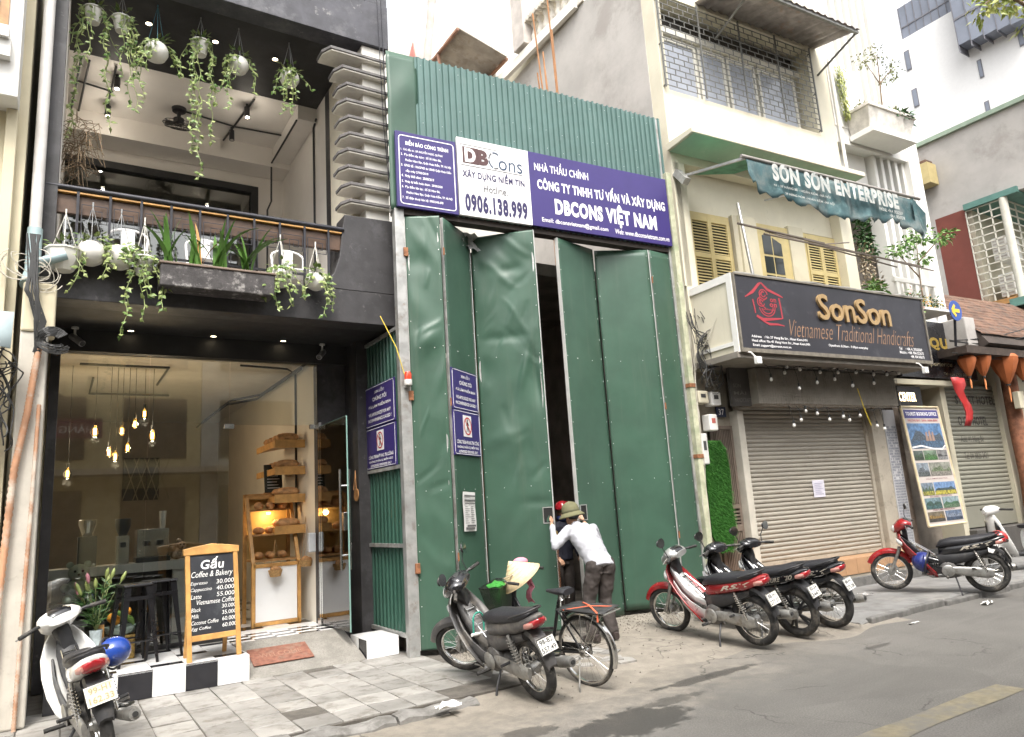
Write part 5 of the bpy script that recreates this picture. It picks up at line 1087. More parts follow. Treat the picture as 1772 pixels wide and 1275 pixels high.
for row, (lst, v) in enumerate(((fb, -.55), (fb2, -.42))):
    srt = sorted(lst)
    for k, (u, z) in enumerate(srt):
        t = sthing('festoon_bulb', 'unlit white bulb, %s from left in the %s row under the black sign' % (ords[k], ('upper', 'lower')[row]), 'light bulb', u, v, z+.06, 'festoon bulbs', 0)
        if bm1_me is None:
            o = bm1.build('globe', M_wb, t, smooth=60); bm1_me = o.data; b = MB(); b.cyl((0, 0, -.04), .017, .06, 10); o = b.build('socket', M_sock, t); sk_me = o.data
        else: inst(bm1_me, 'globe', t, (0, 0, 0)); inst(sk_me, 'socket', t, (0, 0, 0))
        b = MB(); zt = 3.62 if row == 0 else 2.99; b.tube([(0, 0, .02), (.01*math.sin(k*2), .02, max(.03, (zt-z-.06)*.6)), (0, .06, max(.04, zt-z-.06))], .004, 5); b.build('wire', M_sock, t)
b = MB(); pts = [(1.0+.12*i, -.55+.03*math.sin(i*2.2), 3.63-.05*abs(math.sin(i*.9))) for i in range(31)]; b.tube(pts, .008, 6); pts = [(1.6+.12*i, -.42+.03*math.sin(i*1.7), 2.98-.06*abs(math.sin(i*.8))) for i in range(22)]; b.tube(pts, .007, 6); o = b.build('festoon_cable', M_sock, None); o.matrix_world = SM; tag(o, 'sagging black festoon cable carrying the bulbs under the sign', 'cable')
b = MB(); b.tube([(3.4, -.45, 3.3), (3.5, -.45, 2.95), (3.62, -.45, 2.65)], .008, 6); o = b.build('yellow_wire', MATS['yellow_cable'], None); o.matrix_world = SM; tag(o, 'loose yellow wire hanging from the shutter box', 'wire')

# ================================================================== foliage helpers
def leaf_quad(b, p, d, n, l, w_):
    """pointed leaf: base p, direction d, normal n"""
    d = Vector(d).normalized(); s = d.cross(Vector(n)); s = s.normalized() if s.length > 1e-5 else d.orthogonal().normalized(); nn = s.cross(d); p = Vector(p)
    b.add([p, p+d*l*.35+s*w_*.5-nn*l*.04, p+d*l-nn*l*.16, p+d*l*.35-s*w_*.5-nn*l*.04, p+d*l*.4+nn*l*.05], [(0, 1, 4), (1, 2, 4), (2, 3, 4), (3, 0, 4)])
def leaf_cloud(b, c, rad, n, l, rr, shell=.4):
    for _ in range(n):
        a, t = rr.uniform(0, 2*PI), math.acos(rr.uniform(-1, 1)); q = rr.uniform(shell, 1)
        o = Vector((math.sin(t)*math.cos(a), math.sin(t)*math.sin(a), math.cos(t)))
        p = Vector(c)+Vector((o.x*rad[0]*q, o.y*rad[1]*q, o.z*rad[2]*q)); d = o+Vector((rr.uniform(-.8, .8), rr.uniform(-.8, .8), rr.uniform(-.9, .3)))
        leaf_quad(b, p, d, (rr.uniform(-1, 1), rr.uniform(-1, 1), 1), l*rr.uniform(.6, 1.25), l*.55)
M_leafA = leafmat('leaf_mid_green', (.06, .16, .03), (.2, .33, .09)); M_leafB = leafmat('leaf_olive', (.12, .15, .05), (.3, .3, .14)); M_leafY = leafmat('leaf_yellow_green', (.2, .26, .05), (.42, .42, .14)); M_leafD = leafmat('leaf_dark_green', (.015, .06, .015), (.05, .12, .03)); M_leafP = leafmat('pothos_leaf', (.075, .15, .03), (.3, .35, .13), .4)
M_stem = mat('green_stem', (.25, .3, .12), .6, var=.2); M_bark = mat('bark', (.16, .11, .07), .9, var=.3, scale=20, bump=.5)
M_flow = leafmat('flower_pinks', (.6, .15, .12), (.75, .45, .4))

# ================================================================== WHITE FINNED HOUSE
M_w2 = mat('bright_white_paint', (.72, .71, .68), .7, var=.04, scale=2, streak=((.58, .56, .52), .25))
fh = sthing('white_finned_house', 'narrow white house with vertical fins and planted balconies', 'building', 0, 0, 0)
def fb_(name, m, *bx, bevel=0, parent=None, **k): return sb_(name, m, *bx, bevel=bevel, parent=parent or fh, **k)
fb_('balcony_slab', M_w2, (4.66, 7.35, -.02, 1.6, 8.86, 9.1), bevel=.01); fb_('parapet', M_w2, (4.66, 5.7, -.02, .15, 9.1, 10.3), (5.7, 7.35, .0, .15, 9.1, 9.5)); fb_('rear_wall', M_w2, (4.66, 7.6, 1.6, 2, 4.8, 14)); fb_('party_wall', M_w2, (7.35, 7.6, .3, 6, 4.8, 9.0)); fb_('corner_column', M_w2, (7.0, 7.4, -.03, .3, 4.8, 9.9), bevel=.01)
fb_('first_floor_slab', M_w2, (4.66, 7.4, -.02, 1.6, 4.82, 5.02)); fb_('upper_beam', M_w2, (4.66, 7.0, 0, .3, 8.5, 8.86)); fb_('screen_wall', M_w2, (4.66, 5.85, .25, .3, 7.4, 8.5)); fb_('dark_opening', M_site, (4.68, 5.8, 1.5, 1.6, 7.6, 8.8), (4.7, 7.3, .9, .95, 5.02, 7.4))
for k in range(5): fb_('fin', M_w2, (5.92+k*.25, 6.02+k*.25, .1, .4, 5.0, 8.5), bevel=.006)
for k in range(7): fb_('upper_fin', M_w2, (5.5+k*.26, 5.6+k*.26, .35, .65, 9.5, 13.5), bevel=.006)
fb_('upper_wall', M_w2, (4.66, 7.4, .65, .9, 9.1, 13.5))
b = MB(); b.box(5.6, 7.0, -.12, -.04, 5.6, 5.7); 
for k in range(5): b.box(5.65+k*.32, 5.75+k*.32, -.11, -.05, 5.02, 5.6)
b.build('balustrade', M_w2, fh, bevel=.006)
b = MB(); b.lathe([(.001, -.06), (.14, -.05), (.16, -.0), (.001, 0)], 18, (5.64, .6, 8.86)); b.build('ceiling_lamp', mat('lamp_bowl', (.35, .33, .32), .4), fh, smooth=50)
b = MB(); b.tube([(4.72, -.06, 10.5), (4.72, -.06, 7.2)], .035, 8); b.build('drain_pipe', M_pvc, fh, smooth=50)
def planter(label, u, v, z, w_, h, d, m): 
    t = sthing('planter_box', label, 'planter', u, v, z); b = MB(); b.add([(.1, .1, 0), (w_-.1, .1, 0), (w_-.1, d, 0), (.1, d, 0), (0, 0, h), (w_, 0, h), (w_, d, h), (0, d, h)], [(0, 3, 2, 1), (4, 5, 6, 7), (0, 1, 5, 4), (1, 2, 6, 5), (2, 3, 7, 6), (3, 0, 4, 7)]); b.build('trough', m, t, bevel=.012)
    b = MB(); b.box(-.03, w_+.03, -.03, d, h, h+.07); b.build('rim', m, t, bevel=.01); b = MB(); b.box(.05, w_-.05, .0, d, -.12, 0); b.build('shelf', M_w2, t, bevel=.008); return t
M_stonew = mat('rough_white_stone', (.6, .57, .52), .9, var=.2, scale=5, bump=.7, bscale=14)
t = planter('white stone trough planter on the upper balcony of the finned house', 5.0, -.55, 8.68, 1.55, .42, .53, M_stonew)
rr = random.Random(31); b = MB(); [leaf_cloud(b, (.15+i*.16, .25, .52), (.14, .2, .13), 42, .09, rr, .1) for i in range(10)]; b.build('plants', M_leafB, t, stuff=True); b = MB(); [leaf_cloud(b, (1.0+i*.16, .12, .5), (.14, .16, .14), 30, .14, rr, .2) for i in range(4)]; b.build('trailing_plants', M_leafD, t, stuff=True)
def bush(name, label, cat, u, v, z, mats_, clouds, stems=None):
    t = sthing(name, label, cat, u, v, z); rr = random.Random(len(label)*7+int(z*10))
    for m, cl in zip(mats_, clouds):
        b = MB(); [leaf_cloud(b, c, r, n, l, rr, .15) for c, r, n, l in cl]; b.build('crown' if stems else 'foliage', m, t, stuff=True)
    if stems:
        b = MB()
        for s in stems: b.tube(s, [.016-.01*i/(len(s)-1) for i in range(len(s))], 6)
        b.build('trunk', M_bark, t)
    return t
bush('shrub', 'sparse pale shrub on the top balcony of the white house', 'shrub', 6.0, -.25, 9.5, (M_leafB,), ([((-.4, 0, .95), (.3, .2, .2), 60, .07), ((.1, 0, 1.2), (.3, .2, .22), 70, .07), ((.6, 0, 1.0), (.35, .2, .25), 80, .07), ((.3, 0, .7), (.3, .2, .15), 40, .07)],), ([(0, 0, 0), (.05, 0, .5), (-.4, 0, .95)], [(.05, 0, .4), (.12, 0, 1.2)], [(.05, 0, .5), (.6, 0, 1.0)]))
t = sthing('trailing_plant', 'yellow green plant trailing down the white parapet', 'plant', 4.92, -.08, 10.2); b = MB(); rr = random.Random(12)
for k in range(420):
    z = -1.2*rr.random()**.9; w_ = .13*(1-abs(z)/1.5); leaf_quad(b, (rr.uniform(-w_, w_), rr.uniform(-.1, .02), z), (rr.uniform(-.5, .5), -.4, -1), (0, -1, .3), .08, .035)
b.build('foliage', M_leafY, t, stuff=True)
b = MB(); [b.tube([(.04*k-.08, 0, 0), (.03*k-.06, -.05, -.6), (.02*k-.04, -.03, -1.1)], .005, 5) for k in range(5)]; b.build('stems', M_stem, t)
bush('small_tree', 'young leafy tree in front of the white fins above the black sign', 'tree', 5.6, -.6, 5.02, (M_leafA,), ([((-.6, 0, .95), (.3, .2, .13), 70, .1), ((-.2, 0, 1.15), (.3, .25, .16), 80, .1), ((.25, 0, 1.4), (.35, .25, .18), 110, .1), ((.75, -.1, 1.35), (.35, .25, .14), 90, .1), ((1.05, -.1, 1.5), (.2, .2, .1), 40, .1), ((.2, 0, .9), (.25, .2, .12), 50, .1)],), ([(0, 0, 0), (.02, 0, .5), (.15, 0, 1.4)], [(.02, 0, .5), (-.6, 0, .95)], [(.05, 0, .8), (.75, -.1, 1.35), (1.05, -.1, 1.5)]))
bush('fern_plant', 'bright fern standing on the black sign box', 'plant', 4.35, -.45, 4.95, (M_leafA,), ([((0, 0, .22), (.22, .2, .2), 160, .12)],))
bush('flower_plant', 'pink flowering plant hanging over the right end of the black sign', 'plant', 5.15, -.65, 4.75, (M_leafA, M_flow), ([((0, 0, .2), (.22, .2, .3), 130, .08), ((.1, 0, -.05), (.12, .15, .2), 60, .08)], [((0, -.1, .25), (.22, .15, .25), 34, .06)]))
bush('creeper', 'dry brown creeper mass between the shutters and the white fins', 'plant', 5.1, .1, 5.1, (leafmat('dry_leaf', (.25, .19, .12), (.42, .36, .26)), M_leafD), ([((0, 0, .9), (.3, .15, .5), 260, .07), ((.1, 0, .4), (.35, .15, .4), 200, .07)], [((.0, -.1, .3), (.25, .1, .3), 200, .06)]))
bush('wall_greenery', 'dark green wall planting panel behind the white fins', 'plant', 5.4, .22, 6.3, (M_leafD,), ([((0, 0, .3), (.4, .08, .55), 340, .1), ((0, 0, .9), (.35, .08, .3), 160, .1)],))
bush('flower_row', 'row of orange potted flowers on the ledge beside the blue arrow sign', 'plant', 5.75, -.6, 4.86, (M_leafD, leafmat('marigold', (.7, .3, .03), (.8, .5, .1))), ([((-.25, 0, .15), (.2, .12, .16), 100, .06), ((.2, 0, .15), (.25, .12, .16), 120, .06)], [((-.2, -.08, .15), (.2, .1, .16), 26, .05), ((.25, -.08, .15), (.22, .1, .15), 26, .05)]))
fb_('flower_ledge', M_w2, (5.3, 6.3, -.75, -.03, 4.82, 4.87))
rs_ = sthing('arrow_sign', 'round blue traffic sign with yellow arrow above the black shop sign', 'sign', 5.98, -.95, 4.78); b = MB(); b.lathe([(.001, -.006), (.2, -.006), (.2, .006), (.001, .006)], 24, (0, 0, 0), 'y'); b.build('disc', mat('traffic_blue', (.03, .08, .32), .4), rs_, smooth=40)
b = MB(); stroke(b, [(-.12, 0), (.12, 0)], -.012, .07); stroke(b, [(-.13, 0), (-.02, .11)], -.0125, .06); stroke(b, [(-.13, 0), (-.02, -.11)], -.0125, .06); b.build('arrow', mat('traffic_yellow', (.75, .5, .05), .5), rs_)
b = MB(); b.tube([(.05, .02, 0), (.3, .2, -.1), (.35, .3, -.6)], .025, 8); b.build('bracket', M_iron, rs_)
# ground floor: black fascia sign, small lit sign, poster
fb_('ground_wall', M_site, (5.02, 7.0, .5, .6, 0, 4.82)); fb_('ground_pier', mat('old_timber_pier', (.17, .13, .1), .85, var=.3, scale=6), (5.03, 5.2, .02, .4, 0, 3.6)); fb_('ground_ceiling', M_cream_d, (5.03, 7.0, -.1, .5, 3.5, 3.6)); fb_('step', M_pav2, (5.03, 6.8, -.1, .5, 0, .3), (5.5, 6.6, -.5, -.1, 0, .16), bevel=.01)
us = sthing('travel_sign', 'black travel shop sign with gold capitals partly behind the big sign', 'sign', 5.3, -.12, 3.64); b = MB(); b.box(0, 2.62, 0, .12, 0, 1.18); b.build('board', mat('gloss_black', (.012, .012, .014), .25, var=.05), us, bevel=.005)
text('UNIQUE', us, mat('gold_foil', (.6, .42, .1), .3, .7), .3, .58, 1.98, .85, -.004, bold=.06); text('experience', us, mat('dim_gold', (.35, .3, .2), .5), .8, .22, 1.75, .34, -.004, shear=.2); text('Tel: 024 3926 0888', us, MATS['dim_gold'], 1.4, .07, 2.3, .13, -.004)
cs = sthing('information_sign', 'small dark sign with lit cream capitals below the travel sign', 'sign', 5.22, -.02, 3.05); b = MB(); b.box(0, .75, 0, .08, 0, .42); b.build('board', mat('sign_dark', (.02, .02, .022), .4), cs); text('CENTER', cs, lampmat('lit_letter', (1, .78, .45), 1.6), .02, .12, .56, .3, -.003, bold=.03)
ps = thing('tour_poster', 'tall tour photo poster in a cream frame leaning by the travel shop', 'poster'); ps.matrix_world = SM @ Matrix.Translation((4.97, -.34, .82)) @ Matrix.Rotation(R(-4), 4, 'X') @ Matrix.Rotation(R(0), 4, 'Y')
PW, PH = 1.18, 2.22; b = MB(); b.box(0, PW, 0, .03, 0, PH); b.build('panel', mat('poster_cream', (.5, .45, .42), .4, var=.05), ps)
b = MB(); [b.tube(q, .022, 8) for q in ([(0, 0, 0), (0, 0, PH)], [(PW, 0, 0), (PW, 0, PH)], [(0, 0, 0), (PW, 0, 0)], [(0, 0, PH), (PW, 0, PH)])]; b.build('frame', mat('cream_tube', (.7, .6, .4), .35, .2), ps, smooth=50)
b = MB(); b.box(.05, PW-.05, -.003, -.001, PH-.22, PH-.06); b.build('title_band', mat('poster_navy', (.05, .05, .18), .4), ps); text('TOURIST BOOKING OFFICE', ps, M_let, .1, PH-.17, PW-.1, PH-.1, -.005, bold=.02); text('HALONG BAY - SAPA - NINH BINH', ps, M_redl, .12, PH-.285, PW-.12, PH-.24, -.005, bold=.01)
def photo(name, x0, x1, z0, z1, sky_c, hill, fg, seed):
    """a printed landscape photograph: sky, hills, foreground as flat print"""
    sky_c, hill, fg = (tuple(q*.55+.02 for q in c_) for c_ in (sky_c, hill, fg)); rr = random.Random(seed); w_, h = x1-x0, z1-z0; b = MB(); b.box(x0, x1, -.004, -.001, z0, z1); o = b.build(name, mat('print_sky_%d' % seed, sky_c, .35, var=.4, scale=14), ps)
    b = MB(); pts = [(x0, z0+h*.3)]+[(x0+w_*(i+.5)/7, z0+h*(.38+.42*rr.random()**1.4)) for i in range(7)]+[(x1, z0+h*.3)]; b.add([(p[0], -.005, p[1]) for p in pts]+[(p[0], -.005, z0+h*.3) for p in pts], [(i, i+1, 10+i-1+0, 9+i) if False else (9+i, 10+i, i+1, i) for i in range(8)]); b.build('print', mat('print_hill_%d' % seed, hill, .35, var=.75, scale=40), o)
    b = MB(); b.box(x0, x1, -.0055, -.005, z0, z0+h*.32); b.build('print', mat('print_field_%d' % seed, fg, .35, var=.7, scale=34), o)
photo('picture', .06, PW-.06, 1.42, 1.9, (.12, .28, .55), (.06, .09, .13), (.05, .12, .22), 1)
b = MB(); stroke(b, [(.06, 1.44), (.35, 1.47), (.7, 1.41), (1.0, 1.4), (PW-.06, 1.47)], -.007, .03); b.build('wave', M_wsign, ps)
b = MB(); [b.prism([(.55+k*.1, 1.56), (.64+k*.1, 1.56), (.62+k*.1, 1.78-.04*abs(k-1)), (.57+k*.1, 1.72)], -.007, -.006) for k in range(3)]; b.build('sails', mat('junk_sail', (.3, .2, .16), .5), ps)
rows_ = [(1.2, 1.38, ((.06, .35, (.1, .14, .12), (.03, .08, .03), (.02, .05, .02)), (.37, .78, (.2, .3, .2), (.06, .16, .04), (.05, .2, .03)), (.8, 1.12, (.25, .25, .25), (.04, .04, .04), (.3, .3, .3)))), (.9, 1.15, ((.06, .42, (.3, .36, .42), (.12, .14, .16), (.1, .12, .12)), (.45, 1.12, (.35, .36, .3), (.15, .2, .1), (.3, .28, .24)))),
         (.55, .78, ((.06, .42, (.25, .32, .4), (.08, .14, .06), (.4, .38, .06)), (.45, 1.12, (.2, .36, .65), (.04, .08, .09), (.55, .48, .05)))), (.3, .5, ((.06, .56, (.2, .32, .36), (.03, .09, .07), (.05, .14, .14)), (.6, 1.12, (.3, .42, .45), (.05, .16, .07), (.12, .22, .12)))), (.07, .25, ((.06, .56, (.2, .16, .1), (.3, .18, .04), (.06, .05, .04)), (.6, 1.12, (.15, .22, .35), (.25, .3, .4), (.03, .06, .12))))]
sd0 = 10
for z0, z1, cells in rows_:
    for x0, x1, a_, b_, c_ in cells: photo('picture', x0, x1, z0, z1, a_, b_, c_, sd0); sd0 += 1
for s, z in (('HOALU - TAMCOC (DAILY TOUR)', .83), ('BAI DINH - TRANG AN', .51), ('PERFUME PAGODA', .265)): text(s, ps, mat('poster_ink', (.2, .08, .1), .6), .25, z, PW-.25, z+.03, -.005, bold=.005)
# ================================================================== HOTEL: shutter, eave with lanterns, tiled roof
ht = sthing('hotel_building', 'low old house with dark deep eave and brown tiled roof at the right', 'building', 0, 0, 0)
def hb2(name, m, *bx, bevel=0, **k): return sb_(name, m, *bx, bevel=bevel, parent=ht, **k)
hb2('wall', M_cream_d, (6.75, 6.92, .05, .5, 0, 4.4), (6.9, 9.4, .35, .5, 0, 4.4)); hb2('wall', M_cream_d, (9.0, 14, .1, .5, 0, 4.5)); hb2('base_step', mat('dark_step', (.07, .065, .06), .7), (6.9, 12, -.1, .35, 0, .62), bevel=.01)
b = MB(); b.prism([(-.75, 4.28), (-.62, 4.48), (.6, 5.75), (.6, 4.4), (-.6, 4.2)], 7.35, 16, 'yz'); b.build('roof', mat('eave_dark', (.05, .038, .032), .8, var=.2), ht)
hb2('eave_soffit', mat('eave_timber', (.055, .04, .032), .85, var=.3, scale=6), (6.6, 9.6, -.7, .3, 4.05, 4.2))
M_rt = mat('clay_roof_tile', (.15, .085, .058), .85, var=.35, scale=5, dirt=((.09, .07, .06), .45, 4.)); b = MB()
for r_ in range(13):
    t0 = r_/13; v0 = -.66+1.26*t0; z0 = 4.48+1.27*t0*1.01
    for i in range(56):
        u = 7.32+i*.155+(.07 if r_ % 2 else 0); dz = .008*math.sin(i*7+r_*3)
        b.add([(u, v0, z0+.035+dz), (u+.148, v0, z0+.035+dz), (u+.148, v0+.12, z0+.14), (u, v0+.12, z0+.14), (u, v0-.004, z0+.012+dz), (u+.148, v0-.004, z0+.012+dz)], [(0, 1, 2, 3), (4, 5, 1, 0)])
b.build('roof_tiles', M_rt, ht, stuff=True)
hb2('gable_stub', M_party, (7.0, 7.36, -.55, .1, 4.25, 4.85), bevel=.02)
hs2 = sthing('hotel_shutter', 'grey green roller shutter with dark stencilled hotel lettering', 'shutter', 6.92, .2, .64)
M_slat2 = mat('greygreen_slat', (.23, .226, .185), .5, .1, var=.06, scale=1.5, dirt=((.25, .24, .19), .25, 2.)); me = MB(); me.v = [(0, p[0], p[1]) for p in prof]+[(2.15, p[0], p[1]) for p in prof] if False else []
pf = [(0, 0), (-.006, .005), (-.018, .024), (-.021, .047), (-.017, .07), (-.005, .084), (0, .09)]; k = len(pf); me.v = [(0, p[0], p[1]) for p in pf]+[(2.12, p[0], p[1]) for p in pf]; me.f = [(i, k+i, k+i+1, i+1) for i in range(k-1)]; sm2 = bpy.data.meshes.new('slat'); sm2.from_pydata(me.v, [], me.f); sm2.materials.append(M_slat2); sm2.shade_smooth()
for i in range(28): inst(sm2, 'slat', hs2, (0, 0, .42+i*.0905))
b = MB(); b.box(0, 2.12, -.02, .01, 0, .42); b.build('bottom_panel', M_slat2, hs2, bevel=.005)
M_st = mat('stencil_black', (.05, .045, .04), .7, var=0)
text('A      STREET HOTEL', hs2, M_st, -.0, 2.53, 2.05, 2.72, -.024, bold=.02); text('O CÔ HOTEL', hs2, M_st, .52, 2.08, 1.62, 2.32, -.024, bold=.02); text('Add: 41 Hàng Bè', hs2, M_st, .5, 1.7, 1.35, 1.86, -.024); text('Tel: 04 3825 2421', hs2, M_st, .52, 1.38, 1.4, 1.52, -.024)
M_lant = mat('orange_silk', (.4, .115, .035), .65, var=.12, scale=4); lb_ = ['leftmost small', 'second from left', 'big third from left', 'rightmost']
for k, (u, z, s) in enumerate(((6.9, 3.62, .8), (7.42, 3.64, .9), (8.28, 3.5, 1.25), (8.95, 3.6, 1.1))):
    t = sthing('silk_lantern', '%s orange silk lantern hanging under the dark eave' % lb_[k], 'lantern', u, -.5, z, 'silk lanterns'); b = MB(); n = 16
    prof_ = [(.03, 0), (.07, .06), (.14, .2), (.2, .36), (.21, .44), (.15, .52), (.04, .54)]
    rs = []
    for r0, z0 in prof_: rs.append([((r0*s*(1 if j % 2 else .94))*math.cos(2*PI*j/n), (r0*s*(1 if j % 2 else .94))*math.sin(2*PI*j/n), z0*s) for j in range(n)])
    b.rings(rs); b.build('shade', M_lant, t, smooth=25); b = MB(); b.cyl((0, 0, -.03), .035*s, .03, 10); b.build('bottom_cap', M_sock, t); b = MB(); b.cyl((0, 0, .53*s), .04*s, .03, 10); b.tube([(0, 0, .55*s), (0, 0, max(.6*s, 4.12-z))], .004, 5); b.build('cap', M_sock, t); b = MB(); b.tube([(0, 0, -.03), (.01, 0, -.12), (0, 0, -.3*s)], [.006, .02, .012], 7); b.build('tassel', mat('orange_tassel', (.6, .22, .08), .8), t)
rbw = sthing('red_ribbon', 'wide red ribbon bow hanging in front of the hotel shutter', 'ribbon', 6.35, -.55, 2.62); b = MB()
for i in range(8):
    t_ = i/7
    for q in range(4): b.v.append((-.05+.08*q+.08*math.sin(t_*5)+(.12*math.sin(t_*9) if i > 5 else 0)+(.08*(q-1.5)*(t_ > .75)), -.04*math.sin(q*2+t_*6), .95*t_))
b.f = [(i*4+q, i*4+q+1, i*4+5+q, i*4+4+q) for i in range(7) for q in range(3)]; b.mi = [0]*21; b.build('cloth', mat('red_silk', (.4, .03, .03), .5, var=.1), rbw, smooth=50, solid=.004)
tr = sthing('timber_post', 'rough reddish tree trunk post at the right edge by the hotel shutter', 'post', 9.12, -.12, .0); b = MB(); b.tube([(0, 0, 0), (-.03, 0, .8), (.02, 0, 1.6), (-.04, 0, 2.6), (.02, 0, 4.1)], [.2, .17, .16, .15, .16], 12); b.build('trunk', mat('red_bark', (.24, .1, .055), .8, var=.4, scale=7, bump=.8, bscale=14), tr, smooth=60)
sgn = sthing('fuse_box', 'pale box on the timber post under the lanterns', 'box', 8.95, -.38, 3.02); b = MB(); b.box(-.1, .12, 0, .12, 0, .36); b.build('case', M_cream_d, sgn, bevel=.01)
cbm = MB(); rr = random.Random(77)
for k in range(9): cbm.tube(sag((6.6+rr.uniform(-.2, .2), -.5, 4.1+rr.uniform(-.1, .3)), (9.5+rr.random()*2, -.75, 4.6+rr.uniform(-.15, .25)), rr.uniform(.05, .25), 10), .012, 5)
o = cbm.build('eave_cables', MATS['black_cable'], None); o.matrix_world = SM; tag(o, 'black cables sagging along the hotel eave', 'cables')
# ================================================================== RIGHT: rendered side wall, red panel, balcony cage
rbld = thing('grey_side_building', 'building with bare grey rendered side wall and caged balcony beyond the tiled roof', 'building', (20.5, 0, 0))
def rbx(name, m, *bx, bevel=0, parent=None): return sb_(name, m, *bx, bevel=bevel, parent=parent or rbld)
rbx('side_wall', M_party, (0, 7, 6.5, 18, 8.78, 11.0), (0, 7, 9.5, 18, 0, 8.78)); rbx('coping', mat('green_coping', (.3, .38, .3), .8, var=.1), (-.1, .3, 6.4, 18, 11.0, 11.12)); rbx('red_panel', mat('red_brown_panel', (.17, .045, .032), .7, var=.1, scale=2), (.0, .12, 8.72, 9.5, 5.2, 8.78)); rbx('front_wall', M_cream2, (.12, 7, 8.6, 9.5, 0, 8.78))
rbx('yellow_box', M_yel, (-.5, -.05, 9.2, 9.8, 9.7, 10.3)); rbx('rubble', M_rt, (-.45, -.1, 9.25, 9.7, 10.3, 10.4))
cg = thing('balcony_cage', 'white barred balcony cage with air conditioners at the far right', 'cage', (20.5, 7.8, 6.1)); M_cage = mat('cage_white', (.62, .6, .52), .5, var=.1)
b = MB()
for i in range(13): b.bar((0, 0, .2+i*.2), (0, .9, .2+i*.2), .03); b.bar((0, 0, .2+i*.2), (4, 0, .2+i*.2), .03)
for y in (.0, .3, .6, .9): b.bar((0, y, 0), (0, y, 2.6), .03)
for x in (.7, 1.4, 2.1): b.bar((x, 0, 0), (x, 0, 2.6), .03)
b.build('bars', M_cage, cg); b = MB(); b.tube([(0, -.02, -.1), (0, -.02, 2.7)], .1, 12); b.build('post', M_cage, cg, smooth=40); b = MB(); b.box(-.1, 4, -.4, .9, 2.62, 2.78); b.box(-.5, 4, -.5, .1, -.35, -.15); b.build('canopy', mat('teal_beam', (.1, .22, .19), .6), cg); b = MB(); b.box(-.05, 3.5, .0, .9, -.14, 0); b.build('deck', M_wood, cg)
for k, (x, z) in enumerate(((.25, .1), (1.2, .1), (.25, 1.1))):
    t = thing('air_conditioner', 'white air conditioner unit inside the balcony cage, '+('lower left', 'lower right', 'upper')[k], 'air conditioner', (20.5+x, 8.0, 6.1+z), 0, 'caged air conditioners'); b = MB(); b.box(0, .8, 0, .35, 0, .62); b.build('case', M_pvc, t, bevel=.02); b = MB(); [b.box(-.004, -.001, .04, .31, .06+i*.09, .1+i*.09) for i in range(6)]; b.build('vents', M_wgrey, t)
    b = MB(); b.torus((.3, -.006, .31), .22, .012, 24, 6, 'y'); b.torus((.3, -.006, .31), .12, .008, 20, 6, 'y'); b.build('fan_guard', M_wgrey, t)
# tall white block far behind
K_ = 60/33.
def tz(z): return (z-1.65)*K_+1.65
tb = thing('tower_block', 'tall white apartment block with small windows in the far background', 'building', (60, 0, 0)); M_tw2 = mat('tower_white', (.82, .81, .8), .8, var=.02)
b = MB(); b.box(0, 30, 9*K_, 15.35*K_, 0, tz(22.2)); b.box(0, 30, 9*K_, 15.6*K_, tz(22.2), 70) if False else b.box(.4, 30, 9*K_, 15.35*K_, tz(22.2), 64); b.build('wall', M_tw2, tb)
M_tg = mat('tower_glass', (.2, .22, .27), .15, var=.15, scale=.3); M_tg2 = mat('tower_frame', (.16, .16, .18), .5)
for y0, y1, z0, z1 in ((15.05, 15.28, 20.55, 21.55), (15.02, 15.26, 18.65, 19.55), (12.26, 12.43, 18.5, 19.35), (12.29, 12.47, 16.75, 17.4), (10.6, 10.8, 19.0, 19.8)):
    b = MB(); b.box(-.06, .05, y0*K_, y1*K_, tz(z0), tz(z1)); o = b.build('window', M_tg2, tb); b = MB(); b.box(-.08, -.06, y0*K_+.05, y1*K_-.05, tz(z0)+.1, tz(z1)-.1); b.build('pane', M_tg, o)
for i in range(7):
    y0 = 12.9+i*.34
    b = MB(); b.box(.2, .36, y0*K_, (y0+.31)*K_, tz(22.25), tz(23.9)); o = b.build('window', M_tg, tb); b = MB(); b.box(.15, .42, (y0+.31)*K_, (y0+.34)*K_, tz(22.25), tz(23.9)); b.box(.15, .2, y0*K_, (y0+.31)*K_, tz(22.8), tz(22.86)); b.build('frame', M_tg2, o)
for i in range(5):
    y0 = 10.2+i*.5; b = MB(); b.box(-1.4, .02, y0*K_, (y0+.47)*K_, tz(19.7)+.15*i, tz(24)); o = b.build('window_bay', M_tg, tb); b = MB(); b.box(-1.45, .0, (y0+.47)*K_, (y0+.5)*K_, tz(19.7), tz(24)); b.box(-1.45, -1.4, y0*K_, (y0+.47)*K_, tz(21.2), tz(21.3)); b.build('frame', M_tg2, o)
wt = thing('water_tank', 'pale round water tank on a rusty frame above the grey wall', 'water tank', (24, 11.3, 11.0)); b = MB(); b.cyl((0, -.6, .9), .45, 1.3, 18, 'y'); b.build('tank', M_pvc, wt, smooth=40); b = MB(); [b.bar((x, y, 0), (x, y, .6), .05) for x in (-.4, .4) for y in (-.5, .6)]; b.bar((-.4, -.5, .5), (-.4, .6, .5), .05); b.bar((.4, -.5, .5), (.4, .6, .5), .05); b.build('frame', MATS['rusty_frame'], wt)
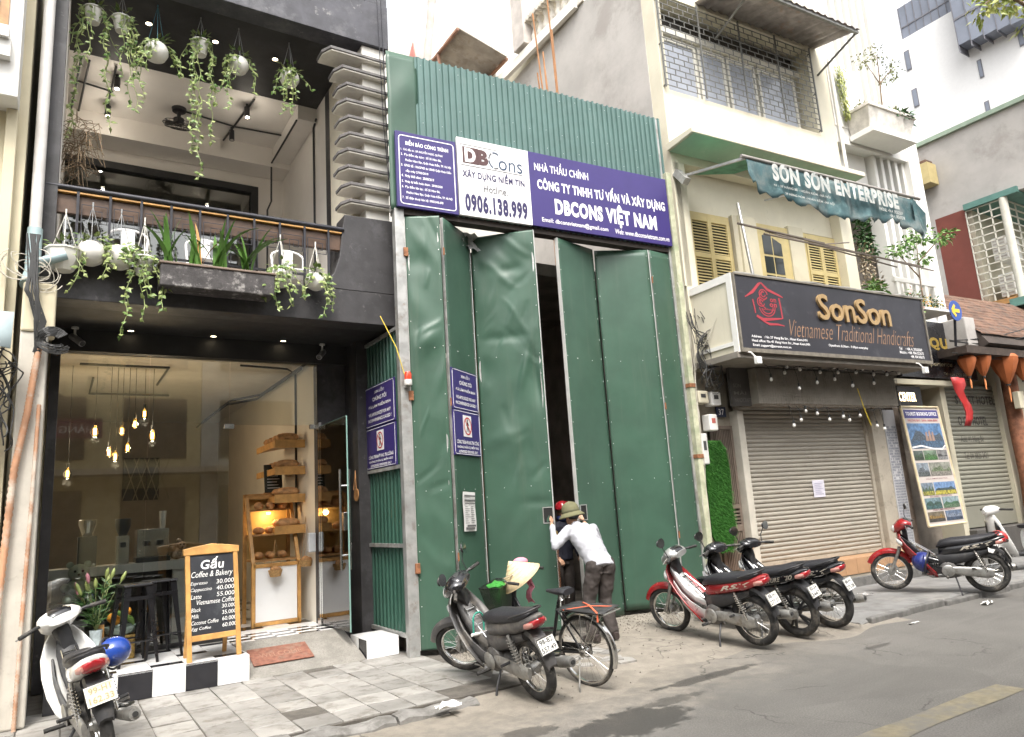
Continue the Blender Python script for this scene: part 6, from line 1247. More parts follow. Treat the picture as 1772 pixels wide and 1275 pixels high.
# overhanging street tree at the upper right corner
st = thing('street_tree', 'street tree whose leafy branch reaches into the upper right corner', 'tree', (20.5, 5.0, 0)); b = MB(); b.tube([(0, 0, 0), (.1, 0, 4), (0, .3, 8), (-.3, .6, 12.5)], [.25, .2, .16, .1], 10); b.tube([(-.1, .4, 10), (-1.2, .7, 12.2), (-2.6, 1.0, 12.6), (-3.4, 1.1, 12.0)], [.08, .05, .03, .01], 7); b.build('trunk', M_bark, st, smooth=50)
rr = random.Random(90); b = MB()
for q in range(26): leaf_cloud(b, (rr.uniform(-1.6, 1.6), rr.uniform(-.8, 1.6), rr.uniform(12.8, 15.5)), (.7, .7, .5), 60, .22, rr, .1)
for c in ((-2.2, .9, 12.55), (-2.8, 1.0, 12.35), (-3.3, 1.1, 12.0), (-1.5, .8, 12.6)): leaf_cloud(b, c, (.5, .4, .3), 34, .2, rr, .1)
b.build('crown', M_leafY, st, stuff=True)
# ================================================================== LEFT NEIGHBOUR: cream wall, ledges, pipes, conduits
nb = thing('neighbour_house', 'cream neighbouring house with drain pipe at the left edge', 'building', (0, 0, 0)); M_cr3 = mat('warm_cream_wall', (.6, .54, .39), .85, var=.06, scale=2, bump=.25, bscale=12, streak=((.5, .44, .33), .25))
def nbx(name, m, *bx, bevel=0): return sb_(name, m, *bx, bevel=bevel, parent=nb)
nbx('wall', M_cr3, (-6, -.42, 8.3, 20, 0, 12)); nbx('upper_wall', M_w2, (-6, -.5, 7.95, 8.3, 5.95, 12), bevel=.01); nbx('ledge', M_w2, (-6, -.58, 7.85, 7.95, 6.32, 6.5), (-6, -.6, 7.8, 7.95, 6.5, 6.62)); nbx('window_frame', M_wood, (-1.2, -.62, 7.93, 7.96, 6.64, 8.2)); nbx('window_pane', M_pglass, (-1.2, -.7, 7.915, 7.93, 6.72, 8.2)); nbx('pilaster', M_cr3, (-.6, -.5, 8.2, 8.3, 0, 5.95), bevel=.01)
nbx('pillar', mat('peeling_white_pillar', (.55, .52, .46), .8, var=.1, scale=4, streak=((.4, .36, .3), .35), dirt=((.3, .27, .23), .12, 7.)), (-.36, -.13, 8.16, 8.5, 0, 4.1), bevel=.02); nbx('side_strip', M_black, (-.36, -.13, 8.5, 8.9, 0, 11)); nbx('capital', M_cr3, (-.36, -.08, 8.14, 8.5, 3.62, 4.12), bevel=.02)
b = MB(); b.tube([(-.3, 8.36, 11), (-.3, 8.36, 4.75)], .055, 14); b.build('drain_pipe', mat('grey_white_pipe', (.62, .6, .58), .4, var=.1, streak=((.45, .43, .4), .3)), nb, smooth=50)
M_bp = mat('blue_grey_pipe', (.32, .42, .44), .4, var=.1); b = MB(); b.tube([(-.3, 8.36, 4.75), (-.3, 8.34, 4.3), (-.33, 8.2, 4.1)], .068, 14); b.tube([(-.3, 8.3, 4.35), (-.12, 8.25, 4.42), (-.02, 8.25, 4.47)], .05, 12); b.build('pipe_elbow', M_bp, nb, smooth=50)
M_cor = mat('orange_conduit', (.45, .24, .14), .6, var=.3, scale=3, dirt=((.6, .57, .5), .5, 2.)); 
for k, (pts, r0) in enumerate((([(-.2, 8.1, 3.45), (-.26, 8.1, 2.8), (-.33, 8.1, 2.3), (-.38, 8.1, 1.2), (-.4, 8.1, .0)], .034), ([(-.17, 8.12, 2.9), (-.18, 8.12, 2.0), (-.2, 8.12, .9), (-.21, 8.12, 0)], .02))):
    b = MB(); P = []; rr_ = []; tot = 150 if k == 0 else 190
    for i in range(tot):
        t_ = i/(tot-1)*(len(pts)-1); a = int(min(t_, len(pts)-2)); P.append(Vector(pts[a]).lerp(Vector(pts[a+1]), t_-a)); rr_.append(r0*(1 if i % 2 else .78))
    b.tube(P, rr_, 10); b.build('corrugated_conduit', M_cor, nb, smooth=60)
cbm = MB(); rr = random.Random(17)
for k in range(16): cbm.tube([(-.3+rr.uniform(-.06, .06), 8.1, 4.6), (-.28+rr.uniform(-.08, .05), 8.05, 4.0), (-.2+rr.uniform(-.05, .05), 8.05, 3.7), (-.22+rr.uniform(-.03, .03), 8.08, 3.4)], .008, 5)
for k in range(26):
    p0 = Vector((-.5+rr.uniform(-.1, .05), 8.0, 3.4+rr.uniform(-.3, .2))); pts = [p0]
    for q in range(5): pts.append(p0+Vector((rr.uniform(-.25, .2), rr.uniform(-.1, .1), -.2*q+rr.uniform(-.15, .15))))
    sm = []
    for q in range(len(pts)-2): sm += bez((pts[q]+pts[q+1])/2, pts[q+1], (pts[q+1]+pts[q+2])/2, 4)
    cbm.tube(sm, .007, 5)
for k in range(7): cbm.tube([(-.1+(.07+.012*k)*math.cos(.5+i*.35)+.004*i*rr.random(), 8.05+.02*math.sin(i), 3.52+(.05+.014*k)*math.sin(.5+i*.35)) for i in range(16)], .008, 5)
o = cbm.build('cable_tangle', MATS['black_cable'], None); tag(o, 'black cable tangle on the wall at the far left beside the cafe', 'cables')
cbm = MB()
for k in range(8):
    cx, cz, r1, r2, tl, ph = -.34+rr.uniform(-.12, .12), 4.22+rr.uniform(-.1, .08), rr.uniform(.1, .22), rr.uniform(.06, .15), rr.uniform(-.6, .6), rr.uniform(0, 6)
    cbm.tube([(cx+r1*math.cos(ph+i*.3)*math.cos(tl)-r2*math.sin(ph+i*.3)*math.sin(tl)+.004*i, 8.1+.03*math.sin(i*.5+k), cz+r1*math.cos(ph+i*.3)*math.sin(tl)+r2*math.sin(ph+i*.3)*math.cos(tl)) for i in range(17+k)], .0045, 5)
o = cbm.build('white_cable_coil', MATS['beige_cable'], None); tag(o, 'loose loops of thin white cable around the blue grey pipe elbow', 'cables')
aw = thing('blue_awning', 'pale blue grey sheet awning corner at the left edge', 'awning', (-.42, 7.85, 3.72)); b = MB(); b.v = [(-1.5+i*.19, -.2+.2*j, .0-.38*(1-j)+.03*math.sin(i*2)*(1-j)) for i in range(9) for j in range(2)]; b.f = [(i*2, i*2+2, i*2+3, i*2+1) for i in range(8)]; b.mi = [0]*8; b.build('sheet', mat('pale_blue_sheet', (.38, .46, .48), .5, var=.08), aw, smooth=60, solid=.01)

# ================================================================== HANGING POTS, PLANTER, CAFE FURNITURE
M_pot = mat('white_pot', (.74, .72, .67), .45, var=.05, scale=8, dirt=((.5, .46, .38), .12, 7.)); M_cordw = mat('white_cord', (.7, .68, .62), .6, var=0); M_cordg = mat('grey_cord', (.32, .33, .34), .6, var=0); M_soil = mat('soil', (.06, .045, .03), .95)
def vines(t, rr, r, specs, top=.0):
    bs = MB(); bl = MB()
    for ang, ln, dx, dens in specs:
        p = Vector((r*.8*math.cos(ang), r*.8*math.sin(ang), top)); q = Vector((r*1.25*math.cos(ang), r*1.25*math.sin(ang), top-.03)); pts = [p, q]; n = max(4, int(ln/.07))
        for i in range(1, n+1): pts.append(q+Vector((dx*i/n+.022*math.sin(i*1.1+ang*3), .02*math.cos(i*1.3+ang), -ln*i/n)))
        bs.tube(pts, .0045, 5)
        for i, a in enumerate(pts):
            for k in range(dens if i < n*.5 or rr.random() < .6 else max(1, dens-1)):
                if rr.random() < .25: continue
                d = Vector((rr.uniform(-1, 1), rr.uniform(-1, .6), rr.uniform(-.9, .25))); leaf_quad(bl, Vector(a)+Vector((rr.uniform(-.01, .01),)*3), d, (rr.uniform(-.6, .6), -1, rr.uniform(0, .8)), rr.uniform(.045, .085), rr.uniform(.035, .055))
    for k in range(26):
        a = rr.uniform(0, 2*PI); q = r*rr.uniform(.3, 1.05); leaf_quad(bl, (q*math.cos(a), q*math.sin(a), top+rr.uniform(0, .1)), (math.cos(a), math.sin(a), rr.uniform(-.3, 1.2)), (0, -.4, 1), rr.uniform(.06, .1), rr.uniform(.04, .065))
    bs.build('vines', M_stem, t, stuff=True); bl.build('leaves', M_leafP, t, stuff=True)
def pot(label, loc, kind, r, hang, cordm, specs, seed):
    t = thing('hanging_pot', label, 'plant pot', loc, 0, 'hanging pots'); rr = random.Random(seed); b = MB(); specs = [(a, l, x, d+1) for a, l, x, d in specs]+[(a+.35, l*.6, x*.7-.02, d) for a, l, x, d in specs[:3]]
    if kind == 'globe': prof_ = [(.001, -r*.95), (r*.35, -r*.95), (r*.75, -r*.7), (r, -r*.2), (r*1.0, r*.15), (r*.85, r*.55), (r*.7, r*.7), (r*.62, r*.66), (r*.7, r*.3), (.001, r*.3)]; top = r*.6
    elif kind == 'ribbed': prof_ = [(.001, -r), (r*.62, -r), (r*.68, -r*.75), (r*.72, -r*.7), (r*.78, -r*.3), (r*.82, -r*.25), (r*.88, r*.15), (r*.92, r*.2), (r*.95, r*.55), (r*1.08, r*.6), (r*1.08, r*.72), (r*.95, r*.72), (r*.9, r*.4), (.001, r*.4)]; top = r*.65
    else: prof_ = [(.001, -r*.8), (r*.55, -r*.8), (r*.95, -r*.1), (r*1.02, r*.45), (r*1.1, r*.5), (r*1.1, r*.6), (r*.95, r*.6), (r*.9, r*.3), (.001, r*.3)]; top = r*.55
    b.lathe(prof_, 8 if kind == 'facet' else 24); b.build('pot', M_pot, t, smooth=25 if kind == 'facet' else 50)
    b = MB(); b.lathe([(.001, top-.03), (r*.6, top-.03), (r*.6, top-.02), (.001, top-.02)], 14); b.build('soil', M_soil, t)
    b = MB(); ng = 3 if kind != 'chain' else 4
    for k in range(ng): a = k*2*PI/ng+.5; b.tube([(r*.9*math.cos(a), r*.9*math.sin(a), top-.02), (0, 0, hang)], .0045 if cordm is M_cordw else .003, 5)
    b.tube([(0, 0, hang), (0, 0, hang+.05)], .008, 6); b.build('hanger', cordm, t)
    vines(t, rr, r, specs, top)
A = math.atan2
pot('ribbed white pot with two very long vines, leftmost of the upper row', (.12, 9.0, 7.8), 'ribbed', .105, .36, M_cordg, [(3.3, 1.7, -.05, 2), (5.6, 1.5, .1, 2), (4.4, .7, .0, 1), (.5, .4, .15, 1), (2.5, .5, -.15, 1)], 1)
pot('ribbed white pot with stringy vines, second of the upper row', (.42, 9.0, 7.78), 'ribbed', .105, .38, M_cordg, [(5.2, 1.15, .05, 1), (5.9, 1.0, .14, 1), (4.8, .8, 0, 1), (5.5, 1.2, .1, 1), (3.5, .4, -.1, 1)], 2)
pot('round white pot with bushy leaves, third of the upper row', (.81, 9.0, 7.52), 'globe', .14, .64, mat('teal_cord', (.05, .2, .26), .6), [(3.6, .5, -.05, 3), (4.2, .42, -.02, 2), (5.9, .3, .12, 3), (.3, .28, .14, 2), (3.2, .3, -.1, 2)], 3)
pot('ribbed white pot with the longest vines, fourth of the upper row', (1.32, 9.0, 7.74), 'ribbed', .11, .42, M_cordg, [(3.7, 1.55, .02, 2), (5.7, 1.35, .02, 2), (4.0, 1.9, .1, 2), (5.4, .9, .08, 2), (2.9, .35, -.12, 2)], 4)
pot('white globe pot with thick trailing leaves, fifth of the upper row', (1.79, 9.0, 7.63), 'globe', .13, .53, M_cordg, [(3.7, .75, .0, 3), (3.4, .5, -.05, 3), (5.6, .45, .08, 2), (4.4, .35, 0, 2)], 5)
pot('white globe pot with pale leaves, rightmost of the upper row', (2.46, 9.0, 7.63), 'globe', .13, .53, M_cordg, [(4.2, .7, -.05, 3), (4.7, .65, -.02, 3), (3.6, .35, -.1, 2), (5.8, .2, .12, 1)], 6)
pot('faceted white pot with holes underneath, leftmost below the railing', (-.04, 8.38, 4.47), 'facet', .165, .5, M_cordw, [(5.7, .42, -.1, 1), (5.3, .25, .05, 1)], 11)
pot('smooth white globe pot, second below the railing', (.2, 8.38, 4.57), 'globe', .145, .52, M_cordg, [(5.8, .32, -.05, 2), (.3, .2, .05, 1)], 12)
pot('white globe pot with leaves along its bottom, third below the railing', (.47, 8.38, 4.56), 'globe', .145, .5, M_cordg, [(3.6, .2, .1, 2), (5.0, .18, 0, 3), (5.8, .35, .04, 2)], 13)
pot('ribbed white pot with dense hanging vines, fourth below the railing', (.7, 8.38, 4.5), 'ribbed', .115, .5, M_cordw, [(3.6, .85, -.05, 2), (4.4, .7, .05, 2), (5.4, .55, .12, 2), (5.9, .3, .1, 3), (4.9, .4, .02, 3)], 14)
pot('white globe pot right of the planter box, fifth below the railing', (2.17, 8.38, 4.55), 'globe', .145, .48, M_cordw, [(4.2, .5, 0, 3), (4.8, .45, .05, 3), (3.6, .35, -.05, 2), (5.5, .3, .12, 2)], 15)
pot('small white globe pot, rightmost below the railing', (2.6, 8.38, 4.54), 'globe', .125, .46, M_cordw, [(5.2, .5, .0, 3), (5.7, .4, .06, 3), (3.7, .3, -.06, 2)], 16)
# planter trough on the beam
pt = thing('planter_box', 'weathered black planter trough with strap leaves on the cafe balcony edge', 'planter', (.85, 8.2, 4.24)); M_ptr = mat('weathered_trough', (.06, .055, .055), .85, var=.3, scale=8, bump=.8, bscale=22, dirt=((.42, .4, .38), .25, 9.))
b = MB(); b.box(0, 1.21, 0, .3, 0, .25); b.build('trough', M_ptr, pt, bevel=.012); b = MB(); b.box(-.015, 1.225, -.015, .315, .25, .275); b.build('rim', mat('rim_brown', (.2, .15, .12), .85, var=.3, bump=.5), pt, bevel=.006); b = MB(); b.box(.03, 1.18, .03, .27, .276, .28); b.build('soil', M_soil, pt)
rr = random.Random(44); M_strap = leafmat('strap_leaf', (.05, .13, .025), (.12, .24, .05), .4); M_dry = mat('dry_strap_leaf', (.5, .27, .1), .7)
for k in range(38):
    cx = (.12, .38, .62, .92)[k % 4]+rr.uniform(-.06, .06); a = rr.uniform(0, 2*PI); l = rr.uniform(.42, .72); lean = rr.uniform(.2, .95); d = Vector((math.cos(a), math.sin(a)*.6-.25, 0)); b = MB(); n = 7; w_ = rr.uniform(.026, .04); s = d.cross(Vector((0, 0, 1))).normalized(); vs = []
    for i in range(n+1):
        t_ = i/n; p = Vector((cx, .15, .28))+d*l*lean*t_**1.5+Vector((0, 0, l*(t_-.45*lean*t_**3))); ww = w_*(1-.15*(1-t_))*max(.02, (1-t_**3)); vs += [p-s*ww, p+Vector((0, 0, -.006)), p+s*ww]
    b.add(vs, [(3*i+q, 3*i+q+1, 3*i+q+4, 3*i+q+3) for i in range(n) for q in range(2)]); b.build('leaf', M_dry if k in (5, 17) else M_strap, pt, smooth=60)
# white metal chairs behind the railing
for k, x in enumerate((.62, 1.5, 2.58)):
    t = thing('balcony_chair', 'white metal chair behind the balcony railing, '+('left one', 'middle one', 'right one')[k], 'chair', (x, 9.35, 4.5), R(180), 'white balcony chairs'); b = MB()
    b.tube([(-.2, -.2, .45), (-.22, -.24, .75)]+[(-.22*math.cos(PI*i/8), -.25, .75+.1*math.sin(PI*i/8)) for i in range(1, 8)]+[(.22, -.24, .75), (.2, -.2, .45)], .016, 8); b.build('back_frame', M_wsign, t, smooth=50); b = MB(); b.box(-.075, .075, -.25, -.24, .45, .84); b.build('splat', M_wsign, t, bevel=.004); b = MB(); b.box(-.2, .2, -.2, .2, .43, .455); b.build('seat', M_wsign, t, bevel=.01)
    for sx in (-1, 1):
        for sy in (-1, 1): b = MB(); b.tube([(sx*.18, sy*.18, .44), (sx*.24, sy*.24, 0)], .016, 8); b.build('leg', M_wsign, t)
nst = thing('dry_plant', 'clump of dry brown twigs in the dark left corner of the balcony', 'plant', (.02, 9.1, 6.05)); b = MB(); rr = random.Random(8)
for k in range(120): a = rr.uniform(0, 6.3); p = Vector((rr.uniform(-.1, .1), rr.uniform(-.1, .1), rr.uniform(-.3, .4))); b.tube([p, p+Vector((.15*math.cos(a), .15*math.sin(a), rr.uniform(-.15, .1))), p+Vector((.2*math.cos(a), .2*math.sin(a), -.25*rr.random()))], .004, 4)
b.build('twigs', mat('dry_twig', (.22, .16, .1), .9), nst, stuff=True)
# A-frame chalk board
cbd = thing('chalkboard_sign', 'wooden A-frame chalkboard with handwritten coffee prices on the tiled step', 'sign', (1.53, 8.62, .265), R(6)); M_cbd = mat('chalk_black', (.018, .02, .026), .65, var=.3, scale=3, dirt=((.06, .065, .07), .3, 3.)); M_chalk = mat('chalk_white', (.82, .82, .8), .9, var=.12, scale=70)
lean = R(-9); fm = Matrix.Rotation(lean, 4, 'X'); W2 = .255
for s in (-1, 1):
    b = MB(); b.m = fm; b.box(s*W2-.025, s*W2+.025, -.015, .02, 0, 1.16); b.build('leg', M_pine, cbd, bevel=.006)
    b = MB(); b.m = Matrix.Translation((0, .36, 0)) @ Matrix.Rotation(-lean*.9, 4, 'X'); b.box(s*(W2-.05)-.022, s*(W2-.05)+.022, -.015, .015, 0, 1.12); b.build('rear_leg', M_pine, cbd, bevel=.005)
b = MB(); b.m = fm; b.prism([(-W2-.04, 1.1), (W2+.04, 1.1), (W2+.045, 1.17), (W2-.06, 1.19), (0, 1.215), (-W2+.06, 1.19), (-W2-.045, 1.17)], -.02, .025); b.build('head_rail', M_pine, cbd, bevel=.008); b = MB(); b.m = fm; b.box(-W2+.025, W2-.025, -.012, .018, .2, .26); b.build('bottom_rail', M_pine, cbd, bevel=.005); b = MB(); b.m = fm; b.box(-W2+.025, W2-.025, -.002, .012, .26, 1.1); brd = b.build('board', M_cbd, cbd)
def chalk(s, x0, x1, z0, z1, sh=.3, bold=-.004):
    o = text(s, brd, M_chalk, x0, z0, x1, z1, -.004, shear=sh, bold=bold, name='chalk_writing'); o.data.transform(fm)
chalk('Gấu', -.12, .13, .94, 1.07, .15, .02); chalk('Coffee & Bakery', -.22, .22, .84, .92)
for k, (a_, c_) in enumerate((('Espresso', '30.000'), ('Cappuccino', '40.000'), ('Latte', '55.000'))): chalk(a_, -.23, -.23+.022*len(a_), .77-k*.068, .815-k*.068); chalk(c_, .04, .23, .775-k*.068, .82-k*.068, .1)
chalk('Vietnamese Coffee', -.17, .235, .57, .62)
for k, (a_, c_) in enumerate((('Black', '30.000'), ('Milk', '35.000'), ('Coconut Coffee', '60.000'), ('Egg Coffee', '60.000'))): chalk(a_, -.23, -.23+.02*len(a_), .5-k*.066, .54-k*.066); chalk(c_, .09, .24, .51-k*.066, .55-k*.066, .1)
# black metal bar stools
def stool(label, x, y, z, rz):
    t = thing('bar_stool', label, 'stool', (x, y, z), rz, 'black metal stools'); M_st_ = mat('stool_black', (.014, .014, .016), .3, .2, var=.15)
    b = MB(); b.box(-.155, .155, -.155, .155, .80, .83); b.build('seat', M_st_, t, bevel=.015)
    for sx in (-1, 1):
        for sy in (-1, 1):
            b = MB(); p0 = Vector((sx*.14, sy*.14, .815)); p1 = Vector((sx*.205, sy*.205, 0)); rs = []
            for q, w_ in ((p0, .07), (p0.lerp(p1, .5), .05), (p1, .028)): rs.append([q+Vector((-sx*w_, 0, 0)), q, q+Vector((0, -sy*w_, 0)), q+Vector((-sx*.006, -sy*w_, 0)), q+Vector((-sx*.006, -sy*.006, 0)), q+Vector((-sx*w_, -sy*.006, 0))])
            b.rings(rs); b.build('leg', M_st_, t)
    for k in range(4):
        b = MB(); c = [(-1, -1), (1, -1), (1, 1), (-1, 1)]; a_, e_ = c[k], c[(k+1) % 4]; z0 = .2 if k % 2 else .24; r0 = .14+.065*(1-z0/.815); b.tube([(a_[0]*r0, a_[1]*r0, z0), (e_[0]*r0, e_[1]*r0, z0)], .009, 6); b.build('stretcher', M_st_, t); 
    for k in range(2): b = MB(); s = (-1, 1)[k]; b.bar((-.15, s*.15, .68), (.15, s*.15, .68), .012, .04); b.build('apron', M_st_, t)
stool('black metal bar stool on the tiled step, left one in front', .78, 9.12, .265, R(14)); stool('black metal bar stool on the tiled step, right one behind', 1.06, 9.42, .265, R(14))
# lilies in a vase on a low table, offering bowl, pale plush toy
tb_ = thing('low_table', 'low yellow wooden table with dark top behind the white motorbike', 'table', (.2, 9.5, .265)); b = MB(); b.box(-.18, .32, -.2, .2, .42, .45); b.build('table_top', M_dk, tb_, bevel=.004)
for sx in (-.16, .3):
    for sy in (-.18, .18): b = MB(); b.box(sx-.02, sx+.02, sy-.02, sy+.02, 0, .42); b.build('leg', M_pine, tb_)
vz = thing('lily_vase', 'pale glass vase of budding pink lilies by the shop window', 'vase', (.44, 9.25, .265)); b = MB(); b.lathe([(.001, 0), (.06, 0), (.07, .1), (.055, .25), (.065, .38), (.058, .38), (.05, .24), (.001, .05)], 16); b.build('vase', mat('pale_glass', (.5, .58, .6), .15, var=.25, scale=14), vz, smooth=50)
rr = random.Random(19); bs = MB(); bl = MB(); bb = MB(); bp2 = MB()
for k in range(13):
    a = rr.uniform(0, 6.3); l = rr.uniform(.38, .58); d = Vector((math.cos(a)*rr.uniform(.2, .6), math.sin(a)*rr.uniform(.1, .4), 1)).normalized(); p0 = Vector((0, 0, .36)); bs.tube([p0, p0+d*l*.5+Vector((0, 0, .03)), p0+d*l], .005, 5)
    for q in range(11): t_ = rr.uniform(.12, .9); leaf_quad(bl, p0+d*l*t_, d+Vector((rr.uniform(-1.4, 1.4), rr.uniform(-1.4, 1.4), rr.uniform(-.5, .6))), (0, 0, 1), rr.uniform(.1, .16), .022)
    e = p0+d*l; bb = MB(); bb.tube([e, e+d*.035, e+d*.09, e+d*.12], [.006, .02, .018, .003], 8); bb.build('blossom' if k % 5 == 0 else 'bud', mat('lily_pink', (.5, .22, .26), .5) if k % 5 == 0 else mat('lily_bud', (.3, .36, .12), .5), vz, smooth=50)
bs.build('stems', M_stem, vz, stuff=True); bl.build('leaves', M_leafD if False else leafmat('lily_leaf', (.03, .09, .02), (.09, .18, .06)), vz, stuff=True)
of = thing('fruit_offering', 'gilt box with oranges and green bananas beside the stool', 'fruit', (.7, 9.62, .265)); b = MB(); b.box(-.14, .14, -.14, .14, 0, .26); b.build('gilt_box', mat('gilt', (.3, .2, .06), .3, .6, var=.5, scale=30), of, bevel=.01); b = MB(); b.lathe([(.001, .27), (.13, .27), (.17, .35), (.16, .35), (.12, .28), (.001, .28)], 16); b.build('bowl', mat('pale_green_glass', (.35, .45, .4), .2), of, smooth=50)
for q in ((-.06, -.05, .42), (.05, 0, .5), (-.08, .06, .44)): b = MB(); b.ell(q, (.058, .058, .054), 14, 8); b.build('orange', mat('orange_skin', (.7, .3, .03), .5, var=.08, bump=.3, bscale=80), of, smooth=60)
for k in range(6): b = MB(); b.tube(bez((.12-.02*k, -.1, .36+.02*k), (.1-.03*k, -.15, .46+.012*k), (-.0-.02*k, -.12, .47+.018*k), 6), [.012, .022, .026, .026, .022, .014, .006], 8); b.build('banana', mat('green_banana', (.14, .26, .05), .5), of, smooth=50)
ty = thing('plush_toy', 'pale green plush bear sitting behind the glass at the left', 'toy', (.28, 10.15, .9)); b = MB(); [b.ell(c, r, 12, 8) for c, r in (((0, 0, .12), (.13, .12, .14)), ((0, -.02, .32), (.11, .1, .1)), ((-.09, 0, .41), (.04, .03, .04)), ((.09, 0, .41), (.04, .03, .04)), ((-.13, -.08, .16), (.05, .09, .05)), ((.13, -.08, .16), (.05, .09, .05)), ((-.1, -.14, .03), (.06, .1, .06)), ((.1, -.14, .03), (.06, .1, .06)))]; b.build('body', mat('plush', (.42, .48, .38), .95, var=.12, scale=20, bump=.5, bscale=120), ty, smooth=60)
b = MB(); [b.ell(c, (.014, .012, .014), 8, 5) for c in ((-.04, -.115, .34), (.04, -.115, .34), (0, -.125, .3))]; b.build('eyes', M_blk, ty); tsh = thing('window_shelf', 'narrow dark shelf behind the glass carrying the plush bear', 'shelf', (.25, 10.15, .86)); b = MB(); b.box(-.25, .3, -.12, .15, 0, .035); b.build('board', M_dk, tsh); b = MB(); b.box(-.22, -.18, -.1, .13, -.584, 0); b.box(.22, .26, -.1, .13, -.584, 0); b.build('support', M_dk, tsh)
# litter
for k, (x, y, s, lb) in enumerate(((2.95, 5.95, .1, 'crumpled white paper at the pavement edge'), (10.3, 6.75, .16, 'clear plastic scrap by the step of the shuttered shop'), (9.05, 5.3, .1, 'small white paper strip on the road by the kerb'), (4.0, 6.9, .12, 'clear plastic bag under the black motorbike'), (10.9, 5.3, .09, 'pale straw litter on the road near the red motorbike'))):
    rr = random.Random(k+60); b = MB(); n = 6; z0 = (.0 if k in (0, 3) else .01) if k not in (2, 4) else ROADZ+.004
    b.v = [(s*(i/n-.5)*2.2+rr.uniform(-.012, .012), s*(j/n-.5)*(.5 if k == 2 else 1)+rr.uniform(-.012, .012), .003+rr.random()**2*(.05 if k != 2 else .012)) for i in range(n+1) for j in range(n+1)]; b.f = [(i*(n+1)+j, (i+1)*(n+1)+j, (i+1)*(n+1)+j+1, i*(n+1)+j+1) for i in range(n) for j in range(n)]; b.mi = [0]*len(b.f)
    o = b.build('litter', mat('litter_white', (.7, .69, .67), .6) if k in (0, 2, 4) else mat('litter_clear', (.6, .6, .6), .15, var=.1, alpha=.5), None, smooth=30); o.location = (x, y, z0); tag(o, lb, 'litter', 'street litter')

# ================================================================== MOTORBIKES (x forward, y left, rear contact at the origin)
M_tyre = mat('tyre_rubber', (.03, .029, .028), .85, var=.25, scale=12, bump=.4, bscale=60, dirt=((.14, .125, .105), .4, 6.))
M_chrome = mat('chrome', (.68, .67, .65), .16, 1., var=.1, scale=8); M_alu = mat('cast_aluminium', (.36, .355, .34), .42, .75, var=.2, scale=12, dirt=((.2, .17, .13), .3, 9.)); M_bplas = mat('black_plastic', (.025, .025, .027), .5, var=.2, scale=10, dirt=((.1, .09, .08), .25, 4.)); M_bgl = mat('gloss_black_paint', (.012, .012, .014), .18, var=.1, coat=.6); M_seat = mat('black_vinyl_seat', (.02, .02, .024), .5, var=.15, scale=14, bump=.25, bscale=160)
M_redp = mat('red_bodywork', (.27, .016, .018), .25, var=.1, coat=.5, dirt=((.3, .1, .08), .12, 5.)); M_silver = mat('silver_bodywork', (.44, .44, .43), .3, .5, var=.06, coat=.3); M_whitep = mat('white_bodywork', (.74, .74, .72), .22, var=.04, coat=.5, dirt=((.5, .47, .42), .12, 5.)); M_dgrey = mat('dusty_grey_bodywork', (.075, .072, .072), .42, var=.2, scale=6, dirt=((.17, .155, .135), .4, 3.))
M_tail = mat('tail_lens', (.32, .012, .018), .12, var=0, coat=.6); M_clear = mat('clear_lens', (.62, .63, .62), .1, var=.15, scale=30, coat=.7); M_plate = mat('number_plate', (.74, .74, .7), .4, var=.06, dirt=((.5, .45, .38), .15, 12.)); M_platey = mat('faded_plate', (.68, .6, .38), .5, var=.06); M_pinkt = mat('plate_ink', (.04, .04, .045), .6, var=0); M_pinky = mat('faded_plate_ink', (.3, .25, .15), .6, var=0); M_mirror = mat('mirror_face', (.5, .52, .52), .06, 1., var=0); M_eng = mat('engine_grey', (.16, .155, .15), .5, .5, var=.3, scale=18, bump=.4, dirt=((.1, .085, .065), .4, 9.)); M_orl = mat('amber_lens', (.65, .28, .05), .2, var=0)
def add_wheel(t, name, x, rw, steer_m, alloy, brake, tyre_w=.042):
    b = MB(); b.m = steer_m; b.torus((x, 0, rw), rw-tyre_w, tyre_w, 44, 10, 'y'); o = b.build(name, M_tyre, t, smooth=60)
    b = MB(); b.m = steer_m; q = rw-tyre_w*1.9; b.lathe([(q+.012, -.022), (q-.006, -.02), (q-.01, 0), (q-.006, .02), (q+.012, .022)], 44, (x, 0, rw), 'y', cap=False); b.build('rim', M_bplas if alloy else M_chrome, o, smooth=50)
    b = MB(); b.m = steer_m; b.lathe([(.001, -.07), (.03, -.07), (.035, -.05), (.055, -.045), (.055, .045), (.035, .05), (.03, .07), (.001, .07)], 18, (x, 0, rw), 'y'); b.build('hub', M_alu if not alloy else M_bplas, o, smooth=40)
    b = MB(); b.m = steer_m
    if alloy:
        for k in range(5):
            a = 2*PI*k/5; ca, sa = math.cos(a), math.sin(a)
            for da in (-.16, .16): b.bar((x+.05*ca, 0, rw+.05*sa), (x+q*math.cos(a+da), 0, rw+q*math.sin(a+da)), .022, .028, (0, 1, 0))
        b.build('alloy_spokes', M_bplas, o)
    else:
        for k in range(36):
            a = 2*PI*k/36; s = 1 if k % 2 else -1; a2 = a+(.35 if (k//2) % 2 else -.35); b.tube([(x+.05*math.cos(a2), s*.035, rw+.05*math.sin(a2)), (x+(q-.004)*math.cos(a), 0, rw+(q-.004)*math.sin(a))], .0018, 4)
        b.build('spokes', M_chrome, o)
    if brake:
        b = MB(); b.m = steer_m; b.torus((x, -.065, rw), .085, .012, 28, 4, 'y', flat=.2); b.lathe([(.1, -.002), (.1, .002), (.06, .002), (.06, -.002)], 28, (x, -.065, rw), 'y', cap=False); b.build('brake_disc', M_steel, o)
    return o
def tc(b): b.v = [(x*.68 if x < 0 else x, y, z) for x, y, z in b.v]
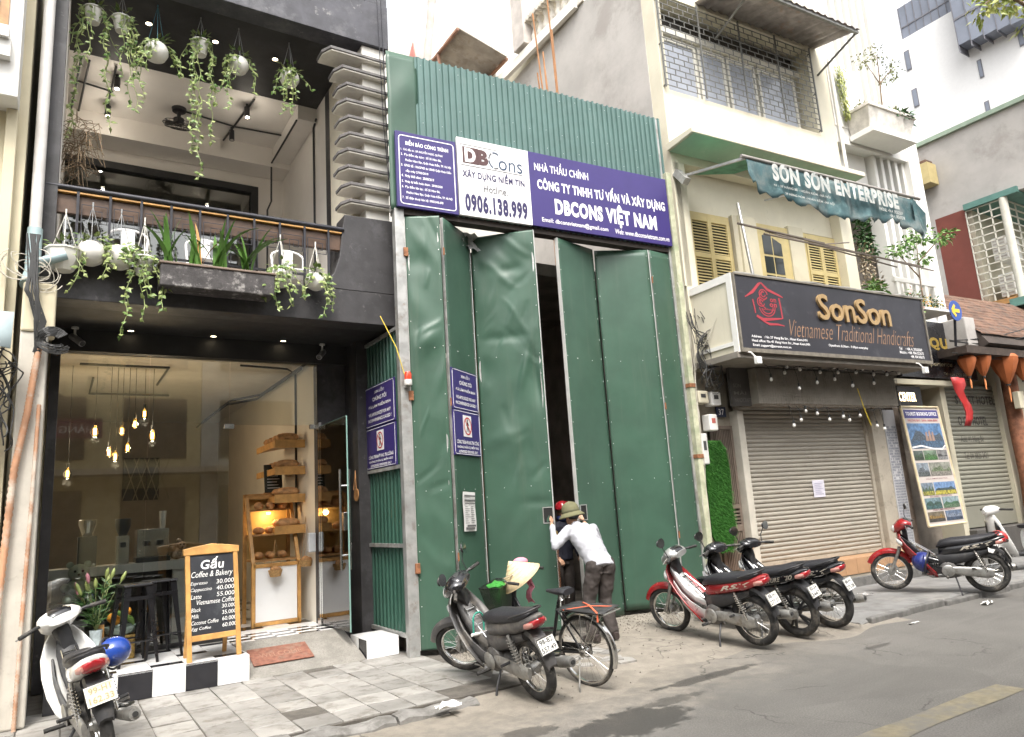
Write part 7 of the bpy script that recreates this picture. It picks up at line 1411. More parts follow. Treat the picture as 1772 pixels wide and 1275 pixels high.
def shell(b, st, n=8, bow=.06):
    """swept shield: stations (x, z, half width, rearward sweep of wings)"""
    for x, z, hw, sw in st:
        for j in range(n+1):
            t_ = -1+2*j/n; b.v.append(tuple(b.m @ Vector((x-sw*abs(t_)**1.7, hw*t_, z-.02*abs(t_)))) if b.m is not None else (x-sw*abs(t_)**1.7, hw*t_, z-.02*abs(t_)))
    k = n+1; f0 = len(b.f); b.f += [(i*k+j, i*k+j+1, (i+1)*k+j+1, (i+1)*k+j) for i in range(len(st)-1) for j in range(n)]; b.mi += [0]*(len(b.f)-f0)
def motorbike(label, loc, heading, lean, pitch, steer, body, panel, trim, plate, plate_m=None, ink=None, mirrors=(1, 1), alloy=False, decal=None, stand=True, scooter=False, wheel_r=.29, tail_m=None, handle_m=None, hdecal=None, spk=True):
    t = thing('motorbike', label, 'motorbike', loc, 0, 'parked motorbikes'); t.rotation_mode = 'QUATERNION'
    t.rotation_quaternion = (Matrix.Rotation(heading, 4, 'Z') @ Matrix.Rotation(-pitch, 4, 'Y') @ Matrix.Rotation(-lean, 4, 'X')).to_quaternion()
    WB = 1.235; ax = Vector((-.42, 0, .91)).normalized(); piv = Vector((1.0, 0, .79)); S = Matrix.Translation(piv) @ Matrix.Rotation(steer, 4, ax) @ Matrix.Translation(-piv)
    add_wheel(t, 'rear_wheel', 0, wheel_r, None, alloy, False, .046); add_wheel(t, 'front_wheel', WB, wheel_r, S, alloy, True, .038)
    # front fork + fender
    b = MB(); b.m = S
    for s in (-1, 1): b.tube([(WB, s*.075, wheel_r), (WB-.08, s*.075, .47), (WB-.15, s*.07, .64)], [.016, .022, .026], 8)
    b.build('front_fork', M_alu, t, smooth=50)
    b = MB(); b.m = S; rs = []
    for i in range(15):
        a = R(22+i*9.5); rr_ = wheel_r+.045; cx, cz = WB+rr_*math.cos(a), wheel_r+rr_*math.sin(a); hw = .058-.02*abs(i-7)/7; d = Vector((math.cos(a), 0, math.sin(a)))
        rs.append([(cx+d.x*o_, y_, cz+d.z*o_) for y_, o_ in ((-hw, -.055), (-hw*.95, -.015), (-hw*.5, .008), (0, .014), (hw*.5, .008), (hw*.95, -.015), (hw, -.055), (hw*.8, -.05), (hw*.8, -.018), (0, .003), (-hw*.8, -.018), (-hw*.8, -.05))])
    b.rings(rs); b.build('front_fender', body, t, smooth=40)
    # leg shield with wings
    b = MB(); shell(b, [(1.07, .92, .08, .02), (1.10, .84, .14, .05), (1.09, .73, .195, .11), (1.035, .60, .22, .17), (.945, .46, .22, .2), (.845, .34, .19, .2), (.775, .26, .15, .16)]); b.build('leg_shield', body, t, smooth=60, solid=.014)
    b = MB(); b.loft([(1.06, .80, .055, .07), (.98, .70, .085, .09), (.86, .56, .09, .085), (.72, .46, .085, .075), (.58, .42, .08, .07)], 14); b.build('centre_cover', panel, t, smooth=50)
    for s in (-1, 1):
        b = MB(); b.loft([(.98, .66, .012, .035, s*.115), (.88, .50, .016, .075, s*.135), (.76, .38, .016, .09, s*.13), (.62, .33, .014, .06, s*.115), (.5, .34, .008, .03, s*.11)], 10); b.build('side_fairing', panel, t, smooth=50)
    # headset: cowl, gauge, headlight, grips, levers, mirrors
    hm = handle_m or body
    b = MB(); b.m = S; b.loft([(.88, 1.0, .12, .035), (.93, 1.01, .165, .06), (.99, 1.005, .17, .082), (1.06, .97, .14, .09), (1.12, .93, .09, .065), (1.145, .915, .045, .035)], 16, 2.4); b.build('handlebar_cowl', hm, t, smooth=50)
    b = MB(); b.m = S; b.loft([(1.085, .945, .105, .062), (1.135, .932, .085, .052), (1.165, .92, .035, .025)], 14, 2.3); b.build('headlight', M_clear, t, smooth=60)
    b = MB(); b.m = S; b.loft([(.885, 1.03, .075, .02), (.93, 1.06, .095, .02), (.985, 1.075, .075, .016)], 12, 2.3); b.build('gauge', M_bgl, t, smooth=60)
    b = MB(); b.m = S; b.loft([(1.02, .9, .07, .08), (.97, .86, .06, .09), (.95, .8, .05, .08)], 12); b.build('steering_neck', M_bplas, t, smooth=50)
    for s in (-1, 1):
        b = MB(); b.m = S; b.tube([(.96, s*.1, 1.0), (.935, s*.2, 1.005), (.9, s*.235, 1.0)], .014, 8); b.build('handlebar', M_bplas, t, smooth=50)
        b = MB(); b.m = S; b.tube([(.91, s*.225, 1.003), (.868, s*.34, .99)], .018, 10); b.build('grip', M_tyre, t, smooth=50)
        b = MB(); b.m = S; b.tube([(.96, s*.2, .995), (.955, s*.27, .985), (.93, s*.35, .975)], .007, 6); b.build('lever', M_alu, t)
        if mirrors[0 if s > 0 else 1]:
            b = MB(); b.m = S; b.tube([(.94, s*.2, 1.01), (.965, s*.225, 1.1), (.955, s*.28, 1.19)], .006, 6); o = b.build('mirror', M_bplas, t)
            b = MB(); b.m = S @ Matrix.Translation((.945, s*.3, 1.215)) @ Matrix.Rotation(R(-8*s), 4, 'Z'); b.ell((0, 0, 0), (.016, .07, .045), 16, 8); b.build('mirror_housing', M_bplas, o, smooth=60)
            b = MB(); b.m = S @ Matrix.Translation((.945, s*.3, 1.215)) @ Matrix.Rotation(R(-8*s), 4, 'Z'); b.lathe([(.001, 0), (.06, 0), (.06, .002), (.001, .002)], 18, (-.018, 0, 0), 'x'); mm = b.build('mirror_glass', M_mirror, o)
    # seat, tail, side covers
    b = MB(); b.loft([(.60, .66, .055, .02), (.54, .70, .095, .05), (.40, .725, .118, .062), (.2, .745, .125, .06), (.0, .775, .12, .058), (-.14, .79, .108, .05), (-.23, .81, .08, .035), (-.27, .815, .05, .018)], 18, 2.7); tc(b); b.build('seat', M_seat, t, smooth=50)
    b = MB(); b.loft([(.58, .58, .05, .08), (.46, .61, .10, .075), (.25, .65, .125, .07), (.0, .70, .128, .07), (-.15, .73, .118, .062), (-.27, .76, .092, .05), (-.36, .785, .055, .03), (-.40, .795, .03, .015)], 18, 3.); tc(b); b.build('tail_body', tail_m or body, t, smooth=45)
    b = MB(); b.loft([(.62, .45, .06, .10), (.45, .48, .11, .10), (.25, .52, .115, .085), (.08, .57, .10, .06), (-.05, .61, .085, .04)], 14, 3.); b.build('side_cover', trim, t, smooth=45)
    b = MB(); b.loft([(-.26, .735, .092, .045), (-.335, .742, .085, .045), (-.385, .755, .058, .036), (-.41, .765, .03, .02)], 14, 2.6); tc(b); b.build('tail_light', M_tail, t, smooth=50)
    for s in (-1, 1):
        b = MB(); b.loft([(-.22, .725, .012, .022, s*.1), (-.3, .735, .014, .028, s*.092), (-.36, .745, .008, .016, s*.075)], 8); tc(b); b.build('turn_signal', mat('rear_signal_lens', (.42, .2, .17), .15, var=0, coat=.5), t, smooth=50)
        b = MB(); b.loft([(1.11, .77, .03, .035, s*.09), (1.085, .75, .04, .04, s*.12), (1.03, .72, .02, .025, s*.15)], 10); b.build('turn_signal', M_clear, t, smooth=50)
    b = MB(); b.tube([(.02, .135, .79), (-.14, .13, .825), (-.28, .085, .85), (-.33, 0, .86), (-.28, -.085, .85), (-.14, -.13, .825), (.02, -.135, .79)], .011, 8); tc(b); b.build('grab_rail', M_bplas if trim is not M_chrome else M_chrome, t, smooth=50)
    # rear fender and plate
    b = MB(); rs = []
    for x, z, hw in ((-.1, .66, .07), (-.22, .64, .078), (-.33, .57, .074), (-.4, .46, .068), (-.45, .36, .05)): rs.append([(x, -hw, z-.02), (x-.012, -hw*.8, z+.012), (x-.014, 0, z+.02), (x-.012, hw*.8, z+.012), (x, hw, z-.02), (x+.012, hw*.8, z-.015), (x+.012, 0, z-.0), (x+.012, -hw*.8, z-.015)])
    b.rings(rs); tc(b); b.build('rear_fender', M_bplas if body is not M_dgrey else M_dgrey, t, smooth=45)
    pm = Matrix.Translation((-.275, 0, .545)) @ Matrix.Rotation(R(-90), 4, 'Z') @ Matrix.Rotation(R(-24), 4, 'X')
    b = MB(); b.m = pm; b.box(-.095, .095, -.02, -.014, -.07, .07); o = b.build('number_plate', plate_m or M_plate, t, bevel=.002)
    for s_, z0, z1, w_ in ((plate[0], .012, .055, .07), (plate[1], -.055, -.01, .078)):
        tx = text(s_, o, ink or M_pinkt, -w_, z0, w_, z1, -.022, bold=.02)
        if tx: tx.data.transform(pm)
    b = MB(); b.m = pm
    for q in ((-.095, .095, .064, .07), (-.095, .095, -.07, -.064), (-.095, -.089, -.064, .064), (.089, .095, -.064, .064)): b.box(q[0], q[1], -.024, -.02, q[2], q[3])
    b.build('plate_frame', M_chrome if plate_m is None else M_plate, o)
    # engine, exhaust, chain case, shocks, stand, pegs
    b = MB(); b.lathe([(.06, -.13), (.11, -.115), (.125, -.06), (.125, .06), (.115, .11), (.07, .13), (.001, .135)], 20, (.47, 0, .33), 'y'); b.loft([(.5, .34, .09, .1), (.6, .34, .075, .085), (.72, .35, .07, .08), (.8, .355, .06, .07)], 12); b.loft([(.42, .3, .09, .1), (.3, .31, .08, .08), (.22, .32, .05, .05)], 12); b.build('engine', M_eng, t, smooth=40)
    b = MB(); [b.loft([(.6+k*.03, .35, .095, .095), (.608+k*.03, .35, .095, .095)], 12, 4.) for k in range(6)]; b.build('cooling_fins', M_eng, t)
    b = MB(); b.lathe([(.001, .0), (.07, .0), (.085, -.012), (.06, -.03), (.001, -.034)], 18, (.48, .165, .33), 'y'); b.build('crankcase_cover', M_alu, t, smooth=40)
    b = MB(); b.tube([(.8, -.02, .31), (.82, -.06, .24), (.7, -.1, .19), (.45, -.12, .2), (.28, -.14, .25)], .018, 8); b.build('exhaust_pipe', M_alu, t, smooth=50)
    b = MB(); b.tube([(.28, -.14, .25), (.18, -.15, .27), (-.28, -.17, .33), (-.36, -.172, .34)], [.025, .048, .052, .04], 14); b.build('muffler', M_alu, t, smooth=40)
    b = MB(); b.tube([(-.355, -.172, .34), (-.375, -.173, .342)], .02, 10); b.build('muffler_tip', M_sock, t)
    b = MB(); b.tube([(.15, -.162, .33), (-.2, -.185, .385)], .03, 8, flat=.4); b.build('heat_guard', M_chrome, t, smooth=50)
    b = MB(); b.loft([(.42, .33, .022, .055, .12), (.3, .325, .024, .062, .118), (.0, .3, .024, .075, .115), (-.09, .3, .02, .05, .112)], 14, 2.4); b.build('chain_case', M_alu, t, smooth=45)
    for s in (-1, 1):
        b = MB(); b.tube([(.32, s*.09, .34), (.0, s*.095, wheel_r)], .02, 8); b.build('swing_arm', M_bplas, t)
        b = MB(); p0, p1 = Vector((.0, s*.128, .32)), Vector((.12, s*.118, .62)); b.tube([p0, p1], .016, 8); d = (p1-p0); ns = 60; b.tube([p0+d*(.22+.68*i/ns)+Vector((.03*math.cos(i*.9), .03*math.sin(i*.9), 0)) for i in range(ns)], .006, 5); b.build('shock_absorber', M_chrome if trim is not M_dgrey else M_alu, t, smooth=50)
        b = MB(); b.tube([(.5, s*.1, .25), (.5, s*.3, .265)], .018, 8); b.build('foot_peg', M_tyre, t); b = MB(); b.tube([(.18, s*.1, .36), (.14, s*.24, .38)], .014, 8); b.build('pillion_peg', M_bplas, t)
    if stand:
        b = MB(); b.tube([(.4, .1, .24), (.37, .2, .12), (.34, .27, -.045+.03)], .012, 8); b.tube([(.36, .265, -.01), (.31, .285, -.01)], .014, 6); b.build('side_stand', M_bplas, t)
    b = MB(); b.tube([(.62, .1, .27), (.68, .15, .25), (.74, .17, .26)], .008, 6); b.tube([(.36, .1, .27), (.3, .15, .26)], .008, 6); b.build('gear_pedal', M_alu, t)
    b = MB()
    for s in (-1, 1): b.tube([(.93, s*.05, .74), (.72, s*.06, .6), (.6, s*.06, .5)], .007, 6)
    for q in range(4): b.tube([(.9-.085*q, -.05, .72-.06*q), (.9-.085*q, .05, .72-.06*q)], .006, 6)
    b.build('centre_carrier', M_chrome, t, smooth=50)
    b = MB(); b.m = S
    for s in (-1, 1): b.tube(bez((.95, s*.18, 1.0), (1.12, s*.12, 1.06), (1.05, s*.04, .86), 8), .005, 5)
    b.build('brake_cables', M_bplas, t)
    if decal:
        for s in (1,):
            o = text(decal, t, mat('decal_silver', (.55, .5, .42), .35, .3, var=0), 0, 0, 1, 1, 0, name='decal', bold=.03, shear=.35)
            for v in o.data.vertices:
                u_, w_ = v.co.x, v.co.z; x = .3-.42*u_; v.co = (x, .1285-.02*max(0, u_-.6)-.006*abs(w_-.5), .640+.085*u_+.05*(w_-.4)*1.0)
    if hdecal:
        o = text(hdecal, t, M_pinkt, 0, 0, 1, 1, 0, name='decal', bold=.03)
        for v in o.data.vertices: u_, w_ = v.co.x, v.co.z; v.co = (.90-.14*u_*.8, .1535, .50-.0+.02*w_-.03*u_)
    return t
def helmet(label, loc, rot, shellm, s=1., visor=True, group='helmets'):
    t = thing('helmet', label, 'helmet', loc, 0, None, rot); b = MB(); rs = []
    for i in range(9):
        a = R(-18+i*13.5); z = math.sin(a)*.125; r0 = math.cos(a); rs.append([(r0*.14*math.cos(2*PI*j/20)*s, r0*.118*math.sin(2*PI*j/20)*s, z*s) for j in range(20)])
    b.rings(rs); b.build('shell', shellm, t, smooth=60)
    b = MB(); b.torus((0, 0, -.038*s), .13*s, .009*s, 24, 6); b.build('rim', M_bplas, t, smooth=60)
    if visor: b = MB(); b.loft([(.11*s, -.01, .1*s, .016), (.16*s, -.02, .085*s, .012), (.2*s, -.03, .05*s, .006)], 12, 2.4); b.build('peak', shellm, t, smooth=50)
    b = MB(); b.tube([(.02, .1*s, -.04), (.03, .06, -.14), (.03, -.05, -.14), (.02, -.1*s, -.04)], .007, 6, flat=.4); b.build('chin_strap', M_bplas, t)
    return t
D = R
b1 = motorbike('white motorbike with yellowed plate seen from behind at the lower left corner', (.42, 6.5, 0), D(97), D(12), D(0), D(14), M_whitep, M_bplas, M_bplas, ('99-H1', '162.33'), M_platey, M_pinky, mirrors=(0, 0), stand=True)
b2 = motorbike('dusty black motorbike with turned front wheel parked before the green gate', (3.77, 5.74, -.06), D(93), D(13), D(2.6), D(36), M_dgrey, M_dgrey, M_dgrey, ('98-B2', '557.49'), mirrors=(1, 1), hdecal=None, handle_m=M_bgl)
b3 = motorbike('red and silver motorbike with red tail, nearest of the row on the right', (6.76, 5.76, -.05), D(95), D(9), D(1.5), D(8), M_redp, M_silver, M_bplas, ('88-H1', '277.37'), mirrors=(1, 0), decal='RSX', hdecal='HONDA', handle_m=M_silver)
b4 = motorbike('black motorbike with alloy wheels, second in the parked row', (7.46, 5.74, -.05), D(95), D(9), D(1), D(-6), M_bgl, M_bgl, M_bplas, ('30-S4', '3447'), mirrors=(1, 0), alloy=True, decal='FUTURE NEO')
b5 = motorbike('black motorbike with spoked wheels, third in the parked row', (8.14, 5.76, -.05), D(97), D(8), D(1), D(-10), M_bgl, M_bgl, M_bplas, ('88-H1', '275.08'), mirrors=(1, 1), decal='RSX')
b6 = motorbike('red and black motorbike seen side on before the tour poster', (11.5, 5.52, -.0), D(117), D(6), D(1.5), D(2), M_redp, M_bgl, M_bplas, ('89-F1', '024.51'), mirrors=(0, 1), decal='RSX', tail_m=M_bgl)
# u-lock on the black one
ul = thing('bike_lock', 'green u-shaped lock with white bar hanging on the dusty black motorbike', 'lock', (3.55, 6.42, .47), R(10)); b = MB(); b.tube([(-.065, 0, 0), (-.065, 0, .13)]+[(-.065*math.cos(PI*i/8), 0, .13+.065*math.sin(PI*i/8)) for i in range(1, 8)]+[(.065, 0, .13), (.065, 0, 0)], .009, 8); b.build('shackle', mat('lock_green', (.03, .25, .18), .35), ul, smooth=50); b = MB(); b.tube([(-.09, 0, -.005), (.09, 0, -.005)], .017, 10); b.build('bar', M_pvc, ul, smooth=50)
helmet('shiny blue half helmet hanging on the white motorbike at the left', (.47, 7.02, .70), (R(70), R(0), R(60)), mat('blue_helmet', (.02, .06, .3), .15, var=.03, coat=.7))
helmet('large blue half helmet hanging at the leg shield of the red side-on motorbike', (10.98, 6.12, .46), (R(75), 0, R(200)), mat('navy_helmet', (.02, .03, .16), .3, var=.1, coat=.3), 1.25)
helmet('red half helmet hanging behind the seat of the side-on motorbike', (13.3, 6.1, .63), (R(20), 0, R(100)), mat('red_helmet', (.45, .03, .03), .2, coat=.5))
wb_ = thing('white_board', 'small white board leaning behind the red and silver motorbike', 'board', (7.45, 6.95, .0), R(10), None, (R(-6), 0, R(8))); b = MB(); b.box(-.16, .16, 0, .012, .3, .66); b.build('panel', M_wsign, wb_); b = MB(); b.box(-.15, -.13, .012, .03, .04, .6); b.box(.13, .15, .012, .03, .04, .6); b.build('support', M_wood, wb_)
# white step-through scooter at the right edge
sc = thing('scooter', 'white step-through scooter with rounded shield at the right edge', 'scooter', (14.5, 6.2, 0.0), R(158)); sc.rotation_mode = 'XYZ'
add_wheel(sc, 'front_wheel', .62, .22, None, True, False, .05); add_wheel(sc, 'rear_wheel', -.65, .22, None, True, False, .05)
b = MB(); shell(b, [(.66, 1.02, .07, .0), (.68, .9, .14, .04), (.66, .7, .2, .08), (.6, .5, .22, .1), (.5, .34, .2, .08), (.4, .28, .17, .02)]); b.build('leg_shield', M_whitep, sc, smooth=60, solid=.02)
b = MB(); b.loft([(.6, .95, .05, .06), (.55, .75, .1, .14), (.5, .5, .12, .16)], 12); b.build('inner_shield', M_whitep, sc, smooth=50)
for s in (-1, 1): b = MB(); b.loft([(.68, .8, .01, .08, s*.1), (.64, .66, .012, .1, s*.15), (.6, .56, .008, .04, s*.17)], 10); b.build('dark_inset', M_bgl, sc, smooth=50)
b = MB(); b.loft([(.4, .3, .16, .04), (.1, .27, .17, .04), (-.05, .3, .16, .05)], 12, 4); b.build('floor_board', M_bplas, sc); b = MB(); b.loft([(.0, .5, .12, .2), (-.2, .55, .17, .2), (-.5, .58, .18, .17), (-.8, .62, .14, .12), (-.95, .66, .06, .05)], 16); b.build('rear_body', M_whitep, sc, smooth=50); b = MB(); b.loft([(.05, .74, .1, .03), (-.2, .77, .14, .05), (-.55, .79, .14, .05), (-.85, .8, .08, .03)], 14); b.build('seat', M_seat, sc, smooth=50)
b = MB(); b.loft([(.5, 1.06, .09, .05), (.58, 1.07, .13, .07), (.68, 1.05, .11, .08), (.75, 1.03, .06, .05)], 14); b.build('handlebar_cowl', M_whitep, sc, smooth=50); b = MB(); b.loft([(.7, 1.05, .08, .055), (.77, 1.04, .04, .03)], 12); b.build('headlight', M_clear, sc, smooth=50)
for s in (-1, 1): b = MB(); b.tube([(.55, s*.1, 1.07), (.5, s*.34, 1.06)], .018, 8); b.build('grip', M_tyre, sc)
b = MB(); rs = [[(.62+.27*math.cos(R(a))+o_*math.cos(R(a)), y_, .22+.27*math.sin(R(a))+o_*math.sin(R(a))) for y_, o_ in ((-.07, -.06), (-.06, 0), (0, .015), (.06, 0), (.07, -.06), (0, -.01))] for a in range(10, 171, 16)]; b.rings(rs); b.build('front_fender', M_whitep, sc, smooth=40)
b = MB(); b.tube([(.55, -.2, .85), (.5, -.26, .6), (.45, -.2, .35)], .012, 6); b.build('crash_bar', M_chrome, sc)

# ================================================================== BICYCLE (x forward, rear contact at origin)
M_bfr = mat('bicycle_black', (.02, .02, .022), .3, .2, var=.2, scale=9, dirt=((.12, .1, .08), .2, 8.))
bk = thing('bicycle', 'old black step-through bicycle with front basket and rear rack beside the black motorbike', 'bicycle', (4.36, 5.78, -.055)); bk.rotation_mode = 'QUATERNION'; bk.rotation_quaternion = (Matrix.Rotation(R(104), 4, 'Z') @ Matrix.Rotation(R(-2.2), 4, 'Y') @ Matrix.Rotation(R(-6), 4, 'X')).to_quaternion()
BS = Matrix.Translation((.9, 0, .8)) @ Matrix.Rotation(R(14), 4, Vector((-.32, 0, .95)).normalized()) @ Matrix.Translation((-.9, 0, -.8)); rw = .33
for nm, x, sm in (('rear_wheel', 0, None), ('front_wheel', 1.08, BS)):
    b = MB(); b.m = sm; b.torus((x, 0, rw), rw-.018, .018, 52, 8, 'y'); o = b.build(nm, M_tyre, bk, smooth=60)
    b = MB(); b.m = sm; q = rw-.04; b.lathe([(q+.008, -.013), (q-.004, -.012), (q-.004, .012), (q+.008, .013)], 52, (x, 0, rw), 'y', cap=False); b.build('rim', M_chrome, o, smooth=50)
    b = MB(); b.m = sm; b.lathe([(.012, -.055), (.025, -.04), (.018, -.03), (.018, .03), (.025, .04), (.012, .055)], 14, (x, 0, rw), 'y'); b.build('hub', M_chrome, o, smooth=40)
    b = MB(); b.m = sm
    for k in range(36): a = 2*PI*k/36; s = 1 if k % 2 else -1; a2 = a+(.7 if (k//2) % 2 else -.7); b.tube([(x+.022*math.cos(a2), s*.035, rw+.022*math.sin(a2)), (x+q*math.cos(a), 0, rw+q*math.sin(a))], .0014, 4)
    b.build('spokes', M_chrome, o)
    b = MB(); b.m = sm; rs = []; a0, a1 = ((-5, 200) if x == 0 else (20, 190)); a0, a1 = ((60, 200) if x == 0 else (5, 175))
    for i in range(19): a = R(a0+(a1-a0)*i/18); d = Vector((math.cos(a), 0, math.sin(a))); c = Vector((x, 0, rw))+d*(rw+.022); rs.append([c+Vector((0, y_, 0))+d*o_ for y_, o_ in ((-.03, -.018), (-.024, 0), (0, .009), (.024, 0), (.03, -.018), (.02, -.006), (0, .003), (-.02, -.006))])
    b.rings(rs); b.build('mudguard', M_chrome, bk, smooth=45)
b = MB(); b.tube([(.43, 0, .28), (.27, 0, .78)], .017, 10); b.tube([(.43, 0, .28), (.62, 0, .33), (.8, 0, .52), (.885, 0, .72)], .019, 10); b.tube([(.36, 0, .5), (.58, 0, .47), (.78, 0, .62), (.875, 0, .77)], .016, 10); b.tube([(.905, 0, .66), (.855, 0, .86)], .022, 10)
for s in (-1, 1): b.tube([(.43, s*.02, .28), (.0, s*.06, rw)], .010, 8); b.tube([(.3, s*.015, .7), (.0, s*.06, rw)], .009, 8)
b.build('frame', M_bfr, bk, smooth=50)
b = MB(); b.m = BS
for s in (-1, 1): b.tube([(1.08, s*.055, rw), (1.03, s*.05, .52), (.93, s*.035, .67)], .011, 8)
b.build('fork', M_bfr, bk, smooth=50); b = MB(); b.m = BS; b.tube([(.88, 0, .74), (.84, 0, .96), (.87, 0, .99)], .013, 8); b.tube([(.66, .27, .98), (.78, .26, .99), (.87, .18, 1.0), (.87, 0, .99), (.87, -.18, 1.0), (.78, -.26, .99), (.66, -.27, .98)], .011, 8); b.build('handlebar', M_chrome, bk, smooth=50)
for s in (-1, 1): b = MB(); b.m = BS; b.tube([(.64, s*.27, .978), (.76, s*.262, .988)], .016, 8); b.build('grip', M_tyre, bk)
b = MB(); b.tube([(.275, 0, .76), (.255, 0, .84)], .012, 8); b.build('seat_post', M_chrome, bk); b = MB(); b.loft([(.13, .87, .085, .03), (.18, .875, .095, .035), (.26, .865, .07, .03), (.34, .86, .035, .022), (.41, .86, .02, .014)], 14, 2.3); b.build('saddle', M_seat, bk, smooth=50)
for s in (-1, 1): b = MB(); [b.torus((.19, s*.045, .8+.012*i), .02, .004, 12, 5) for i in range(4)]; b.build('saddle_spring', M_chrome, bk)
b = MB()
for s in (-1, 1): b.tube([(.22, s*.07, .70), (-.3, s*.07, .71)], .006, 6); b.tube([(.0, s*.065, rw), (-.2, s*.07, .705)], .005, 6); b.tube([(.0, s*.065, rw), (-.03, s*.07, .7)], .005, 6)
for x in (-.3, -.15, 0, .2): b.tube([(x, -.07, .708), (x, .07, .708)], .005, 6)
b.tube([(-.05, -.13, .715), (-.36, -.13, .72), (-.36, .13, .72), (-.05, .13, .715)], .006, 6); b.build('rack', M_chrome, bk); b = MB(); rr = random.Random(3); b.v = [(.2-.55*i/8, -.15+.3*j/6, .725+rr.random()*.02) for i in range(9) for j in range(7)]; b.f = [(i*7+j, i*7+7+j, i*7+8+j, i*7+j+1) for i in range(8) for j in range(6)]; b.mi = [0]*48; b.build('rack_cover', mat('black_tarpaulin', (.035, .035, .036), .45, var=.3), bk, smooth=40, solid=.006)
b = MB(); b.tube([(.1, -.15, .735), (-.1, 0, .76), (-.3, .14, .735), (-.3, .15, .66)], .009, 6, flat=.5); b.tube([(.1, .15, .735), (-.12, .02, .76), (-.32, -.13, .735)], .009, 6, flat=.5); b.build('strap', mat('orange_strap', (.6, .13, .06), .6), bk)
b = MB(); b.lathe([(.001, -.006), (.075, -.006), (.09, 0), (.075, .006), (.001, .006)], 24, (.43, -.05, .28), 'y'); b.tube([(.43, -.06, .28), (.5, -.07, .13)], .009, 6); b.tube([(.43, .06, .28), (.36, .07, .43)], .009, 6); b.build('crank', M_chrome, bk, smooth=40)
for s, x, z in ((-1, .5, .13), (1, .36, .43)): b = MB(); b.cbox((x, s*.11, z), (.09, .08, .025)); b.build('pedal', M_tyre, bk)
b = MB(); b.loft([(.47, .3, .004, .06, -.055), (.25, .31, .005, .055, -.055), (-.03, .33, .005, .05, -.055)], 10); b.build('chain_guard', M_bfr, bk, smooth=50)
b = MB(); b.tube([(.02, .08, rw-.04), (-.04, .2, .06), (-.06, .22, -.02)], .009, 8); b.build('kick_stand', M_alu, bk); b = MB(); b.torus((.0, 0, rw+.0), .06, .008, 18, 6, 'y'); b.ell((-.03, .1, rw+.02), (.035, .012, .055), 12, 8); b.build('brake_drum', M_chrome, bk)
b = MB(); b.m = BS; b.tube([(.95, .0, .6), (1.0, 0, .7)], .008, 6); rs = []
for z, h in ((.62, .105), (.9, .15)): rs.append([(1.06+h*.85*c, h*1.15*s, z) for c, s in ((-1, -1), (1, -1), (1, 1), (-1, 1))])
b.rings(rs, cap=False); b.build('basket', mat('basket_mesh', (.03, .045, .03), .6, var=.2, alpha=.8), bk); b = MB(); b.m = BS; [b.tube([Vector(p) for p in (r_+[r_[0]])], .005, 5) for r_ in rs]; b.build('basket_rim', M_bfr, bk)
bkm = bk.matrix_world
bpy.context.view_layer.update(); BKW = bk.matrix_world.copy()
gb = thing('plastic_bag', 'bright green plastic bag in the bicycle basket', 'bag'); gb.matrix_world = BKW @ BS @ Matrix.Translation((1.06, .02, .74)); b = MB(); rr = random.Random(5); b.lathe([(.001, -.1), (.06, -.09), (.08, 0), (.08, .09), (.1, .14), (.05, .17)], 14); b.v = [(x+rr.uniform(-.02, .02), y+rr.uniform(-.02, .02), z+rr.uniform(-.02, .03)) for x, y, z in b.v]; b.build('film', mat('green_bag', (.04, .22, .035), .3, var=.2, scale=15), gb, smooth=30)
ch_ = thing('conical_hat', 'pale straw conical hat with pink cloth hung over the bicycle handlebar', 'hat'); ch_.matrix_world = Matrix.Translation((4.14, 6.62, .99)) @ Vector((-.54, .14, .78)).to_track_quat('Z', 'Y').to_matrix().to_4x4()
b = MB(); b.lathe([(.235, -.1), (.16, -.028), (.08, .05), (.006, .122), (.001, .125)], 40, cap=False); b.build('cone', mat('palm_straw', (.66, .53, .33), .7, var=.12, scale=25, bump=.3, bscale=50), ch_, smooth=50, solid=.004)
b = MB(); [b.torus((0, 0, -.1+.032*k), .237-.0325*k, .0025, 36, 4) for k in range(7)]; b.build('rings', mat('straw_ring', (.55, .42, .24), .7), ch_)
b = MB(); rr = random.Random(2); b.v = [(.02+.012*i+.02*math.sin(j*2.), .10+.02*math.sin(i*1.7+j), .02-.055*j+.01*math.sin(i)) for i in range(6) for j in range(8)]; b.f = [(i*8+j, i*8+8+j, i*8+9+j, i*8+j+1) for i in range(5) for j in range(7)]; b.mi = [0]*35
pk = thing('pink_cloth', 'pink cloth hanging from the bicycle handlebar under the straw hat', 'cloth', (4.3, 6.62, 1.0)); b.v = [(x*1.3, y, z) for x, y, z in b.v]; b.build('cloth', mat('pink_cotton', (.62, .25, .33), .8, var=.1), pk, smooth=50, solid=.006); b = MB(); b.ell((-.03, .1, .07), (.09, .06, .045), 12, 8); b.build('knot', MATS['pink_cotton'], pk, smooth=50)

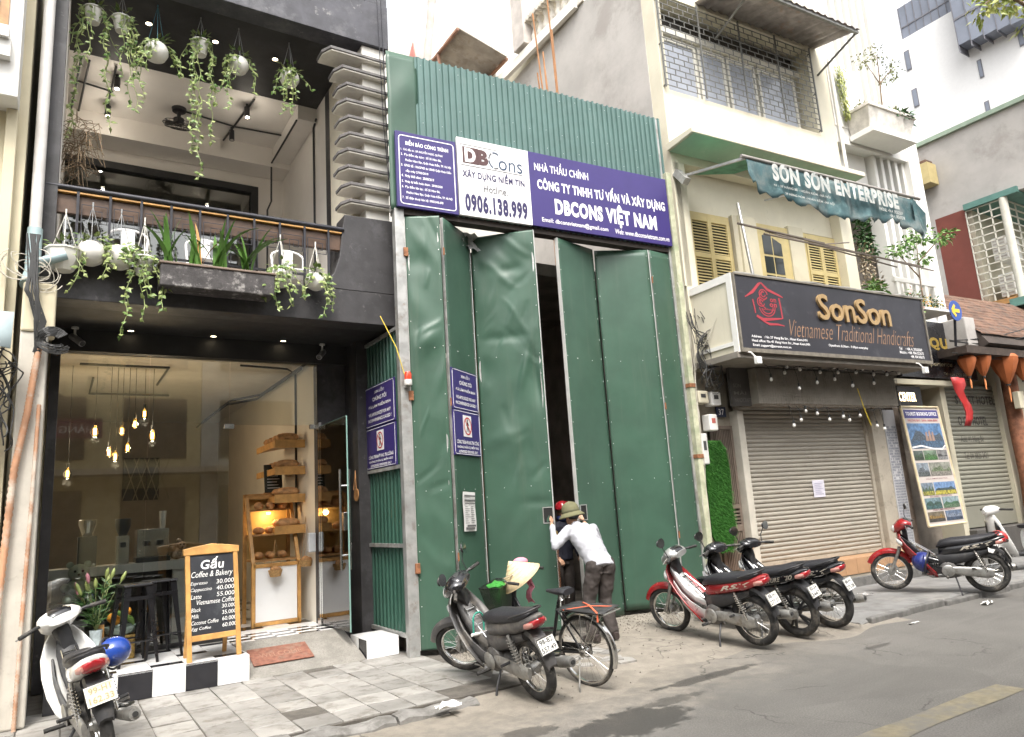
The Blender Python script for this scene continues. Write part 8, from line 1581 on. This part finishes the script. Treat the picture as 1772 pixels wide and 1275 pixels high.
# ================================================================== PEOPLE
M_skin = mat('skin', (.42, .24, .155), .55, var=.08, scale=12); M_shirt = mat('white_jersey', (.37, .375, .41), .8, var=.04, scale=4, bump=.25, bscale=9); M_trou = mat('brown_black_trousers', (.04, .032, .029), .85, var=.2, scale=6, bump=.35, bscale=10); M_shoe = mat('dark_shoe', (.04, .03, .028), .5); M_hair = mat('black_hair', (.012, .011, .01), .6)
def fuse(o, vox=.012, sm=6, disp=0):
    m = o.modifiers.new('fuse', 'REMESH'); m.mode = 'VOXEL'; m.voxel_size = vox; m.use_smooth_shade = True
    s = o.modifiers.new('smooth', 'SMOOTH'); s.factor = .5; s.iterations = sm
    if disp:
        tx = bpy.data.textures.get('folds') or bpy.data.textures.new('folds', 'CLOUDS'); tx.noise_scale = .09; d = o.modifiers.new('folds', 'DISPLACE'); d.texture = tx; d.strength = disp; d.mid_level = .5
    return o
def V3(*a): return Vector(a)
def limb(b, pts, rad, n=12):
    P, Q = [], []
    for i in range(len(pts)-1):
        for k in range(5): t_ = k/5; P.append(Vector(pts[i]).lerp(Vector(pts[i+1]), t_)); Q.append(rad[i]*(1-t_)+rad[i+1]*t_)
    P.append(Vector(pts[-1])); Q.append(rad[-1]); b.tube(P, Q, n); [b.ell(p, (r, r, r), 10, 6) for p, r in ((pts[0], rad[0]), (pts[-1], rad[-1]))]
    for p, r in zip(pts[1:-1], rad[1:-1]): b.ell(p, (r, r, r), 10, 6)
def torso(b, secs):
    """sections: centre, half width vector, half depth vector"""
    rs = []
    for c, wv, dv in secs: rs.append([Vector(c)+Vector(wv)*math.copysign(abs(math.cos(a))**.8, math.cos(a))+Vector(dv)*math.copysign(abs(math.sin(a))**.8, math.sin(a)) for a in [2*PI*j/20 for j in range(20)]])
    b.rings(rs)
def hand(b, wrist, knuck, up, side, curl):
    """palm from wrist to knuckles, four fingers curling towards -up, thumb at the side"""
    wrist, knuck, up, side = Vector(wrist), Vector(knuck), Vector(up).normalized(), Vector(side).normalized(); d = (knuck-wrist).normalized()
    rs = []
    for t_, w_, h in ((0, .024, .018), (.4, .036, .017), (1, .042, .014)): c = wrist.lerp(knuck, t_); rs.append([c+side*w_*math.cos(2*PI*j/10)+up*h*math.sin(2*PI*j/10) for j in range(10)])
    b.rings(rs)
    for k, l in enumerate((.068, .078, .073, .056)):
        p = knuck+side*(.032-.021*k); q = p+(d*.75-up*curl*.6).normalized()*l*.45; r_ = q+(d*.2-up*curl).normalized()*l*.35; e = r_+(-d*.4-up*curl).normalized()*l*.25; b.tube([p-d*.012, p, q, r_, e], [.009, .0095, .009, .0082, .006], 8)
    p = wrist+d*.03+side*.03; q = p+(side*.8+d*.6-up*.4).normalized()*.035; r_ = q+(d*.8+side*.1-up*.6).normalized()*.03; b.tube([p-side*.012, p, q, r_], [.011, .0115, .010, .007], 8)
def head_mesh(b, c, fwd, up, s=1.):
    c, fwd, up = Vector(c), Vector(fwd).normalized(), Vector(up).normalized(); sd = fwd.cross(up).normalized(); up = sd.cross(fwd)
    def P(x, y, z): return c+(sd*x+fwd*y+up*z)*s
    def el(x, y, z, rx, ry, rz, n=14, m=9):
        rs = []
        for i in range(m+1):
            t_ = PI-.03-(PI-.06)*i/m; rs.append([P(x+rx*math.sin(t_)*math.cos(2*PI*j/n), y+ry*math.sin(t_)*math.sin(2*PI*j/n), z+rz*math.cos(t_)) for j in range(n)])
        b.rings(rs)
    el(0, -.01, .03, .074, .095, .09); el(0, .03, -.045, .058, .06, .065); el(0, .04, -.075, .04, .04, .035)      # skull, face, jaw
    b.tube([P(0, .085, .02), P(0, .105, -.015), P(0, .112, -.03), P(0, .09, -.04)], [.008*s, .012*s, .015*s, .008*s], 8)  # nose
    for x in (-1, 1): el(x*.076, -.01, -.015, .012, .022, .032, 8, 6); el(x*.03, .078, .012, .02, .012, .01, 8, 6)       # ears, brows
    el(0, .088, -.06, .024, .010, .007, 8, 5); el(0, .087, -.07, .02, .010, .007, 8, 5)                             # lips
    return P
# --- man in white jersey leaning into the gap
mn = thing('person', 'person in white jersey and olive sun helmet leaning into the gate gap', 'person', (5.66, 7.25, 0)); O = Vector((5.66, 7.25, 0))
def L(*a): return Vector(a)-O
hipc = L(5.80, 7.28, .87); sh_c = L(5.74, 7.56, 1.315); neck = L(5.73, 7.65, 1.38); hd_c = L(5.74, 7.72, 1.475)
shL, shR = L(5.555, 7.56, 1.31), L(5.925, 7.55, 1.30); elL, wrL, knL = L(5.335, 7.56, 1.13), L(5.465, 7.79, 1.395), L(5.51, 7.85, 1.46); elR, wrR, knR = L(6.09, 7.62, 1.12), L(6.06, 7.87, 1.38), L(6.065, 7.92, 1.45)
hL, hR = L(5.70, 7.28, .86), L(5.90, 7.27, .86); kL, kR = L(5.64, 7.36, .47), L(5.87, 7.33, .46); aL, aR = L(5.58, 7.25, .09), L(5.84, 7.2, .09)
wv = (shR-shL).normalized(); sp_d = (sh_c-hipc).normalized(); dv = wv.cross(sp_d).normalized()
def make_torso(b, e, hem=0): torso(b, [(hipc-sp_d*hem, wv*(.172+e), dv*(.115+e)), (hipc.lerp(sh_c, .25), wv*(.165+e), dv*(.108+e)), (hipc.lerp(sh_c, .55), wv*(.18+e), dv*(.115+e)), (hipc.lerp(sh_c, .82), wv*(.2+e), dv*(.112+e)), (sh_c+sp_d*.02, wv*(.17+e), dv*(.085+e)), (sh_c+sp_d*.06, wv*(.085+e), dv*(.06+e))])
b = MB(); make_torso(b, -.012); limb(b, [sh_c+sp_d*.02, neck, hd_c], [.062, .054, .05]); limb(b, [shL, elL, wrL], [.05, .038, .026]); limb(b, [shR, elR, wrR], [.05, .038, .026]); limb(b, [hL, kL, aL], [.08, .052, .035]); limb(b, [hR, kR, aR], [.08, .052, .035])
head_mesh(b, hd_c, (.05, .9, -.1), (0, .25, 1)); hand(b, wrL, knL, (-.6, -.75, .2), (.1, -.4, -.9), .9) if False else hand(b, wrL, knL, (-.75, -.55, .3), (-.35, .3, .85), .9); hand(b, wrR, knR, (.75, -.55, .3), (.35, .3, .85), .9)
fuse(b.build('body', M_skin, mn), .008, 3)
b = MB(); make_torso(b, .012, .05); limb(b, [shL, elL, wrL.lerp(elL, .12)], [.078, .055, .038]); limb(b, [shR, elR, wrR.lerp(elR, .12)], [.078, .055, .038]); limb(b, [sh_c, neck.lerp(sh_c, .35)], [.08, .07]); fuse(b.build('jersey', M_shirt, mn), .013, 5, .028)
b = MB(); torso(b, [(hipc-V3(0, 0, .1), wv*.165, V3(0, .125, 0)), (hipc, wv*.175, dv*.122), (hipc+sp_d*.07, wv*.172, dv*.118)]); limb(b, [hL, kL, aL+V3(0, 0, .0)], [.112, .085, .078]); limb(b, [hR, kR, aR], [.112, .085, .078]); fuse(b.build('trousers', M_trou, mn), .013, 5, .035)
for a_, r0 in ((aL, 8), (aR, -4)):
    b = MB(); b.m = Matrix.Translation(a_-V3(0, 0, .09)) @ Matrix.Rotation(R(90+r0), 4, 'Z'); b.loft([(-.09, .04, .035, .04), (-.03, .05, .04, .05), (.06, .04, .045, .04), (.14, .03, .045, .03), (.18, .025, .03, .02)], 12, 3); b.build('shoe', M_shoe, mn, smooth=50)
b = MB(); b.m = Matrix.Translation(hd_c+V3(0, -.005, .045)) @ Matrix.Rotation(R(-4), 4, 'X'); b.ell((0, -.02, -.02), (.083, .1, .075), 14, 8); b.build('hair', M_hair, mn, smooth=60)
b = MB(); b.m = Matrix.Translation(hd_c+V3(-.005, 0, .058)) @ Matrix.Rotation(R(-8), 4, 'X') @ Matrix.Rotation(R(-6), 4, 'Y'); b.lathe([(.172, -.06), (.168, -.046), (.13, -.014), (.115, .0), (.114, .035), (.104, .08), (.078, .115), (.036, .134), (.001, .138)], 28, cap=False); b.build('sun_helmet', mat('olive_felt', (.13, .125, .065), .85, var=.1, scale=8), mn, smooth=50, solid=.006)
b = MB(); b.m = Matrix.Translation(hd_c+V3(-.005, 0, .058)) @ Matrix.Rotation(R(-8), 4, 'X') @ Matrix.Rotation(R(-6), 4, 'Y'); b.lathe([(.119, .0), (.12, .004), (.119, .024), (.116, .028)], 28, cap=False); b.ell((0, 0, .142), (.012, .012, .008), 8, 5); b.build('helmet_band', mat('olive_band', (.08, .078, .04), .8), mn, smooth=50)
# --- worker inside, red helmet, only partly visible
wk = thing('person', 'person in red helmet and blue scarf peering out of the dark gate gap', 'person', (6.3, 8.8, .04)); hc = V3(0, -.12, 1.5); M_bluej = mat('shaded_blue_jacket', (.015, .016, .03), .8, var=.15)  # jacket blue taken near black, darkness of the gap put into its colour
b = MB(); torso(b, [((0, 0, .85), (.16, 0, 0), (0, .11, 0)), ((0, -.02, 1.1), (.17, 0, 0), (0, .11, 0)), ((0, -.05, 1.28), (.19, 0, 0), (0, .11, 0)), ((0, -.06, 1.34), (.12, 0, 0), (0, .08, 0))]); limb(b, [(0, -.06, 1.33), (0, -.1, 1.45)], [.06, .055])
limb(b, [(-.2, -.05, 1.27), (-.26, -.05, 1.0), (-.2, -.22, .85)], [.055, .042, .03]); limb(b, [(.2, -.05, 1.27), (.27, -.05, 1.0), (.2, -.2, .85)], [.055, .042, .03]); limb(b, [(-.09, 0, .85), (-.1, -.03, .45), (-.1, .02, .08)], [.09, .06, .045]); limb(b, [(.09, 0, .85), (.1, -.03, .45), (.1, .02, .08)], [.09, .06, .045]); head_mesh(b, hc, (-.25, -1, -.15), (0, 0, 1)); hand(b, (-.2, -.22, .85), (-.19, -.28, .8), (0, -.6, .5), (1, 0, 0), .6); hand(b, (.2, -.2, .85), (.19, -.26, .8), (0, -.6, .5), (-1, 0, 0), .6); fuse(b.build('body', M_skin, wk), .009, 3)
b = MB(); torso(b, [((0, 0, .8), (.18, 0, 0), (0, .13, 0)), ((0, -.02, 1.1), (.19, 0, 0), (0, .13, 0)), ((0, -.05, 1.28), (.205, 0, 0), (0, .125, 0)), ((0, -.06, 1.36), (.12, 0, 0), (0, .09, 0))]); limb(b, [(-.2, -.05, 1.27), (-.26, -.05, 1.0), (-.205, -.2, .87)], [.07, .06, .045]); limb(b, [(.2, -.05, 1.27), (.27, -.05, 1.0), (.205, -.18, .87)], [.07, .06, .045]); fuse(b.build('jacket', M_bluej, wk), .014, 4, .02)
b = MB(); torso(b, [((0, 0, .74), (.16, 0, 0), (0, .12, 0)), ((0, 0, .86), (.17, 0, 0), (0, .12, 0))]); limb(b, [(-.09, 0, .82), (-.1, -.03, .45), (-.1, .02, .1)], [.105, .08, .075]); limb(b, [(.09, 0, .82), (.1, -.03, .45), (.1, .02, .1)], [.105, .08, .075]); fuse(b.build('trousers', M_trou, wk), .014, 4, .02)
b = MB(); b.ell((0, -.1, 1.405), (.085, .09, .06), 16, 8); b.build('scarf', mat('blue_scarf', (.04, .06, .2), .85, var=.2), wk, smooth=50)
b = MB(); b.m = Matrix.Translation((0, -.12, 1.545)); b.lathe([(.112, -.02), (.112, .0), (.105, .045), (.08, .085), (.04, .105), (.001, .11)], 24, cap=False); b.loft([(0, 0, .0, .0)]*2) if False else None; b.build('helmet', mat('red_gloss_helmet', (.4, .02, .03), .2, coat=.5), wk, smooth=50, solid=.006)
for s in (-1, 1): b = MB(); b.m = Matrix.Translation((0, 0, 0)) @ Matrix.Rotation(R(90), 4, 'Z'); b.loft([(-.1, .04, .04, .04), (0, .045, .045, .045), (.1, .03, .045, .03)], 10, 3, ); b.m = None; o = b.build('shoe', M_shoe, wk, smooth=50); o.location = (s*.1, 0, 0)
